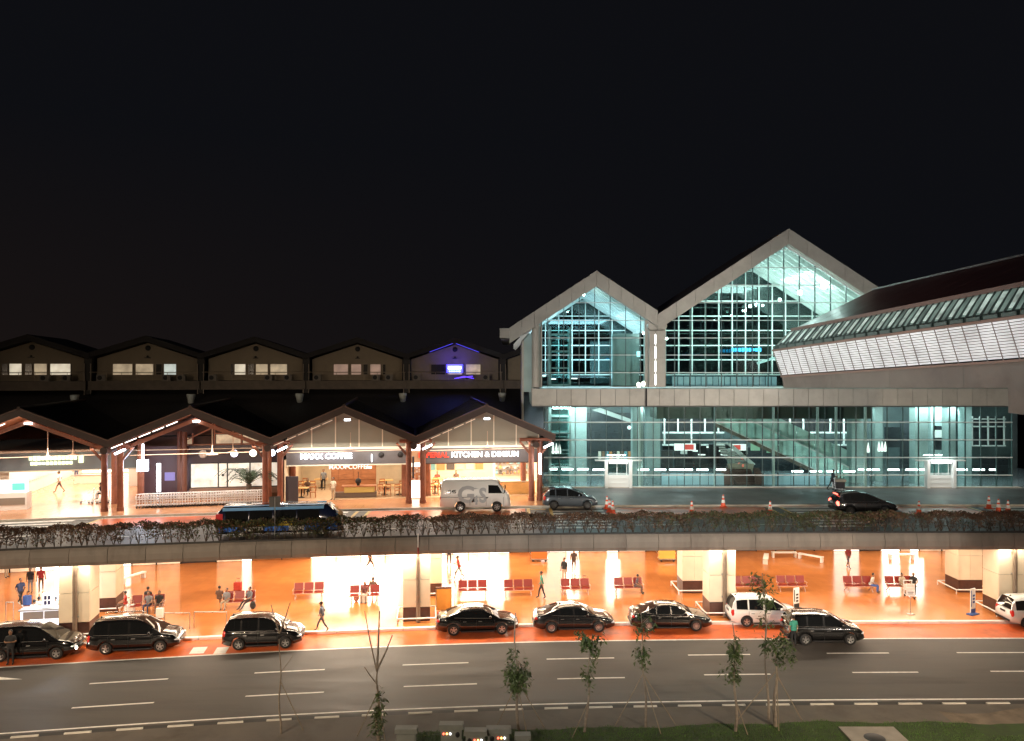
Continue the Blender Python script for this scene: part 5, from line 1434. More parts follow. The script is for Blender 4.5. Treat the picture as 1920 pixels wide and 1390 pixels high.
    for x0 in xw:
        for s in (-1, 1): wheel_parts(root, x0, s * (W / 2 - .13), wr, .21, spec.get('rim', M_rim), spec.get('spokes', 5))
    # lamps, bumpers, plates, mirrors, handles, seams
    zf = smooth_poly(top, hL - .15); zrr = smooth_poly(top, -hL + .12)
    for s in (-1, 1):
        q = MB(); q.ball((0, 0, 0), 1, M_head, 10, 6, (.22, .20, .085)); o = q.build('headlight', root, (hL - .22, s * (W / 2 - .27), zf - .16)); o.rotation_euler.z = -s * .35
        q = MB(); hh = spec.get('tail_h', .12); q.ball((0, 0, 0), 1, spec.get('tail', M_tail), 10, 6, (.12, .16, hh)); o = q.build('tail_light', root, (-hL + .13, s * (W / 2 - .22), zrr - hh - .06 + spec.get('tail_up', 0)))
        q = MB(); q.ball((0, 0, 0), 1, M_head, 8, 5, (.05, .09, .06)); q.build('fog_light', root, (hL - .10, s * (W / 2 - .33), .42))
        mx = spec.get('mirror', xA - .35); mz = smooth_poly(top, mx) + .09
        q = MB(); q.ball((0, 0, 0), 1, body, 8, 5, (.09, .13, .085)); q.bar((0, -s * .05, -.03), (.02, -s * .16, -.08), .05, .04, M_blk); q.build('wing_mirror', root, (mx, s * (W / 2 + .09), mz))
        for hx in spec['doors_h']:
            q = MB(); q.box((0, 0, 0), (.20, .03, .035), spec.get('handle', M_chr)); q.build('door_handle', root, (hx, s * (W / 2 + .002), spec.get('hz', .82)))
        for sx in spec['seams']:
            zt = smooth_poly(top, sx) - .09
            q = MB(); q.bx(sx - .006, sx + .006, s * W / 2 - .02, s * W / 2 + .003, .32, zt, M_blk); q.build('door_seam', root)
        q = MB(); q.bx(xw[0] + ra + .02, xw[1] - ra - .02, s * W / 2 - .03, s * W / 2 + .012, spec.get('sill', .24) - .02, spec.get('sill', .24) + .05, spec.get('sillm', M_blk)); q.build('side_skirt', root)
        bl = [(xx, W / 2 * taper(xx) - .055, smooth_poly(top, xx) - .0) for xx in [spec['win'][0][0] + (spec['win'][-1][1] - spec['win'][0][0]) * t / 6 for t in range(7)]]
        q = MB()
        for a, b in zip(bl[:-1], bl[1:]): q.bar((a[0], s * a[1], a[2]), (b[0], s * b[1], b[2]), .018, .018, spec.get('trim', M_chr))
        q.build('belt_trim', root)
    q = MB(); q.bx(hL - .10, hL + .005, -W * .26, W * .26, zf - .30, zf - .14, M_blk)
    for k in range(3): q.bx(hL - .02, hL + .015, -W * .25, W * .25, zf - .28 + k * .045, zf - .265 + k * .045, M_chr)
    q.build('grille', root)
    q = MB(); q.bx(hL - .03, hL + .01, -.24, .24, .40, .52, M_plate); q.build('front_plate', root)
    q = MB(); q.bx(-hL - .01, -hL + .05, -.24, .24, spec.get('plate_z', .62), spec.get('plate_z', .62) + .12, M_plate); q.build('rear_plate', root)
    q = MB(); q.bx(-hL - .03, -hL + .15, -W * .38, W * .38, .34, .46, M_blk); q.build('bumper_insert', root)
    if spec.get('fin', True):
        q = MB(); xr = xC + .18; zr = smooth_poly(gh, xr); q.prism([(xr - .1, zr + .03), (xr + .06, zr + .03), (xr - .07, zr + .12)], -.015, .015, M_blk); q.build('aerial_fin', root)
    if spec.get('rails'):
        for s in (-1, 1):
            q = MB(); zz = smooth_poly(gh, (xC + xB) / 2)
            q.tube([(xC + .1, s * (W / 2 - .3), zz + .02), (xC + .3, s * (W / 2 - .3), zz + .08), (xB - .5, s * (W / 2 - .3), zz + .08), (xB - .3, s * (W / 2 - .3), zz + .02)], .02, M_chr, 6); q.build('roof_rack_rail', root)
    q = MB(); q.bx(xw[0] - .2, xw[1] + .2, -W / 2 + .22, W / 2 - .22, .2, .42, M_blk); q.build('underbody', root)
    q = MB(); a = (xA - .02, .3, smooth_poly(top, xA) + .03); q.bar(a, (xB + .25, .62, smooth_poly(gh, xB + .25) - .03), .02, .015, M_blk); q.bar((xA - .02, -.4, a[2]), (xB + .3, -.05, smooth_poly(gh, xB + .3) + .03), .02, .015, M_blk); q.build('wiper', root)
    return root

black = paint('black_car_paint', (.006, .006, .0065), .18)
black2 = paint('black_metallic_paint', (.012, .012, .013), .2)
whitep = paint('white_car_paint', (.78, .78, .76), .25)
greyp = paint('grey_car_paint', (.10, .12, .14), .25, metal=.4)
def sedan(lab, p=black, spokes=5, L_=4.75, nm='sedan'):
    k = L_ / 4.75
    sp = dict(name=nm, L=L_, W=1.80, r=.325, wheels=(-1.38 * k, 1.40 * k), paint=p,
        top=[(-2.38 * k, .92), (-2.2 * k, 1.03), (-1.55 * k, 1.06), (-.9 * k, 1.01), (.95 * k, .97), (1.25 * k, .95), (1.9 * k, .84), (2.25 * k, .72), (2.38 * k, .62)],
        gh=[(-1.85 * k, 1.06), (-1.45 * k, 1.22), (-.95 * k, 1.40), (-.5 * k, 1.455), (.0, 1.465), (.35 * k, 1.43), (.8 * k, 1.22), (1.28 * k, .95)],
        xC=-.95 * k, xB=.35 * k, win=[(round(-1.35 * k, 3), round(-.95 * k, 3)), (round(-.88 * k, 3), round(-.12 * k, 3)), (round(-.02 * k, 3), round(.80 * k, 3))], doors_h=(-.75 * k, .15 * k), seams=(-.98 * k, -.07 * k, .98 * k),
        spokes=spokes, tail_h=.09, mirror=.72 * k)
    sp['xC'] = round(sp['xC'], 3); sp['xB'] = round(sp['xB'], 3)
    return make_car(sp, lab)
def mpv(lab, p=black, L_=4.6, H=1.76, spokes=5, tail=M_tail, nm='minivan', glass_=None, rails=False, tail_h=.24, rim=None):
    k = L_ / 4.6; h = (H - 1.76)
    sp = dict(name=nm, L=L_, W=1.78, r=.32, wheels=(-1.33 * k, 1.37 * k), paint=p,
        top=[(-2.3 * k, .98), (-1.9 * k, 1.06), (-.9 * k, 1.03), (1.0 * k, 1.0), (1.4 * k, 1.0), (1.95 * k, .90), (2.2 * k, .78), (2.3 * k, .66)],
        gh=[(-2.24 * k, 1.05), (-2.12 * k, 1.45 + h), (-1.95 * k, 1.68 + h), (-1.6 * k, 1.74 + h), (-.4 * k, 1.765 + h), (.2 * k, 1.72 + h), (.5 * k, 1.62 + h), (1.0 * k, 1.30 + h * .5), (1.45 * k, 1.0)],
        xC=round(-1.95 * k, 3), xB=round(.5 * k, 3), win=[(round(-1.95 * k, 3), round(-1.25 * k, 3)), (round(-1.15 * k, 3), round(-.25 * k, 3)), (round(-.15 * k, 3), round(1.0 * k, 3))],
        doors_h=(-.95 * k, .05 * k), seams=(-1.2 * k, -.2 * k, .95 * k), spokes=spokes, tail=tail, tail_h=tail_h, tail_up=.12, mirror=.85 * k, tumble=.10, plate_z=.78, rails=rails)
    if glass_: sp['glass'] = glass_
    if rim: sp['rim'] = rim
    return make_car(sp, lab)
def hatch(lab, p, L_=3.95):
    k = L_ / 4.6
    sp = dict(name='hatchback', L=L_, W=1.70, r=.30, wheels=(-1.27 * .95, 1.27 * .95), paint=p,
        top=[(-2.3 * k, .92), (-1.9 * k, 1.0), (-.9 * k, .98), (1.0 * k, .93), (1.4 * k, .93), (1.95 * k, .80), (2.2 * k, .68), (2.3 * k, .58)],
        gh=[(-2.2 * k, 1.0), (-2.0 * k, 1.25), (-1.75 * k, 1.43), (-1.3 * k, 1.50), (-.5 * k, 1.53), (.1 * k, 1.46), (.6 * k, 1.28), (1.5 * k, .92)],
        xC=round(-1.75 * k, 3), xB=round(.1 * k, 3), win=[(round(-1.75 * k, 3), round(-1.3 * k, 3)), (round(-1.2 * k, 3), round(-.3 * k, 3)), (round(-.2 * k, 3), round(.95 * k, 3))],
        doors_h=(-.95 * k, .05 * k), seams=(-1.2 * k, -.25 * k, .9 * k), spokes=7, tail_h=.2, tail_up=.1, mirror=.7 * k, rim=mat('dark_rim', (.08, .08, .08), .4, metal=.6))
    return make_car(sp, lab)
def park(car, px_rear_wheel, px_front_wheel, py, z=0.0, dz=0.0):
    """stand a car with its near-side wheels where the photo shows them"""
    a = G(px_rear_wheel, py + dz, z); b = G(px_front_wheel, py, z); m_ = (a + b) / 2
    hd = math.atan2(b.y - a.y, b.x - a.x)
    nrm = Vector((-math.sin(hd), math.cos(hd), 0))
    c = m_ + nrm * .80
    car.location = (c.x, c.y, z + .004); car.rotation_euler.z = hd
    return car
tail_on = lamp_mat('tail_lamp_lit', (1, .12, .08), 6)
head_on = lamp_mat('head_lamp_lit', (1, .92, .75), 20)
c_ = park(mpv('black minivan at the left edge, headlamp lit, a man standing beside it', black, 4.7, 1.78), 4, 100, 1238, dz=5)
q = MB(); q.ball((0, 0, 0), 1, head_on, 8, 5, (.06, .11, .09)); q.build('lit_lamp', c_, (2.31, -.62, .5))
park(mpv('black minivan with silver roof rails, second from the left at the kerb', black, 4.75, 1.78, rails=True), 195, 302, 1224, dz=5)
park(mpv('black compact minivan beside the white lane marks, third from the left', black, 4.25, 1.70, tail_h=.2), 440, 541, 1217, dz=4)
park(sedan('black saloon car with five-spoke wheels beside the orange board', black, 5), 850, 941, 1191, dz=2.5)
park(sedan('black saloon car with multi-spoke wheels, middle one of the three saloons', black2, 11), 1030, 1126, 1187, dz=1.5)
park(sedan('black saloon car directly left of the white minivan', black, 11), 1214, 1307, 1185)
wm_ = park(mpv('white minivan with red tail lamps parked behind the tallest sapling', whitep, 4.3, 1.70, tail_h=.26), 1394, 1484, 1177)
park(mpv('black minivan double parked in the road beside the white minivan', black, 4.25, 1.66, tail_h=.2), 1502, 1601, 1211)
park(mpv('white minivan cut off by the right edge of the picture', whitep, 4.3, 1.70, tail_h=.26), 1920, 2008, 1179)
park(hatch('dark grey hatchback standing on the zebra crossing by the glass terminal', greyp), 1037, 1103, 957, ZD)
# passing dark car on the upper road with lit tail lamps
pc = park(hatch('dark hatchback with glowing tail lamps driving past the glass terminal', black2, 4.3), 1592, 1664, 968, ZD)
for o in [k for k in bpy.data.objects if k.parent == pc and k.name.startswith('tail_light')]:
    o.data = o.data.copy(); o.data.materials.clear(); o.data.materials.append(tail_on)
for k in range(1):
    q = MB(); q.bx(-1.95, -1.9, -.35, .35, 1.36, 1.42, tail_on); q.build('brake_light', pc)

# white cash van with the big grey lettering
def make_van():
    r = empty('white_van', (0, 0, 0), 0, 'white security van with large grey lettering parked before the restaurant', 'van')
    W = 1.75; Lg = 4.95; hL = Lg / 2; wr = .34; xw = (-1.05, 1.55)
    outline = [(-hL, .42), (-hL + .02, 1.0), (-hL + .10, 2.15), (-hL + .3, 2.24), (1.2, 2.27), (1.55, 2.20), (2.05, 1.45), (2.38, 1.22), (hL, .9), (hL, .42)]
    xs = sorted(set([round(-hL + Lg * i / 44, 3) for i in range(45)] + [round(x0 + .41 * math.cos(PI * k / 8), 3) for x0 in xw for k in range(9)]))
    topl = outline[1:-1]
    rows = []
    for x in xs:
        zt = smooth_poly(topl, x); zb = .34
        for x0 in xw:
            d = abs(x - x0)
            if d < .405: zb = max(zb, wr + math.sqrt(.405 ** 2 - d * d))
        e = max(0, abs(x) - (hL - .4)) / .4; hw = W / 2 * (1 - .10 * e * e)
        t = max(0, zt - 1.05)
        rows.append([(x, hw - .08, zb), (x, hw, zb + .02), (x, hw, max(zb + .04, min(1.05, zt - .1))), (x, hw - .07 * t, max(zb + .06, zt - .16)), (x, hw - .10 * t - .06, zt - .03), (x, hw * .5, zt + .02), (x, 0, zt + .03)])
    m = len(rows[0]); vs = []; fs = []
    for rr in rows: vs += rr + [(x, -y, z) for x, y, z in rr]
    st = 2 * m
    for i in range(len(rows) - 1):
        a, b = i * st, (i + 1) * st
        for j in range(m - 1):
            fs.append((a + j, b + j, b + j + 1, a + j + 1)); fs.append((a + m + j + 1, b + m + j + 1, b + m + j, a + m + j))
    last = (len(rows) - 1) * st
    fs.append(tuple([j for j in range(m)] + [m + j for j in range(m - 1, -1, -1)])); fs.append(tuple([last + m + j for j in range(m)] + [last + j for j in range(m - 1, -1, -1)]))
    q = MB(); q.add(vs, fs, whitep, True); q.build('body', r)
    for x0 in xw:
        for s in (-1, 1): wheel_parts(r, x0, s * (W / 2 - .11), wr, .2, M_rim, 6)
    def sidey(z): return W / 2 - .07 * max(0, z - 1.05)
    for s in (-1, 1):
        q = MB(); pts = [(.95, 1.32), (1.95, 1.32), (1.62, 1.88), (.95, 1.90)]
        vv = [(x, s * (sidey(z) + .012), z) for x, z in pts]; q.add(vv + [(x, y - s * .04, z) for x, y, z in vv], [(0, 1, 2, 3), (7, 6, 5, 4), (0, 4, 5, 1), (1, 5, 6, 2), (2, 6, 7, 3), (3, 7, 4, 0)], M_cg); q.build('cab_window', r)
        q = MB(); q.box((.85, s * (W / 2 + .01), 1.0), (.16, .03, .05), M_blk); q.build('door_handle', r)
        for sx in (.80, 2.02, -.35): 
            q = MB(); q.bx(sx - .008, sx + .008, s * W / 2 - .02, s * W / 2 + .004, .45, 1.06 if sx != -.35 else .9, M_shade); q.build('door_seam', r)
        q = MB(); q.bx(-hL + .05, .95, s * W / 2 - .01, s * W / 2 + .012, 1.02, 1.06, M_chr); q.build('side_rail', r)
        q = MB(); q.ball((0, 0, 0), 1, M_head, 8, 5, (.12, .14, .13)); q.build('headlight', r, (hL - .1, s * .62, .86))
        q = MB(); q.ball((0, 0, 0), 1, M_tail, 8, 5, (.05, .08, .16)); q.build('tail_light', r, (-hL + .03, s * .74, .95))
        q = MB(); q.ball((0, 0, 0), 1, M_blk, 8, 5, (.05, .09, .15)); q.bar((0, 0, -.1), (-.15, -s * .1, -.2), .03, .03, M_blk); q.build('wing_mirror', r, (2.12, s * 1.0, 1.5))
        q = MB(); q.bx(-hL - .004, -hL + .09, s * .2 - .15 * (s < 0), s * .2 + .15 * (s > 0) + (.2 if s > 0 else -.2), 1.3, 1.9, M_cg) if False else None
    q = MB(); a = [(2.0, -.72, 1.55), (2.0, .72, 1.55), (1.62, .66, 2.12), (1.62, -.66, 2.12)]
    q.add([(x + .035, y, z + .02) for x, y, z in a], [(0, 1, 2, 3)], M_cg); q.build('windscreen', r)
    q = MB(); q.bx(-hL - .005, -hL + .08, -.6, .6, 1.35, 1.95, M_cg); q.build('rear_window', r)
    gl = mat('grey_livery', (.38, .40, .42), .4)
    def put_text(body, size, x, z, m_, bold=0, sx=1.0):
        me = text_mb(body, size, m_, .01, bold=bold); o = obj('lettering', me, r, (x, -W / 2 - .006, z)); o.scale = (sx, 1, 1)
    put_text('G', 1.62, -.62, 1.17, gl, .05, 1.05); put_text('4', .85, .02, .80, gl, .03); put_text('S', 1.42, .56, 1.12, gl, .05, .8)
    q = MB(); q.prism([(-.35, 1.72), (.28, 1.68), (-.05, 1.60), (-.3, 1.60)], -W / 2 - .0, -W / 2 + .03, gl); q.build('livery_swoosh', r)
    put_text('G4S', .34, -1.62, 1.42, mat('black_livery', (.02, .02, .02), .4), .008)
    q = MB(); q.bx(hL - .02, hL + .04, -.7, .7, .40, .58, mat('bumper_grey', (.5, .5, .5), .4)); q.build('bumper', r)
    return r
park(make_van(), 857, 924, 961, ZD)

# blue shuttle minibus behind the hedge
def make_bus():
    r = empty('shuttle_minibus', (0, 0, 0), 0, 'dark blue shuttle minibus with colourful lower livery passing behind the hedge', 'minibus')
    W = 1.9; hL = 3.65; blue = paint('bus_blue', (.010, .016, .05), .2); lb = mat('bus_blue_reflection', (.16, .42, .80), .3, coat=.5); rd = mat('bus_red', (.40, .015, .02), .3, emit=(1, .04, .04), es=.12)
    xs = [-hL, -hL + .1, -hL + .3, -1.8, 0, 1.8, hL - .9, hL - .45, hL - .1, hL]
    tp = [(-hL, 1.5), (-hL + .3, 1.84), (hL - 1.0, 1.86), (hL - .5, 1.55), (hL - .1, 1.05), (hL, .8)]
    rows = []
    for x in xs:
        zt = smooth_poly(tp, x); e = max(0, abs(x) - (hL - .3)) / .3; hw = W / 2 * (1 - .08 * e)
        rows.append([(x, hw - .05, .3), (x, hw, .36), (x, hw, min(1.0, zt - .12)), (x, hw - .08, zt - .10), (x, hw - .2, zt), (x, 0, zt + .04)])
    m = len(rows[0]); vs = []; fs = []
    for rr in rows: vs += rr + [(x, -y, z) for x, y, z in rr]
    st = 2 * m
    for i in range(len(rows) - 1):
        a, b = i * st, (i + 1) * st
        for j in range(m - 1):
            fs.append((a + j, b + j, b + j + 1, a + j + 1)); fs.append((a + m + j + 1, b + m + j + 1, b + m + j, a + m + j))
    last = (len(rows) - 1) * st
    fs.append(tuple([j for j in range(m)] + [m + j for j in range(m - 1, -1, -1)])); fs.append(tuple([last + m + j for j in range(m)] + [last + j for j in range(m - 1, -1, -1)]))
    q = MB(); q.add(vs, fs, blue, True); q.build('body', r)
    q = MB()
    for s in (-1, 1): q.bar((-hL + .35, s * (W / 2 - .09), 1.74), (hL - 1.1, s * (W / 2 - .09), 1.76), .10, .17, lb)
    q.bx(-hL + .35, hL - 1.1, -.62, -.30, 1.86, 1.895, lb); q.build('blue_reflection_band', r)  # blue light reflected along the roof, painted on as a pale band
    for s in (-1, 1):
        for k in range(4):
            x0 = -hL + .5 + k * 1.38
            q = MB(); q.add([(x0, s * (W / 2 + .004), 1.08), (x0 + 1.3, s * (W / 2 + .004), 1.08), (x0 + 1.3, s * (W / 2 - .055), 1.62), (x0, s * (W / 2 - .055), 1.62)], [(0, 1, 2, 3)], M_cg); q.build('side_window', r)
        cols = [(-hL + .12, -1.2, .72, .98, mat('livery_orange', (.65, .25, .04), .4)), (-1.2, 1.0, .72, .98, mat('livery_yellow', (.9, .72, .08), .4)), (1.0, hL - .3, .72, .98, mat('livery_blue', (.05, .24, .95), .4)),
                (-hL + .12, -2.0, .42, .70, mat('livery_blue', (.05, .24, .95), .4)), (-2.0, -1.0, .42, .70, M_white), (-1.0, .5, .42, .70, mat('livery_blue', (.05, .24, .95), .4)), (.5, 1.4, .42, .70, M_white), (1.4, hL - .3, .42, .70, mat('livery_blue', (.05, .24, .95), .4))]
        for a, b, z0, z1, mm_ in cols:
            q = MB(); q.bx(a, b, s * W / 2 - .01, s * W / 2 + .012, z0, z1, mm_); q.build('livery_panel', r)
        q = MB(); q.bx(-hL - .03, -hL + .35, s * (W / 2 - .1) - .12, s * (W / 2 - .1) + .12, .7, 1.5, rd); q.build('tail_light', r)
        q = MB(); q.ball((0, 0, 0), 1, M_head, 8, 5, (.1, .18, .1)); q.build('headlight', r, (hL - .08, s * .6, .72))
    for x0 in (-2.3, 2.4):
        for s in (-1, 1): wheel_parts(r, x0, s * (W / 2 - .07), .33, .22)
    q = MB(); q.add([(hL - .1, -.75, 1.07), (hL - .1, .75, 1.07), (hL - .88, .7, 1.8), (hL - .88, -.7, 1.8)], [(0, 1, 2, 3)], M_cg); o = q.build('windscreen', r, (.03, 0, .04))
    q = MB(); q.bx(-hL - .02, -hL + .1, -.7, .7, 1.0, 1.45, M_cg); q.build('rear_window', r)
    return r
b_ = make_bus(); xx = -14.0; b_.location = (xx, C(xx) + 5.15, ZD + .004); b_.rotation_euler.z = heading(xx)
# ================================================================ people
_body = {}
def fig_joints(pose):
    """returns list of (name, pos, radius, region) and edges; facing +y"""
    J = {}; E = []
    def j(n, p, r, g): J[n] = (Vector(p), r, g)
    sit = pose in ('sit', 'sit_lean', 'sit_out')
    pz = .50 if sit else .93
    lean = {'sit_lean': .16, 'walk': .04, 'walk2': .03, 'sit_out': -.05, 'push': .10}.get(pose, 0.0)
    j('pelvis', (0, 0, pz), .145, 't'); j('belly', (0, lean * .4, pz + .17), .135, 's'); j('chest', (0, lean * .8, pz + .36), .155, 's')
    j('neck0', (0, lean, pz + .50), .07, 's'); j('neck', (0, lean + .01, pz + .56), .052, 'k'); j('head', (0, lean + .03, pz + .66), .092, 'k'); j('crown', (0, lean + .02, pz + .75), .075, 'k')
    E += [('pelvis', 'belly'), ('belly', 'chest'), ('chest', 'neck0'), ('neck0', 'neck'), ('neck', 'head'), ('head', 'crown')]
    for s, n in ((-1, 'l'), (1, 'r')):
        ph = s
        sh = Vector((s * .185, lean * .9, pz + .45))
        if pose == 'cross': el, wr, ha = (s * .25, .05, pz + .20), (s * .02, .22, pz + .25), (-s * .08, .24, pz + .26)
        elif pose == 'push': el, wr, ha = (s * .23, .12, pz + .22), (s * .18, .38, pz + .20), (s * .17, .46, pz + .20)
        elif pose in ('walk', 'walk2'):
            w = (.24 if pose == 'walk' else .14) * ph; el, wr, ha = (s * .24, -w * .4, pz + .19), (s * .25, w * .6 + .06, pz - .04), (s * .25, w * .8 + .09, pz - .12)
        elif sit:
            el, wr, ha = (s * .24, .08, pz + .20), (s * .16, .30, pz + .12), (s * .12, .37, pz + .10)
        else: el, wr, ha = (s * .23, .0, pz + .19), (s * .24, .05, pz - .05), (s * .24, .07, pz - .13)
        j('sh' + n, sh, .07, 's'); j('el' + n, el, .047, 's' if pose == 'cross' or s > 0 else 's'); j('wr' + n, wr, .032, 'k'); j('ha' + n, ha, .036, 'k')
        E += [('chest', 'sh' + n), ('sh' + n, 'el' + n), ('el' + n, 'wr' + n), ('wr' + n, 'ha' + n)]
        if sit:
            o = .0 if pose != 'sit_out' else .26
            hp, kn, an, to = (s * .10, .05, pz - .02), (s * .13, .46, pz - .02 - o * .3), (s * .13, .44 + o, .09), (s * .14, .60 + o, .035)
        elif pose in ('walk', 'push'):
            w = .33 * ph
            hp, kn, an, to = (s * .09, 0, pz - .08), (s * .10, w * .55 + .05, .50), (s * .09, w * 1.1 - .02, .10 + (.06 if w < 0 else 0)), (s * .10, w * 1.1 + .14, .035 + (.0 if w < 0 else .01))
        elif pose == 'walk2':
            w = .20 * ph
            hp, kn, an, to = (s * .09, 0, pz - .08), (s * .10, w * .6 + .04, .50), (s * .09, w * 1.1, .09), (s * .10, w * 1.1 + .16, .035)
        else: hp, kn, an, to = (s * .09, 0, pz - .08), (s * .11, .01, .50), (s * .11, -.01, .09), (s * .13, .15, .035)
        j('hp' + n, hp, .088, 't'); j('kn' + n, kn, .06, 't'); j('an' + n, an, .043, 't'); j('to' + n, to, .036, 'b')
        E += [('pelvis', 'hp' + n), ('hp' + n, 'kn' + n), ('kn' + n, 'an' + n), ('an' + n, 'to' + n)]
    return J, E
def body_mesh(pose):
    if pose in _body: return _body[pose]
    J, E = fig_joints(pose); names = list(J)
    # split long limbs so that cuffs and hems can change colour
    V = [J[n][0] for n in names]; Rr = [J[n][1] for n in names]; ix = {n: i for i, n in enumerate(names)}
    me = bpy.data.meshes.new('figure'); me.from_pydata(V, [(ix[a], ix[b]) for a, b in E], [])
    o = bpy.data.objects.new('figure', me); COL.objects.link(o)
    md = o.modifiers.new('s', 'SKIN')
    sl = me.skin_vertices
    if not sl: 
        bm = bmesh.new(); bm.from_mesh(me); bm.verts.layers.skin.verify(); bm.to_mesh(me); bm.free()
    for i, sv in enumerate(me.skin_vertices[0].data):
        r = Rr[i]; sv.radius = (r, r); sv.use_root = (i == 0)
        if names[i] in ('pelvis', 'belly', 'chest'): sv.radius = (r * 1.15, r * .80)
    o.modifiers.new('d', 'SUBSURF').levels = 1
    dg = bpy.context.evaluated_depsgraph_get(); ev = o.evaluated_get(dg); em = bpy.data.meshes.new_from_object(ev)
    vs = [v.co.copy() for v in em.vertices]; fs = [tuple(p.vertices) for p in em.polygons]
    reg = []
    segs = [(J[a][0], J[b][0], a, b) for a, b in E]
    for p in em.polygons:
        c = p.center; best = None
        for A, Bq, a, b in segs:
            d = Bq - A; t = max(0, min(1, (c - A).dot(d) / max(1e-6, d.length_squared))); dist = (A + d * t - c).length - (J[a][1] * (1 - t) + J[b][1] * t)
            if best is None or dist < best[0]: best = (dist, a, b, t)
        _, a, b, t = best
        g = J[b][2] if t > .5 else J[a][2]
        if a.startswith('el'): g = 'k' if t > .1 else 's'
        if a.startswith('sh'): g = 's' if t < .75 else 'a'
        if a == 'pelvis' and b == 'belly': g = 't' if t < .15 else 's'
        if a == 'neck0': g = 's' if t < .5 else 'k'
        if a.startswith('kn'): g = 'c' if t < .92 else 'b'
        if a.startswith('an'): g = 'b'
        reg.append(g)
    bpy.data.objects.remove(o); bpy.data.meshes.remove(me); bpy.data.meshes.remove(em)
    # face features and fingers are appended to the same mesh
    mb = MB(); K = object()
    hd = J['head'][0]
    def addm(m2, g):
        off = len(vs); vs.extend([Vector(v) for v in m2.v]); fs.extend([tuple(off + i for i in f) for f in m2.f]); reg.extend([g] * len(m2.f))
    t = MB(); t.ball(hd + Vector((0, .0, .03)), 1, 0, 12, 9, (.078, .098, .118)); addm(t, 'k')
    t = MB(); t.tube([hd + Vector((0, .09, .05)), hd + Vector((0, .118, .005)), hd + Vector((0, .09, -.005))], [.008, .016, .008], 0, 5); addm(t, 'k')
    for s in (-1, 1):
        t = MB(); t.ball(hd + Vector((s * .078, .0, .015)), 1, 0, 6, 4, (.012, .022, .034)); addm(t, 'k')
        t = MB(); t.ball(hd + Vector((s * .032, .084, .045)), 1, 0, 6, 4, (.013, .008, .008)); addm(t, 'e')
    t = MB(); t.ball(hd + Vector((0, .088, -.032)), 1, 0, 6, 4, (.026, .008, .007)); addm(t, 'm')
    for n, s in (('l', -1), ('r', 1)):
        w, h_ = J['wr' + n][0], J['ha' + n][0]; d = (h_ - w).normalized(); side = d.cross(Vector((0, 0, 1)));
        if side.length < .2: side = d.cross(Vector((0, 1, 0)))
        side.normalize(); dn = d.cross(side)
        for k, ln in enumerate((.062, .074, .068, .05)):
            b0 = h_ + side * (.028 - .019 * k); p1 = b0 + d * ln * .6; p2 = p1 + (d * .7 + Vector((-s * .5, .2, 0))) .normalized() * ln * .5
            t = MB(); t.tube([b0, p1, p2], [.010, .009, .006], 0, 5); addm(t, 'k')
        b0 = w.lerp(h_, .6) + side * .02; t = MB(); t.tube([b0, b0 + side * .03 + d * .03, b0 + side * .035 + d * .065], [.011, .010, .007], 0, 5); addm(t, 'k')
    _body[pose] = (vs, fs, reg, J)
    return _body[pose]
_cl = {}
def cloth(c):
    k = 'cloth_%d_%d_%d' % tuple(int(v * 100) for v in c)
    return mat(k, c, .8, var=.15, scale=12)
SK = mat('skin', (.30, .165, .10), .55, var=.06, scale=8)
HAIR = mat('black_hair', (.012, .010, .009), .5)
EYE = mat('eye_dark', (.02, .015, .012), .3); LIP = mat('lip', (.28, .10, .08), .5)
SHOE = mat('shoe_dark', (.03, .025, .02), .5)
def person(loc, rz, pose, shirt, trou, label, h=1.0, long=False, shoes=None, shorts=False, hair=HAIR, sleeve=False, group='people in the terminal'):
    vs, fs, reg, J = body_mesh(pose)
    mats = {'s': cloth(shirt), 't': cloth(trou), 'k': SK, 'e': EYE, 'm': LIP, 'b': shoes or SHOE}
    mats['a'] = mats['s'] if sleeve else SK
    mats['c'] = SK if shorts else mats['t']
    me = bpy.data.meshes.new('person'); me.from_pydata(vs, [], fs)
    ml = []
    for k in mats.values():
        if k not in ml: ml.append(k)
    for m_ in ml: me.materials.append(m_)
    me.polygons.foreach_set('material_index', [ml.index(mats[g]) for g in reg]); me.polygons.foreach_set('use_smooth', [True] * len(fs))
    p = obj('person', me, None, loc, rz, label, 'person', group); p.scale = (h, h, h)
    hd = J['head'][0]; q = MB()
    q.ball(hd + Vector((0, -.022, .062)), 1, hair, 12, 7, (.090, .098, .100))
    if long: q.ball(hd + Vector((0, -.07, -.06)), 1, hair, 10, 6, (.085, .05, .17))
    q.build('hair', p)
    # hem of the shirt over the hips, collar
    pv = J['pelvis'][0]; n0 = J['neck0'][0]
    q = MB(); q.lathe([(.165, .0), (.170, .03), (.155, .12)], mats['s'], 16); 
    q.v = [(x * 1.08 + pv.x, y * .82 + pv.y, z + pv.z + .0) for x, y, z in q.v]; q.build('shirt_hem', p)
    q = MB(); q.lathe([(.075, 0), (.062, .035)], mats['s'], 12, (n0.x, n0.y + .005, n0.z + .015)); q.build('collar', p)
    return p
def at(px, py, z=.14): return G(px, py, z)
FC = PI  # facing the camera
GRN = (.05, .30, .22); BLK = (.02, .02, .022); NAV = (.03, .045, .10); WHT = (.62, .62, .6); GRY = (.20, .21, .23); RED = (.45, .05, .035); BGE = (.42, .36, .27); BRN = (.12, .07, .05); BLU = (.05, .12, .38)
person(at(604, 1185), PI / 2, 'walk', (.13, .16, .20), (.07, .08, .10), 'man in grey-blue shirt striding left on the white-lit floor', sleeve=True)
person(at(1016, 1123), PI / 2, 'walk2', GRN, BLK, 'man in green shirt and black trousers walking between two empty benches', 1.04)
person(at(1058, 1092), FC - .6, 'stand', BLK, BGE, 'man in black jacket standing behind the bench with bags', sleeve=True)
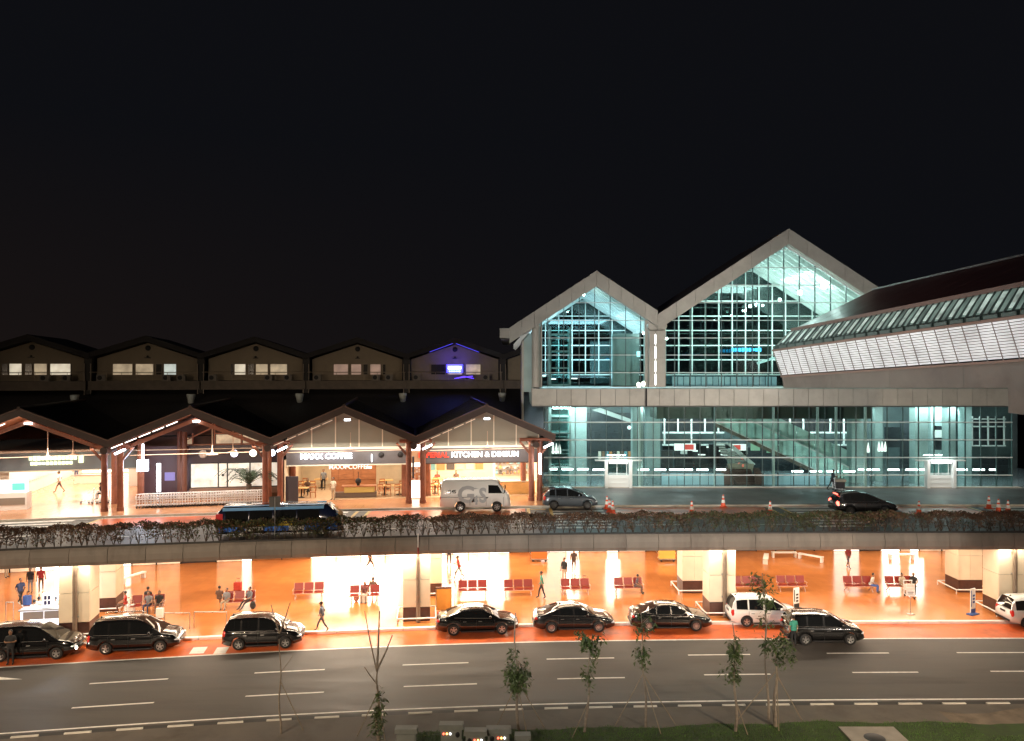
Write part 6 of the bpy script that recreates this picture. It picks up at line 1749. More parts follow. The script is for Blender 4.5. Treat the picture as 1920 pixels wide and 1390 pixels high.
person(at(1076, 1074), FC, 'walk2', (.10, .07, .06), BRN, 'person in dark shorts walking towards the bench with bags', shorts=True)
person(at(861, 1088), PI / 2 + .3, 'push', RED, GRY, 'person in red shirt pushing a trolley beside the thin post')
person(at(694, 1070), -PI / 2, 'walk', BLK, (.06, .05, .05), 'walking person seen only from the knees down under the parapet')
person(at(815, 1062), PI / 2, 'walk', RED, (.25, .05, .04), 'person in red trousers walking under the parapet edge')
person(at(842, 1060), 0, 'stand', BLK, BLK, 'person in black trousers standing under the parapet edge')
person(at(1590, 1066), FC + .4, 'walk2', (.25, .04, .05), (.09, .08, .12), 'person in dark red top walking far back near the brown wall', shorts=True)
person(G(20, 1247), FC + .2, 'cross', BLK, BLK, 'man in black with folded arms beside the leftmost black minivan', 1.04, sleeve=False)
person(G(1488, 1214), .25, 'stand', GRN, BLK, 'man in green shirt standing behind the double parked black minivan', 1.0)
person(at(38, 1137), -PI / 2 - .5, 'walk', NAV, BLK, 'man in navy top striding with a blue suitcase by the information desk', 1.03, shoes=cloth(WHT))
person(at(57, 1113), FC, 'stand', BLK, GRY, 'person with dark backpack standing behind the striding man')
person(at(77, 1110), FC + .5, 'walk', (.35, .03, .03), BRN, 'person in red top walking behind the information desk')
person(at(12, 1085), -PI / 2, 'stand', (.35, .03, .03), BGE, 'person in red top at the left edge of the concourse')
person(at(64, 1166), 0, 'sit', WHT, NAV, 'seated clerk in white shirt, left of the desk cabinet', sleeve=True)
person(at(73, 1160), 0, 'sit', WHT, NAV, 'seated clerk in white shirt nearest the desk cabinet', sleeve=True)
person(at(104, 1160), .4, 'sit', (.50, .60, .62), NAV, 'seated clerk in pale shirt, right of the desk cabinet', sleeve=True)
person(at(113, 1156), .6, 'sit', (.22, .52, .56), BLU, 'seated clerk in turquoise shirt at the right end of the desk', sleeve=True)
person(at(1560, 921, ZP), -PI / 2, 'push', (.03, .05, .06), BLK, 'man pushing a loaded cart along the glass front', 1.0, sleeve=True)
person(at(112, 925, ZP), PI / 2 + .3, 'walk', WHT, (.08, .05, .04), 'man in white shirt and dark shorts walking into the bright passage', shorts=True)
person(at(193, 938, ZP), PI / 2, 'sit_lean', BLK, BLK, 'person in black seated by the trolleys at the passage', sleeve=True)
person(at(143, 902, ZP), FC, 'stand', (.12, .14, .18), (.10, .12, .2), 'person in jeans standing at the far end of the passage')
tu = T_(2)
person(tu @ Vector((-3.3, 4.9, .02)), FC, 'sit', BRN, BLK, 'customer in brown seated at a table in the coffee shop', long=True)
person(tu @ Vector((-2.3, 7.2, .02)), FC, 'stand', GRY, BLK, 'customer in grey standing at the back of the coffee shop')
person(tu @ Vector((-1.05, 2.2, .0)), FC - .4, 'stand', (.62, .56, .44), BGE, 'person in cream clothes standing left of the olive counter')
tr = T_(3)
person(tr @ Vector((-3.3, 8.0, .02)), FC, 'sit', RED, BLK, 'diner in red seated at the left of the restaurant')
person(tr @ Vector((-1.7, 8.2, .02)), FC, 'sit', BRN, BLK, 'diner in brown seated in the middle of the restaurant')

# ---------------------------------------------------------------- benches
M_pad = mat('bench_pad_red', (.20, .016, .010), .42, var=.12, scale=5, rnd=.08)
M_bfr = mat('bench_frame', (.62, .44, .38), .32, metal=.5)
def mk_bench():
    r = empty('waiting_bench', (0, 0, 0), 0, 'x', 'bench', 'red three-seat waiting benches')
    for k in (-1, 0, 1):
        x = k * .66
        q = MB(); q.box((0, 0, 0), (.56, .46, .06), M_pad); o = q.build('seat', r, (x, -.05, .44))
        q = MB(); q.box((0, 0, .0), (.57, .05, .50), M_pad); o = q.build('backrest', r, (x, .24, .74)); o.rotation_euler.x = R(-14)
        q = MB(); q.box((x, .30, .52), (.5, .03, .05), M_bfr); q.bar((x - .29, .21, .48), (x - .29, .33, .98), .025, .025, M_bfr); q.bar((x + .29, .21, .48), (x + .29, .33, .98), .025, .025, M_bfr); q.build('back_frame', r)
    for x in (-.99, -.33, .33, .99):
        q = MB(); q.bar((x, -.26, .62), (x, .18, .62), .05, .03, M_bfr); q.bar((x, -.1, .44), (x, -.1, .62), .03, .03, M_bfr); q.build('armrest', r)
    q = MB(); q.bx(-1.02, 1.02, -.10, .0, .34, .40, M_bfr); q.bx(-1.0, 1.0, -.29, -.26, .38, .43, M_bfr); q.build('beam', r)
    for x in (-.85, .85):
        q = MB(); q.bar((x, -.05, .36), (x, -.30, .02), .05, .03, M_bfr); q.bar((x, -.05, .36), (x, .28, .02), .05, .03, M_bfr); q.build('leg', r)
    return r
bl = [(275, 1152, 'red bench occupied by a group, rightmost of the rear column by the desk'), (447, 1144, 'red bench with seated travellers and a red case left of the white glare'),
      (578, 1127, 'empty red bench standing in the white glare'), (683, 1132, 'red bench with a woman and a white box at the right of the glare'), (886, 1122, 'empty red bench right behind the orange board'),
      (972, 1121, 'empty red bench left of the man in green shirt'), (1079, 1119, 'red bench with bags lying behind its backrests'), (1179, 1117, 'red bench with one man lounging sideways'),
      (1402, 1114, 'red bench right of the column, partly behind the tallest sapling'), (1485, 1113, 'empty red bench behind the slim standing banner'), (1611, 1114, 'red bench with a man in blue and white at its right end'),
      (1690, 1114, 'red bench with two men and a luggage trolley'), (1925, 1113, 'red bench cut off by the right edge')]
b0 = mk_bench(); kd = {}
for k, (px, py, lab) in enumerate(bl):
    o = b0 if k == 0 else copy_tree(b0)
    p = at(px, py - 3); put(o, (p.x, p.y + .1, .14), heading(p.x), lab); kd[px] = o
def on_bench(px, dx, dy=-.06): 
    o = kd[px]; return Matrix.Translation(o.location) @ Matrix.Rotation(o.rotation_euler.z, 4, 'Z') @ Vector((dx, dy, 0))
person(on_bench(275, .1), FC, 'sit', GRY, NAV, 'traveller in grey seated in the middle of the group bench')
person(on_bench(275, .72), FC + .2, 'sit', BLK, BRN, 'traveller in black seated at the right end of the group bench')
person(on_bench(275, -1.35, .2), FC - 1.2, 'sit', RED, BRN, 'traveller in red sitting on cases left of the group bench')
person(on_bench(275, -.25, 1.0), 0, 'sit', BLK, BLK, 'person in black seated with back turned behind the group bench')
person(on_bench(447, -.72), FC - .2, 'sit', GRY, BGE, 'man in grey leaning forward beside the red case', sleeve=True)
person(on_bench(447, -1.3, .5), 0, 'sit', BRN, BRN, 'person in brown behind the man in grey')
person(on_bench(447, .66), FC - .6, 'sit_out', (.13, .15, .18), BLK, 'man with folded arms and crossed legs above a black backpack', sleeve=True)
person(on_bench(683, .02), FC, 'sit', (.16, .05, .05), BRN, 'long-haired woman seated on the bench by the white box', long=True)
person(on_bench(683, .5, .9), 0, 'sit', BRN, BLK, 'person with back turned behind the long-haired woman')
person(on_bench(1179, .45, -.05), -PI / 2 - .3, 'sit_lean', (.10, .08, .10), BRN, 'man in dark shirt lounging sideways on a red bench')
person(on_bench(1611, .80), FC + .9, 'sit_lean', WHT, BLU, 'man in white shirt and blue vest at the end of the bench', sleeve=True)
person(on_bench(1690, .05), FC + .2, 'sit', BGE, BGE, 'man in beige hand to face beside the luggage trolley')
person(on_bench(1690, .85), FC - .5, 'sit_out', BLK, BLK, 'man in black with outstretched legs on the bench by the blue-white floor glare', sleeve=False)
person(on_bench(1925, -.75), FC, 'sit', BLK, GRY, 'seated person at the right edge of the concourse')
# ================================================================ luggage, boards, rails
def box_thing(name, loc, dims, m_, label, cat, rz=0, extra=None):
    r = empty(name, loc, rz, label, cat); w, d, h = dims
    q = MB(); q.bx(-w / 2, w / 2, -d / 2, d / 2, .03, h, m_); q.build('shell', r)
    q = MB()
    for sx in (-1, 1):
        for sy in (-1, 1): q.ball((sx * (w / 2 - .05), sy * (d / 2 - .04), .03), .03, M_blk, 6, 4)
    q.build('castor', r)
    q = MB(); q.bar((-w * .25, d / 2 - .02, h), (-w * .25, d / 2 - .02, h + .25), .02, .02, M_steel); q.bar((w * .25, d / 2 - .02, h), (w * .25, d / 2 - .02, h + .25), .02, .02, M_steel); q.bar((-w * .25, d / 2 - .02, h + .25), (w * .25, d / 2 - .02, h + .25), .03, .03, M_blk); q.build('pull_handle', r)
    for k in range(3):
        q = MB(); q.bx(-w * .35 + k * w * .28, -w * .28 + k * w * .28, -d / 2 - .012, -d / 2, .08, h - .05, m_); q.build('rib', r)
    return r
box_thing('suitcase', at(51, 1136), (.42, .26, .62), cloth(BLU), 'blue hard suitcase behind the striding man', 'suitcase')
box_thing('suitcase', at(446, 1108), (.5, .28, .55), cloth(RED), 'red suitcase standing behind the travellers bench', 'suitcase')
box_thing('suitcase', at(300, 1160), (.40, .26, .60), M_white, 'white suitcase at the right end of the group bench', 'suitcase')
box_thing('suitcase', at(682, 1131), (.46, .40, .56), cloth((.5, .48, .44)), 'pale box case in front of the long-haired woman', 'suitcase')
box_thing('suitcase', at(246, 1150), (.40, .26, .50), M_white, 'small white case left of the group bench', 'suitcase')
box_thing('suitcase', at(1082, 1098), (.7, .4, .35), cloth((.5, .5, .48)), 'pale bags heaped behind a red bench', 'bags')
box_thing('suitcase', at(1096, 1098), (.5, .35, .35), cloth(BLK), 'black bag behind a red bench beside the pale bags', 'bag')
def backpack(px, py, lab, m_):
    r = empty('backpack', at(px, py), .2, lab, 'backpack')
    q = MB(); q.ball((0, 0, .24), 1, m_, 10, 7, (.19, .14, .25)); q.build('pack', r)
    q = MB(); q.ball((0, -.12, .16), 1, m_, 8, 5, (.13, .06, .12)); q.build('front_pocket', r)
    q = MB(); q.tube([(-.06, 0, .46), (0, 0, .53), (.06, 0, .46)], .015, M_blk, 5); q.build('loop', r)
backpack(474, 1143, 'black backpack on the floor at the right foot of the travellers bench', cloth(BLK))
backpack(668, 1129, 'reddish bag on the floor left of the pale box case', cloth((.4, .15, .12)))
# luggage trolley
M_tro = mat('trolley_chrome', (.90, .92, .95), .3, metal=.1)
def mk_trolley(lab='x'):
    r = empty('luggage_trolley', (0, 0, 0), 0, lab, 'luggage trolley', 'nested row of luggage trolleys')
    q = MB()   # heading +x
    for s in (-1, 1):
        q.bar((-.30, s * .28, .18), (.55, s * .24, .12), .035, .035, M_tro); q.bar((-.28, s * .28, .15), (-.36, s * .27, 1.0), .04, .04, M_tro)
    for k in range(3): q.bar((-.1 + k * .22, -.27, .16), (-.1 + k * .22, .27, .16), .025, .025, M_tro)
    q.build('base_frame', r)
    q = MB(); q.bar((-.36, -.30, 1.02), (-.36, .30, 1.02), .05, .05, M_tro)
    q.build('handle_bar', r)
    q = MB(); q.bar((-.34, -.27, .62), (-.34, .27, .62), .03, .03, M_tro); q.bar((-.33, -.27, .78), (-.33, .27, .78), .03, .03, M_tro); q.bar((-.30, -.27, .45), (-.30, .27, .45), .03, .03, M_tro)
    for s in (-1, 1): q.bar((-.33, s * .26, .80), (-.02, s * .24, .84), .03, .03, M_tro); q.bar((-.02, s * .24, .84), (-.02, s * .24, .62), .025, .025, M_tro)
    q.bar((-.02, -.24, .62), (-.02, .24, .62), .025, .025, M_tro); q.build('basket', r)
    q = MB()
    for x, y in ((-.25, .25), (-.25, -.25), (.5, 0)): q.tube([(x, y - .025, .08), (x, y + .025, .08)], .08, M_blk, 10)
    q.build('wheels', r)
    return r
ORD = ['first', 'second', 'third', 'fourth', 'fifth', 'sixth', 'seventh', 'eighth', 'ninth', 'tenth', 'eleventh', 'twelfth', 'thirteenth', 'fourteenth', 'fifteenth', 'sixteenth', 'seventeenth', 'eighteenth', 'nineteenth', 'twentieth', 'twenty-first', 'twenty-second']
t0 = mk_trolley(); pa, pb = G(258, 946, ZP), G(503, 942, ZP); n = 44
T1 = T_(1); w1 = unit_frame(1)[2]
for k in range(n):
    o = t0 if k == 0 else copy_tree(t0); f = k / (n - 1)
    p = T1 @ Vector((-w1 / 2 + 1.45 + (w1 - 2.6) * f, 1.05 + .5 * f, .0))
    put(o, (p.x, p.y, ZP + .002), unit_frame(1)[1] + PI - .95 + random.uniform(-.1, .1), 'silver luggage trolley, %s from the %s end of the long nested row' % ((ORD[k], 'left') if k < 22 else (ORD[n - 1 - k], 'right')))
for k in range(4):
    o = copy_tree(t0); p = G(166 + k * 15, 944, ZP); put(o, (p.x, p.y, ZP + .002), PI + .4, 'silver luggage trolley, %s from the left beside the passage, before the paired posts' % ORD[k], 'trolleys left of the paired posts')
o = copy_tree(t0); p = at(1707, 1121); put(o, (p.x, p.y, .142), -PI / 2, 'luggage trolley with a white board before the two seated men', 'single trolleys')
q = MB(); q.bx(-.16, -.1, -.36, .36, .45, .85, M_white); q.build('advert_board', o)
o = copy_tree(t0); p = at(857, 1092); put(o, (p.x, p.y, .142), PI, 'luggage trolley pushed by the person in red', 'single trolleys')
o = copy_tree(t0); p = at(1570, 921, ZP); put(o, (p.x, p.y, ZP + .002), 0, 'loaded dark cart in front of the glass terminal', 'single trolleys')
q = MB(); q.bx(-.2, .5, -.3, .3, .2, .75, mat('cart_load', (.03, .03, .035), .5)); q.bx(-.3, .6, -.33, .33, .75, .95, mat('cart_load_top', (.35, .32, .25), .6)); q.build('load', o)
# thin slatted rails behind the trolleys
# cycad palm behind the trolleys
pm = empty('cycad_palm', T1 @ Vector((3.3, 2.9, .0)), 0, 'dark cycad palm with arching fronds in front of the lit windows', 'palm')
M_frond = mat('cycad_leaf', (.028, .05, .022), .5, var=.3, scale=4)
rg = random.Random(21)
q = MB(); q.tube([(0, 0, 0), (0, 0, 1.0)], [.22, .16], mat('palm_trunk', (.10, .07, .05), .8, var=.3, scale=8, bump=.6), 10); q.build('trunk', pm)
q = MB(); q.lathe([(.3, 0), (.42, .5), (.38, .5)], mat('planter', (.3, .22, .17), .6), 16); q.build('planter', pm)
for c0 in ((-.0, 0, 1.0),):
    for k in range(26):
        a = 2 * PI * k / 26 * 2.4 + rg.uniform(-.2, .2); ln = rg.uniform(1.5, 2.1); up = rg.uniform(.4, 1.15)
        pts = [Vector(c0) + Vector((math.cos(a) * ln * t, math.sin(a) * ln * t * .6, up * math.sin(t * PI * .75) - .25 * t * t)) for t in [i / 7 for i in range(8)]]
        q = MB(); q.tube(pts, [.014] * 8, M_frond, 4, cap=False)
        for i in range(1, 8):
            for u in (0, .5):
                p = pts[i - 1].lerp(pts[i], u + .2 if u else .1); d = (pts[i] - pts[i - 1]).normalized(); sd = d.cross(Vector((0, 0, 1))).normalized()
                for s in (-1, 1):
                    tip = p + sd * s * .34 * math.sin(PI * (.15 + .8 * i / 8)) + d * .12 + Vector((0, 0, -.05 + .06))
                    q.add([p - d * .03, p + d * .04, tip], [(0, 1, 2)], M_frond)
        q.build('frond', pm)
pm.scale = (1.25, 1.25, 1.25)
# traffic cones
M_cone = mat('cone_orange', (.75, .09, .03), .45, emit=(1, .15, .05), es=.04)
def mk_cone():
    r = empty('traffic_cone', (0, 0, 0), 0, 'x', 'traffic cone', 'orange traffic cones on the upper road')
    q = MB(); q.bx(-.19, .19, -.19, .19, 0, .04, M_cone); q.build('foot', r)
    q = MB(); q.lathe([(.15, .04), (.035, .74), (0, .75)], M_cone, 14); q.build('cone', r)
    q = MB(); q.lathe([(.121, .26), (.087, .44)], M_white, 14); q.lathe([(.072, .54), (.050, .67)], M_white, 14); q.build('reflective_sleeve', r)
    return r
c0 = mk_cone()
cl = [(1138, 955, 'leftmost of the three cones clustered beside the grey hatchback'), (1143, 962, 'middle one of three clustered cones beside the grey hatchback'), (1149, 965, 'rightmost of three clustered cones beside the grey hatchback'), (1297, 965, 'lone cone by the hedge left of centre forecourt'),
      (1356, 952, 'lone cone standing farther back against the forecourt kerb'), (1444, 965, 'cone by the hedge at the left end of the zebra crossing'), (1723, 965, 'cone just right of the passing dark hatchback'), (1854, 955, 'leftmost of three cones at the far right'),
      (1872, 961, 'middle one of the three cones at the far right'), (1890, 963, 'rightmost of the three cones at the far right')]
for k, (px, py, lab) in enumerate(cl):
    o = c0 if k == 0 else copy_tree(c0)
    p = G(px, py, ZD); put(o, (p.x, p.y, ZD + .01), 0, 'orange and white ' + lab if False else lab); o.scale = (1.22, 1.22, 1.22)
# information desk at the left
dsk = empty('information_desk', at(88, 1172), heading(-26), 'bright white information desk with grey front panels by the first column', 'desk')
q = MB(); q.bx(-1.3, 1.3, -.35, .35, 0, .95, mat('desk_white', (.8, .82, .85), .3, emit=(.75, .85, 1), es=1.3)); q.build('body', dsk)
q = MB(); q.bx(-1.4, 1.35, -.42, .42, .95, 1.02, mat('desk_top', (.25, .28, .31), .3)); q.build('desk_top', dsk)
for k in (0, 1):
    q = MB(); q.bx(-1.15 + k * 1.15, -.05 + k * 1.15, -.39, -.352, .45, .9, mat('desk_panel', (.18, .20, .23), .4)); q.build('front_panel', dsk)
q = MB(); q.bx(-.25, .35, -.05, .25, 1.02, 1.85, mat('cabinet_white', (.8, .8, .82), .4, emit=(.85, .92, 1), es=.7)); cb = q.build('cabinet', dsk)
for kx in (0, 1):
    for kz in (0, 1):
        q = MB(); q.bx(-.13 + kx * .2, .0 + kx * .2, -.075, -.052, 1.2 + kz * .3, 1.42 + kz * .3, mat('cabinet_window', (.03, .04, .12), .3)); q.build('cabinet_window', cb)
bk = empty('backlit_panel', at(117, 1150), heading(-26), 'tall glowing white panel beside the information desk', 'light box')
q = MB(); q.bx(-.62, .62, .6, .75, 0, 4.1, lamp_mat('white_panel_glow', (.80, .88, 1), 4)); q.build('panel', bk)
q = MB(); q.bx(-.95, .62, .76, .82, 3.95, 4.18, lamp_mat('blue_edge_glow', (.15, .3, 1), 4)); q.build('blue_edge', bk)
q = MB(); q.prism([(-1.3, 3.9), (-.75, 3.9), (-1.0, 2.7)], .9, .95, mat('blue_banner', (.03, .35, .7), .5)); q.build('blue_pennant', bk)
area('desk_light', at(100, 1160) + Vector((0, -.5, 3.9)), (2, 1), 260, (.72, .84, 1), (0, 0, 0))
# rails, boards, standees
def rail(px0, px1, py, h, lab):
    a, b = at(px0, py), at(px1, py); r = empty('hand_rail', a, 0, lab, 'railing'); d = b - a
    q = MB(); q.tube([(0, 0, h), (d.x, d.y, h)], .03, M_steel, 8); q.build('top_rail', r)
    n = max(1, int(d.length / 2.2))
    for k in range(n + 1):
        q = MB(); q.tube([(d.x * k / n, d.y * k / n, 0), (d.x * k / n, d.y * k / n, h)], .022, M_steel, 6); q.build('baluster', r)
rail(308, 356, 1181, .95, 'thin steel rail right of the second black minivan, left section'); rail(364, 425, 1179, .95, 'thin steel rail behind the third black minivan, right section')
rail(11, 25, 1168, 1.2, 'low steel queue rail at the left of the information desk')
ob = empty('orange_board', at(832, 1148), heading(-5), 'upright orange board standing between piped column and black saloon', 'board')
q = MB(); q.bx(-.46, .46, -.04, .04, .12, 1.45, mat('orange_board', (.60, .26, .05), .45, var=.06)); q.build('board', ob)
q = MB(); q.bx(-.5, .5, -.06, .06, 1.45, 1.55, M_brown); q.bx(-.5, -.46, -.06, .06, .0, 1.5, M_steel); q.bx(.46, .5, -.06, .06, .0, 1.5, M_steel); q.build('board_frame', ob)
pl = empty('thin_post', at(853, 1150), 0, 'tall thin post with a ring beside the orange board', 'post')
q = MB(); q.tube([(0, 0, 0), (0, 0, 2.6)], .025, M_steel, 6); q.build('post', pl); q = MB(); q.tube([(0, 0, 0), (0, 0, .03)], .16, M_steel, 12); q.build('foot', pl)
def standee(px, py, h, lab, cc):
    r = empty('standing_banner', at(px, py), heading(20) + .5, lab, 'banner')
    q = MB(); q.bx(-.24, .24, -.03, .03, .12, h, M_white); q.build('banner', r)
    q = MB(); q.bx(-.24, .24, -.036, -.031, .12, .35, cc); q.bx(-.24, -.16, -.036, -.031, .5, h - .1, cc); q.build('printed_band', r)
    q = MB(); q.bx(.18, .27, .031, .08, .02, h, cc); q.bx(-.38, .38, -.2, .2, 0, .05, cc); q.build('stand', r)
    q = MB()
    for k in range(3): q.bx(-.06, .16, -.036, -.031, h - .5 - k * .2, h - .38 - k * .2, cc)
    q.build('printed_mark', r)
standee(1493, 1143, 1.35, 'slim standing banner behind the bonnet of the white minivan', mat('banner_black', (.03, .03, .03), .5))
standee(1824, 1153, 1.6, 'blue and white standing banner left of the last piped column', mat('banner_blue', (.02, .08, .30), .5))
ss = empty('stand_sign', at(1707, 1153), 0, 'white notice on a thin pole with round foot in the open floor', 'sign')
q = MB(); q.tube([(0, 0, 0), (0, 0, 1.15)], .02, M_steel, 6); q.build('pole', ss); q = MB(); q.bx(-.20, .20, -.15, .15, 0, .03, M_steel); q.build('foot', ss); q = MB(); q.bx(-.27, .27, -.03, -.01, 1.15, 1.5, M_white); q.build('notice', ss)
q = MB(); q.bx(-.18, .18, -.035, -.031, 1.36, 1.40, M_blk); q.bx(-.15, .15, -.035, -.031, 1.26, 1.29, M_blk); q.build('printed_line', ss)
# carts and benches at the back of the concourse
def cart(px, py, col, lab, w=1.25):
    r = empty('service_cart', at(px, py), 0, lab, 'cart')
    q = MB(); q.bx(-w / 2, w / 2, -.3, .3, .25, 1.0, mat('cart_%d' % px, col, .45, emit=col, es=.12)); q.build('body', r)
    q = MB(); q.bx(-w / 2 - .05, w / 2 + .05, -.35, .35, .16, .25, M_steel); q.build('base', r)
    q = MB(); q.bar((w / 2, 0, .5), (w / 2 + .3, 0, .9), .04, .04, M_steel); q.bar((-w / 2, 0, .5), (-w / 2 - .3, 0, .9), .04, .04, M_steel); q.build('handle', r)
    q = MB()
    for s in (-1, 1): q.tube([(s * w * .4, -.3, .09), (s * w * .4, -.24, .09)], .09, M_blk, 8)
    q.build('wheel_pair', r)
cart(1011, 1053, (.65, .16, .03), 'plain orange cart at the back of the concourse'); cart(1250, 1053, (.75, .42, .08), 'yellow and orange cart left of the rear column')
def lowbench(px, py, lab, rz=0):
    r = empty('white_low_bench', at(px, py), rz, lab, 'bench')
    q = MB(); q.bx(-1.0, 1.0, -.18, .18, .36, .44, M_white); q.build('seat', r)
    for s in (-1, 1):
        q = MB(); q.bx(s * .9 - .06, s * .9 + .06, -.18, .18, 0, .36, M_white); q.build('leg', r)
lowbench(1436, 1054, 'white low bench left of the second one at the back', 1.2); lowbench(1520, 1052, 'white low bench placed slantwise at the back', -.8)
lowbench(1470, 1046, 'white low bench under the dark shutter'); lowbench(1690, 1050, 'white low bench before the lit doors at right')
lowbench(250, 1090, 'white low bench right of the rear column at left', 1.2)
# road sign on a thin pole in front of the minibus, mast at parapet joint
ps = empty('road_sign', L(-13.9, 3.3, ZD), heading(-14) + .15, 'grey back of a road sign on a pole rising from the hedge', 'road sign')
q = MB(); q.tube([(0, 0, 0), (0, 0, 2.6)], .035, M_steel, 6); q.build('pole', ps); q = MB(); q.bx(-.32, .32, -.03, 0, 2.0, 2.62, mat('sign_back', (.10, .10, .10), .5)); q.build('plate', ps)
ps = empty('marker_post', L(-5.55, 2.62, 4.3), 0, 'slim white and red marker post fixed to the parapet', 'post')
q = MB(); q.tube([(0, 0, 0), (0, 0, .55)], .035, mat('marker_red', (.35, .03, .03), .5), 6); q.build('red_part', ps); q = MB(); q.tube([(0, 0, .55), (0, 0, 1.35)], .035, M_white, 6); q.build('white_part', ps)
# box counter in the passage on the far left of the upper level
kc = empty('service_kiosk', G(14, 958, ZP), heading(-35), 'white kiosk with green panel at the left edge of the upper walkway', 'kiosk')
q = MB(); q.bx(-1.2, 1.2, 0, 1, 0, 1.2, mat('kiosk_white', (.8, .8, .8), .4)); q.build('body', kc)
q = MB(); q.bx(-1.1, 1.1, -.03, -.003, .35, .85, mat('kiosk_grey', (.25, .22, .19), .4)); q.build('front_panel', kc)
q = MB(); q.bx(-1.2, 1.2, .3, .4, 1.2, 2.1, mat('kiosk_back', (.8, .82, .82), .4, emit=(.9, 1, 1), es=.8)); q.bx(.2, 1.0, .26, .29, 1.35, 1.85, mat('kiosk_green', (.1, .5, .42), .5, emit=(.2, .9, .75), es=.5)); q.build('back_panel', kc)

# ================================================================ verge saplings and cabinets
M_bark = mat('sapling_bark', (.19, .155, .12), .8, var=.3, scale=6, bump=.5)
M_lf = mat('sapling_leaf', (.05, .075, .022), .5, var=.45, scale=3)
M_prop = mat('bamboo_prop', (.20, .16, .11), .6, var=.2, scale=6)
def sapling(base, top, clusters, lab, r0=.07, props=(), twigs=(), seed=0, lean=0.0, fork=None):
    rg = random.Random(100 + seed)
    t = empty('sapling', base, 0, lab, 'young tree', 'propped saplings on the verge')
    H = top - base.z
    q = MB(); n = 8; pts = [(lean * i / n + .05 * math.sin(i * 1.3 + seed), .03 * math.cos(i * 1.7), H * i / n) for i in range(n + 1)]
    q.tube(pts, [r0 * (1 - .72 * i / n) for i in range(n + 1)], M_bark, 8)
    q.build('trunk', t)
    ax = lambda z: Vector((lean * z / H + .05 * math.sin(z / H * n * 1.3 + seed), .0, z))
    for (z0, dx, dz, r_) in twigs:
        q = MB(); a = ax(z0); q.tube([a, a + Vector((dx * .55, 0, dz * .5)), a + Vector((dx, 0, dz))], [r_, r_ * .8, r_ * .5], M_bark, 6); q.build('branch', t)
    for (zc, rx, rz_, cnt) in clusters:
        q = MB(); b = MB()
        c = ax(zc)
        for k in range(7):
            e = c + Vector((rg.uniform(-rx, rx) * .8, rg.uniform(-rx, rx) * .8, rg.uniform(-rz_, rz_) * .8)); b.tube([ax(max(.3, e.z - .3)), e], [.012, .005], M_bark, 4, cap=False)
        b.build('branch', t)
        sub = [Vector((rg.gauss(0, .5) * rx, rg.gauss(0, .5) * rx, rg.gauss(0, .5) * rz_)) for _ in range(9)]
        for k in range(cnt):
            s0 = sub[k % 9]; p = c + s0 + Vector((rg.gauss(0, .25) * rx, rg.gauss(0, .25) * rx, rg.gauss(0, .3) * rz_))
            ln = rg.uniform(.11, .26); a = rg.uniform(0, 2 * PI); dr = Vector((math.cos(a), math.sin(a), rg.uniform(-1.1, .25))).normalized(); sd = dr.cross(Vector((rg.gauss(0, .4), rg.gauss(0, .4), 1))).normalized()
            mid = p + dr * ln * .45; w = ln * .22; fold = dr.cross(sd) * w * .35
            q.add([p, mid - sd * w + fold, p + dr * ln + Vector((0, 0, -.03)), mid + sd * w + fold, mid], [(0, 1, 4), (1, 2, 4), (4, 2, 3), (0, 4, 3)], M_lf)
        q.build('leaf_cluster', t, kind='stuff')
    for (dx, dy, z) in props:
        q = MB(); q.tube([(dx, dy, 0), ax(z)], .02, M_prop, 6); q.build('prop', t)
    return t
def vg_at(px, off):   # point on the verge seen at photo column px
    Y = 34.0
    for _ in range(4):
        x = (px - 960) / F * Y; Y = C(x) + off
    return Vector((x, Y, .12))
zpx = lambda py, D: CH - (py - 696) / F * D
def tree(px, off, topy, cl, lab, **kw):
    b = vg_at(px, off); D = b.y
    sapling(b, zpx(topy, D), [(zpx(yc, D) - .12, rx, ry / F * D, n) for (yc, rx, ry, n) in cl], lab, **kw)
tree(525, -10.2, 1200, [], 'bare forked sapling at the left with no leaves', r0=.05, twigs=((4.2, -.35, 1.2, .03), (4.2, .45, 1.3, .03), (2.6, .5, .7, .02)), seed=1, props=((.9, .3, 2.2),))
tree(708, -11.2, 1255, [(1322, .24, 36, 190), (1372, .30, 22, 150)], 'sapling with three bare upright stems and leaves low on its trunk', r0=.085, twigs=((2.8, -.5, 2.5, .035), (2.85, .10, 2.45, .05), (2.9, .62, 1.4, .05), (2.3, -.5, .7, .03)), seed=2, props=((-.9, .3, 2.0), (.35, -.2, 2.2)))
tree(972, -10.9, 1150, [(1262, .55, 30, 620), (1280, .35, 20, 250)], 'sapling with one dense leaf ball below a bare cut stem', r0=.07, seed=3, lean=-.15, props=((-.9, .5, 2.1), (1.1, .3, 2.1), (.35, -.3, 1.9)))
tree(1098, -11.2, 1190, [(1208, .42, 22, 340), (1262, .24, 30, 90)], 'sapling with drooping leaf tuft before the second black saloon', r0=.06, seed=4, lean=.25, props=((-.6, -.5, 1.3),))
tree(1212, -10.9, 1150, [(1172, .34, 18, 120), (1225, .38, 26, 190)], 'sapling with sparse leaves before the third black saloon', r0=.06, seed=5, lean=-.25, props=((-1.3, .2, 2.3), (1.3, .2, 2.3), (.5, -.6, 2.1)))
tree(1380, -11.4, 1170, [(1226, .26, 34, 330), (1262, .28, 20, 150)], 'narrow leafy sapling in front of the white minivan wheel', r0=.07, seed=6, lean=-.1, props=((.4, -.3, 1.3),))
tree(1440, -10.3, 1076, [(1095, .40, 18, 210), (1128, .36, 14, 110), (1165, .3, 14, 50), (1215, .2, 14, 30)], 'tallest sapling, leafy at its top, before the white minivan', r0=.06, seed=7, lean=-.2)
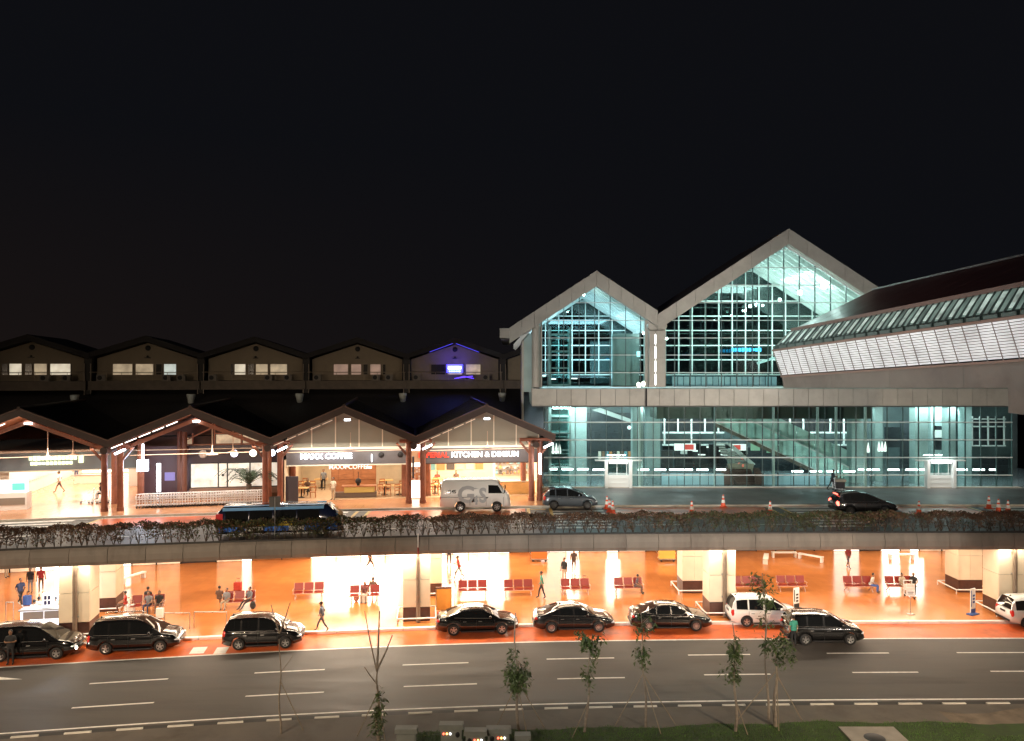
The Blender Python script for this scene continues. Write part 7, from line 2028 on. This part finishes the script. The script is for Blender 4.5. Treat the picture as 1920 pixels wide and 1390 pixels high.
tree(1452, -11.0, 1215, [(1222, .48, 26, 420)], 'propped sapling with round crown beside the double parked minivan', r0=.10, seed=8, lean=.1, props=((-1.4, .6, 2.4), (1.4, .6, 2.2), (.05, -.4, 3.2)))
# roadside electrical cabinets with signal lamps
M_cab = mat('cabinet_grey', (.19, .20, .18), .5, var=.1, scale=3, dirt=(.19, .19, .17), dscale=2)
LR, LO, LW_ = lamp_mat('led_red', (1, .08, .04), 8), lamp_mat('led_orange', (1, .45, .1), 8), lamp_mat('led_white', (1, 1, 1), 8)
def cabinet(px, topy, w, lab, leds=True, off=-12.3, oval=1):
    b = vg_at(px, off); D = b.y - .3; zt = zpx(topy, D) - .16
    r = empty('electrical_cabinet', b, 0, lab, 'cabinet')
    q = MB(); q.bx(-w / 2, w / 2, -.25, .0, 0, zt - .18, M_cab); q.build('body', r)
    q = MB(); q.prism([(-w / 2 - .08, zt - .18), (w / 2 + .08, zt - .18), (w / 2 + .06, zt), (-w / 2 - .06, zt)], -.36, .02, M_cab); q.build('lid', r)
    q = MB(); q.bx(-w / 2 + .04, w / 2 - .04, -.262, -.252, .15, zt - .25, M_cab); q.build('door', r)
    if leds:
        for k, m_ in enumerate((LR, LO, LW_)):
            q = MB(); q.lathe([(0, -.02), (.035, -.02), (.035, .01)], m_, 10, (-oval * w * .12 - .12 + k * .13 - (.0 if oval < 0 else .08), -.27, zt - .38), 'Y'); q.build('signal_lamp', r)
        q = MB(); q.ball((oval * w * .3, -.262, zt - .42), 1, M_blk, 10, 6, (.09, .02, .12)); q.build('meter_window', r)
cabinet(847, 1358, .84, 'tall grey cabinet with three lamps left of its dark oval window', oval=1); cabinet(892, 1370, .78, 'lower grey cabinet in the middle of the cabinet group', oval=-1, off=-12.5)
cabinet(935, 1366, .86, 'right grey cabinet with lamps right of its dark oval window', oval=-1); cabinet(980, 1378, .5, 'small plain grey box at the right end of the cabinets', False)
cabinet(763, 1366, .75, 'dim grey open-fronted cabinet at the left of the group', False)
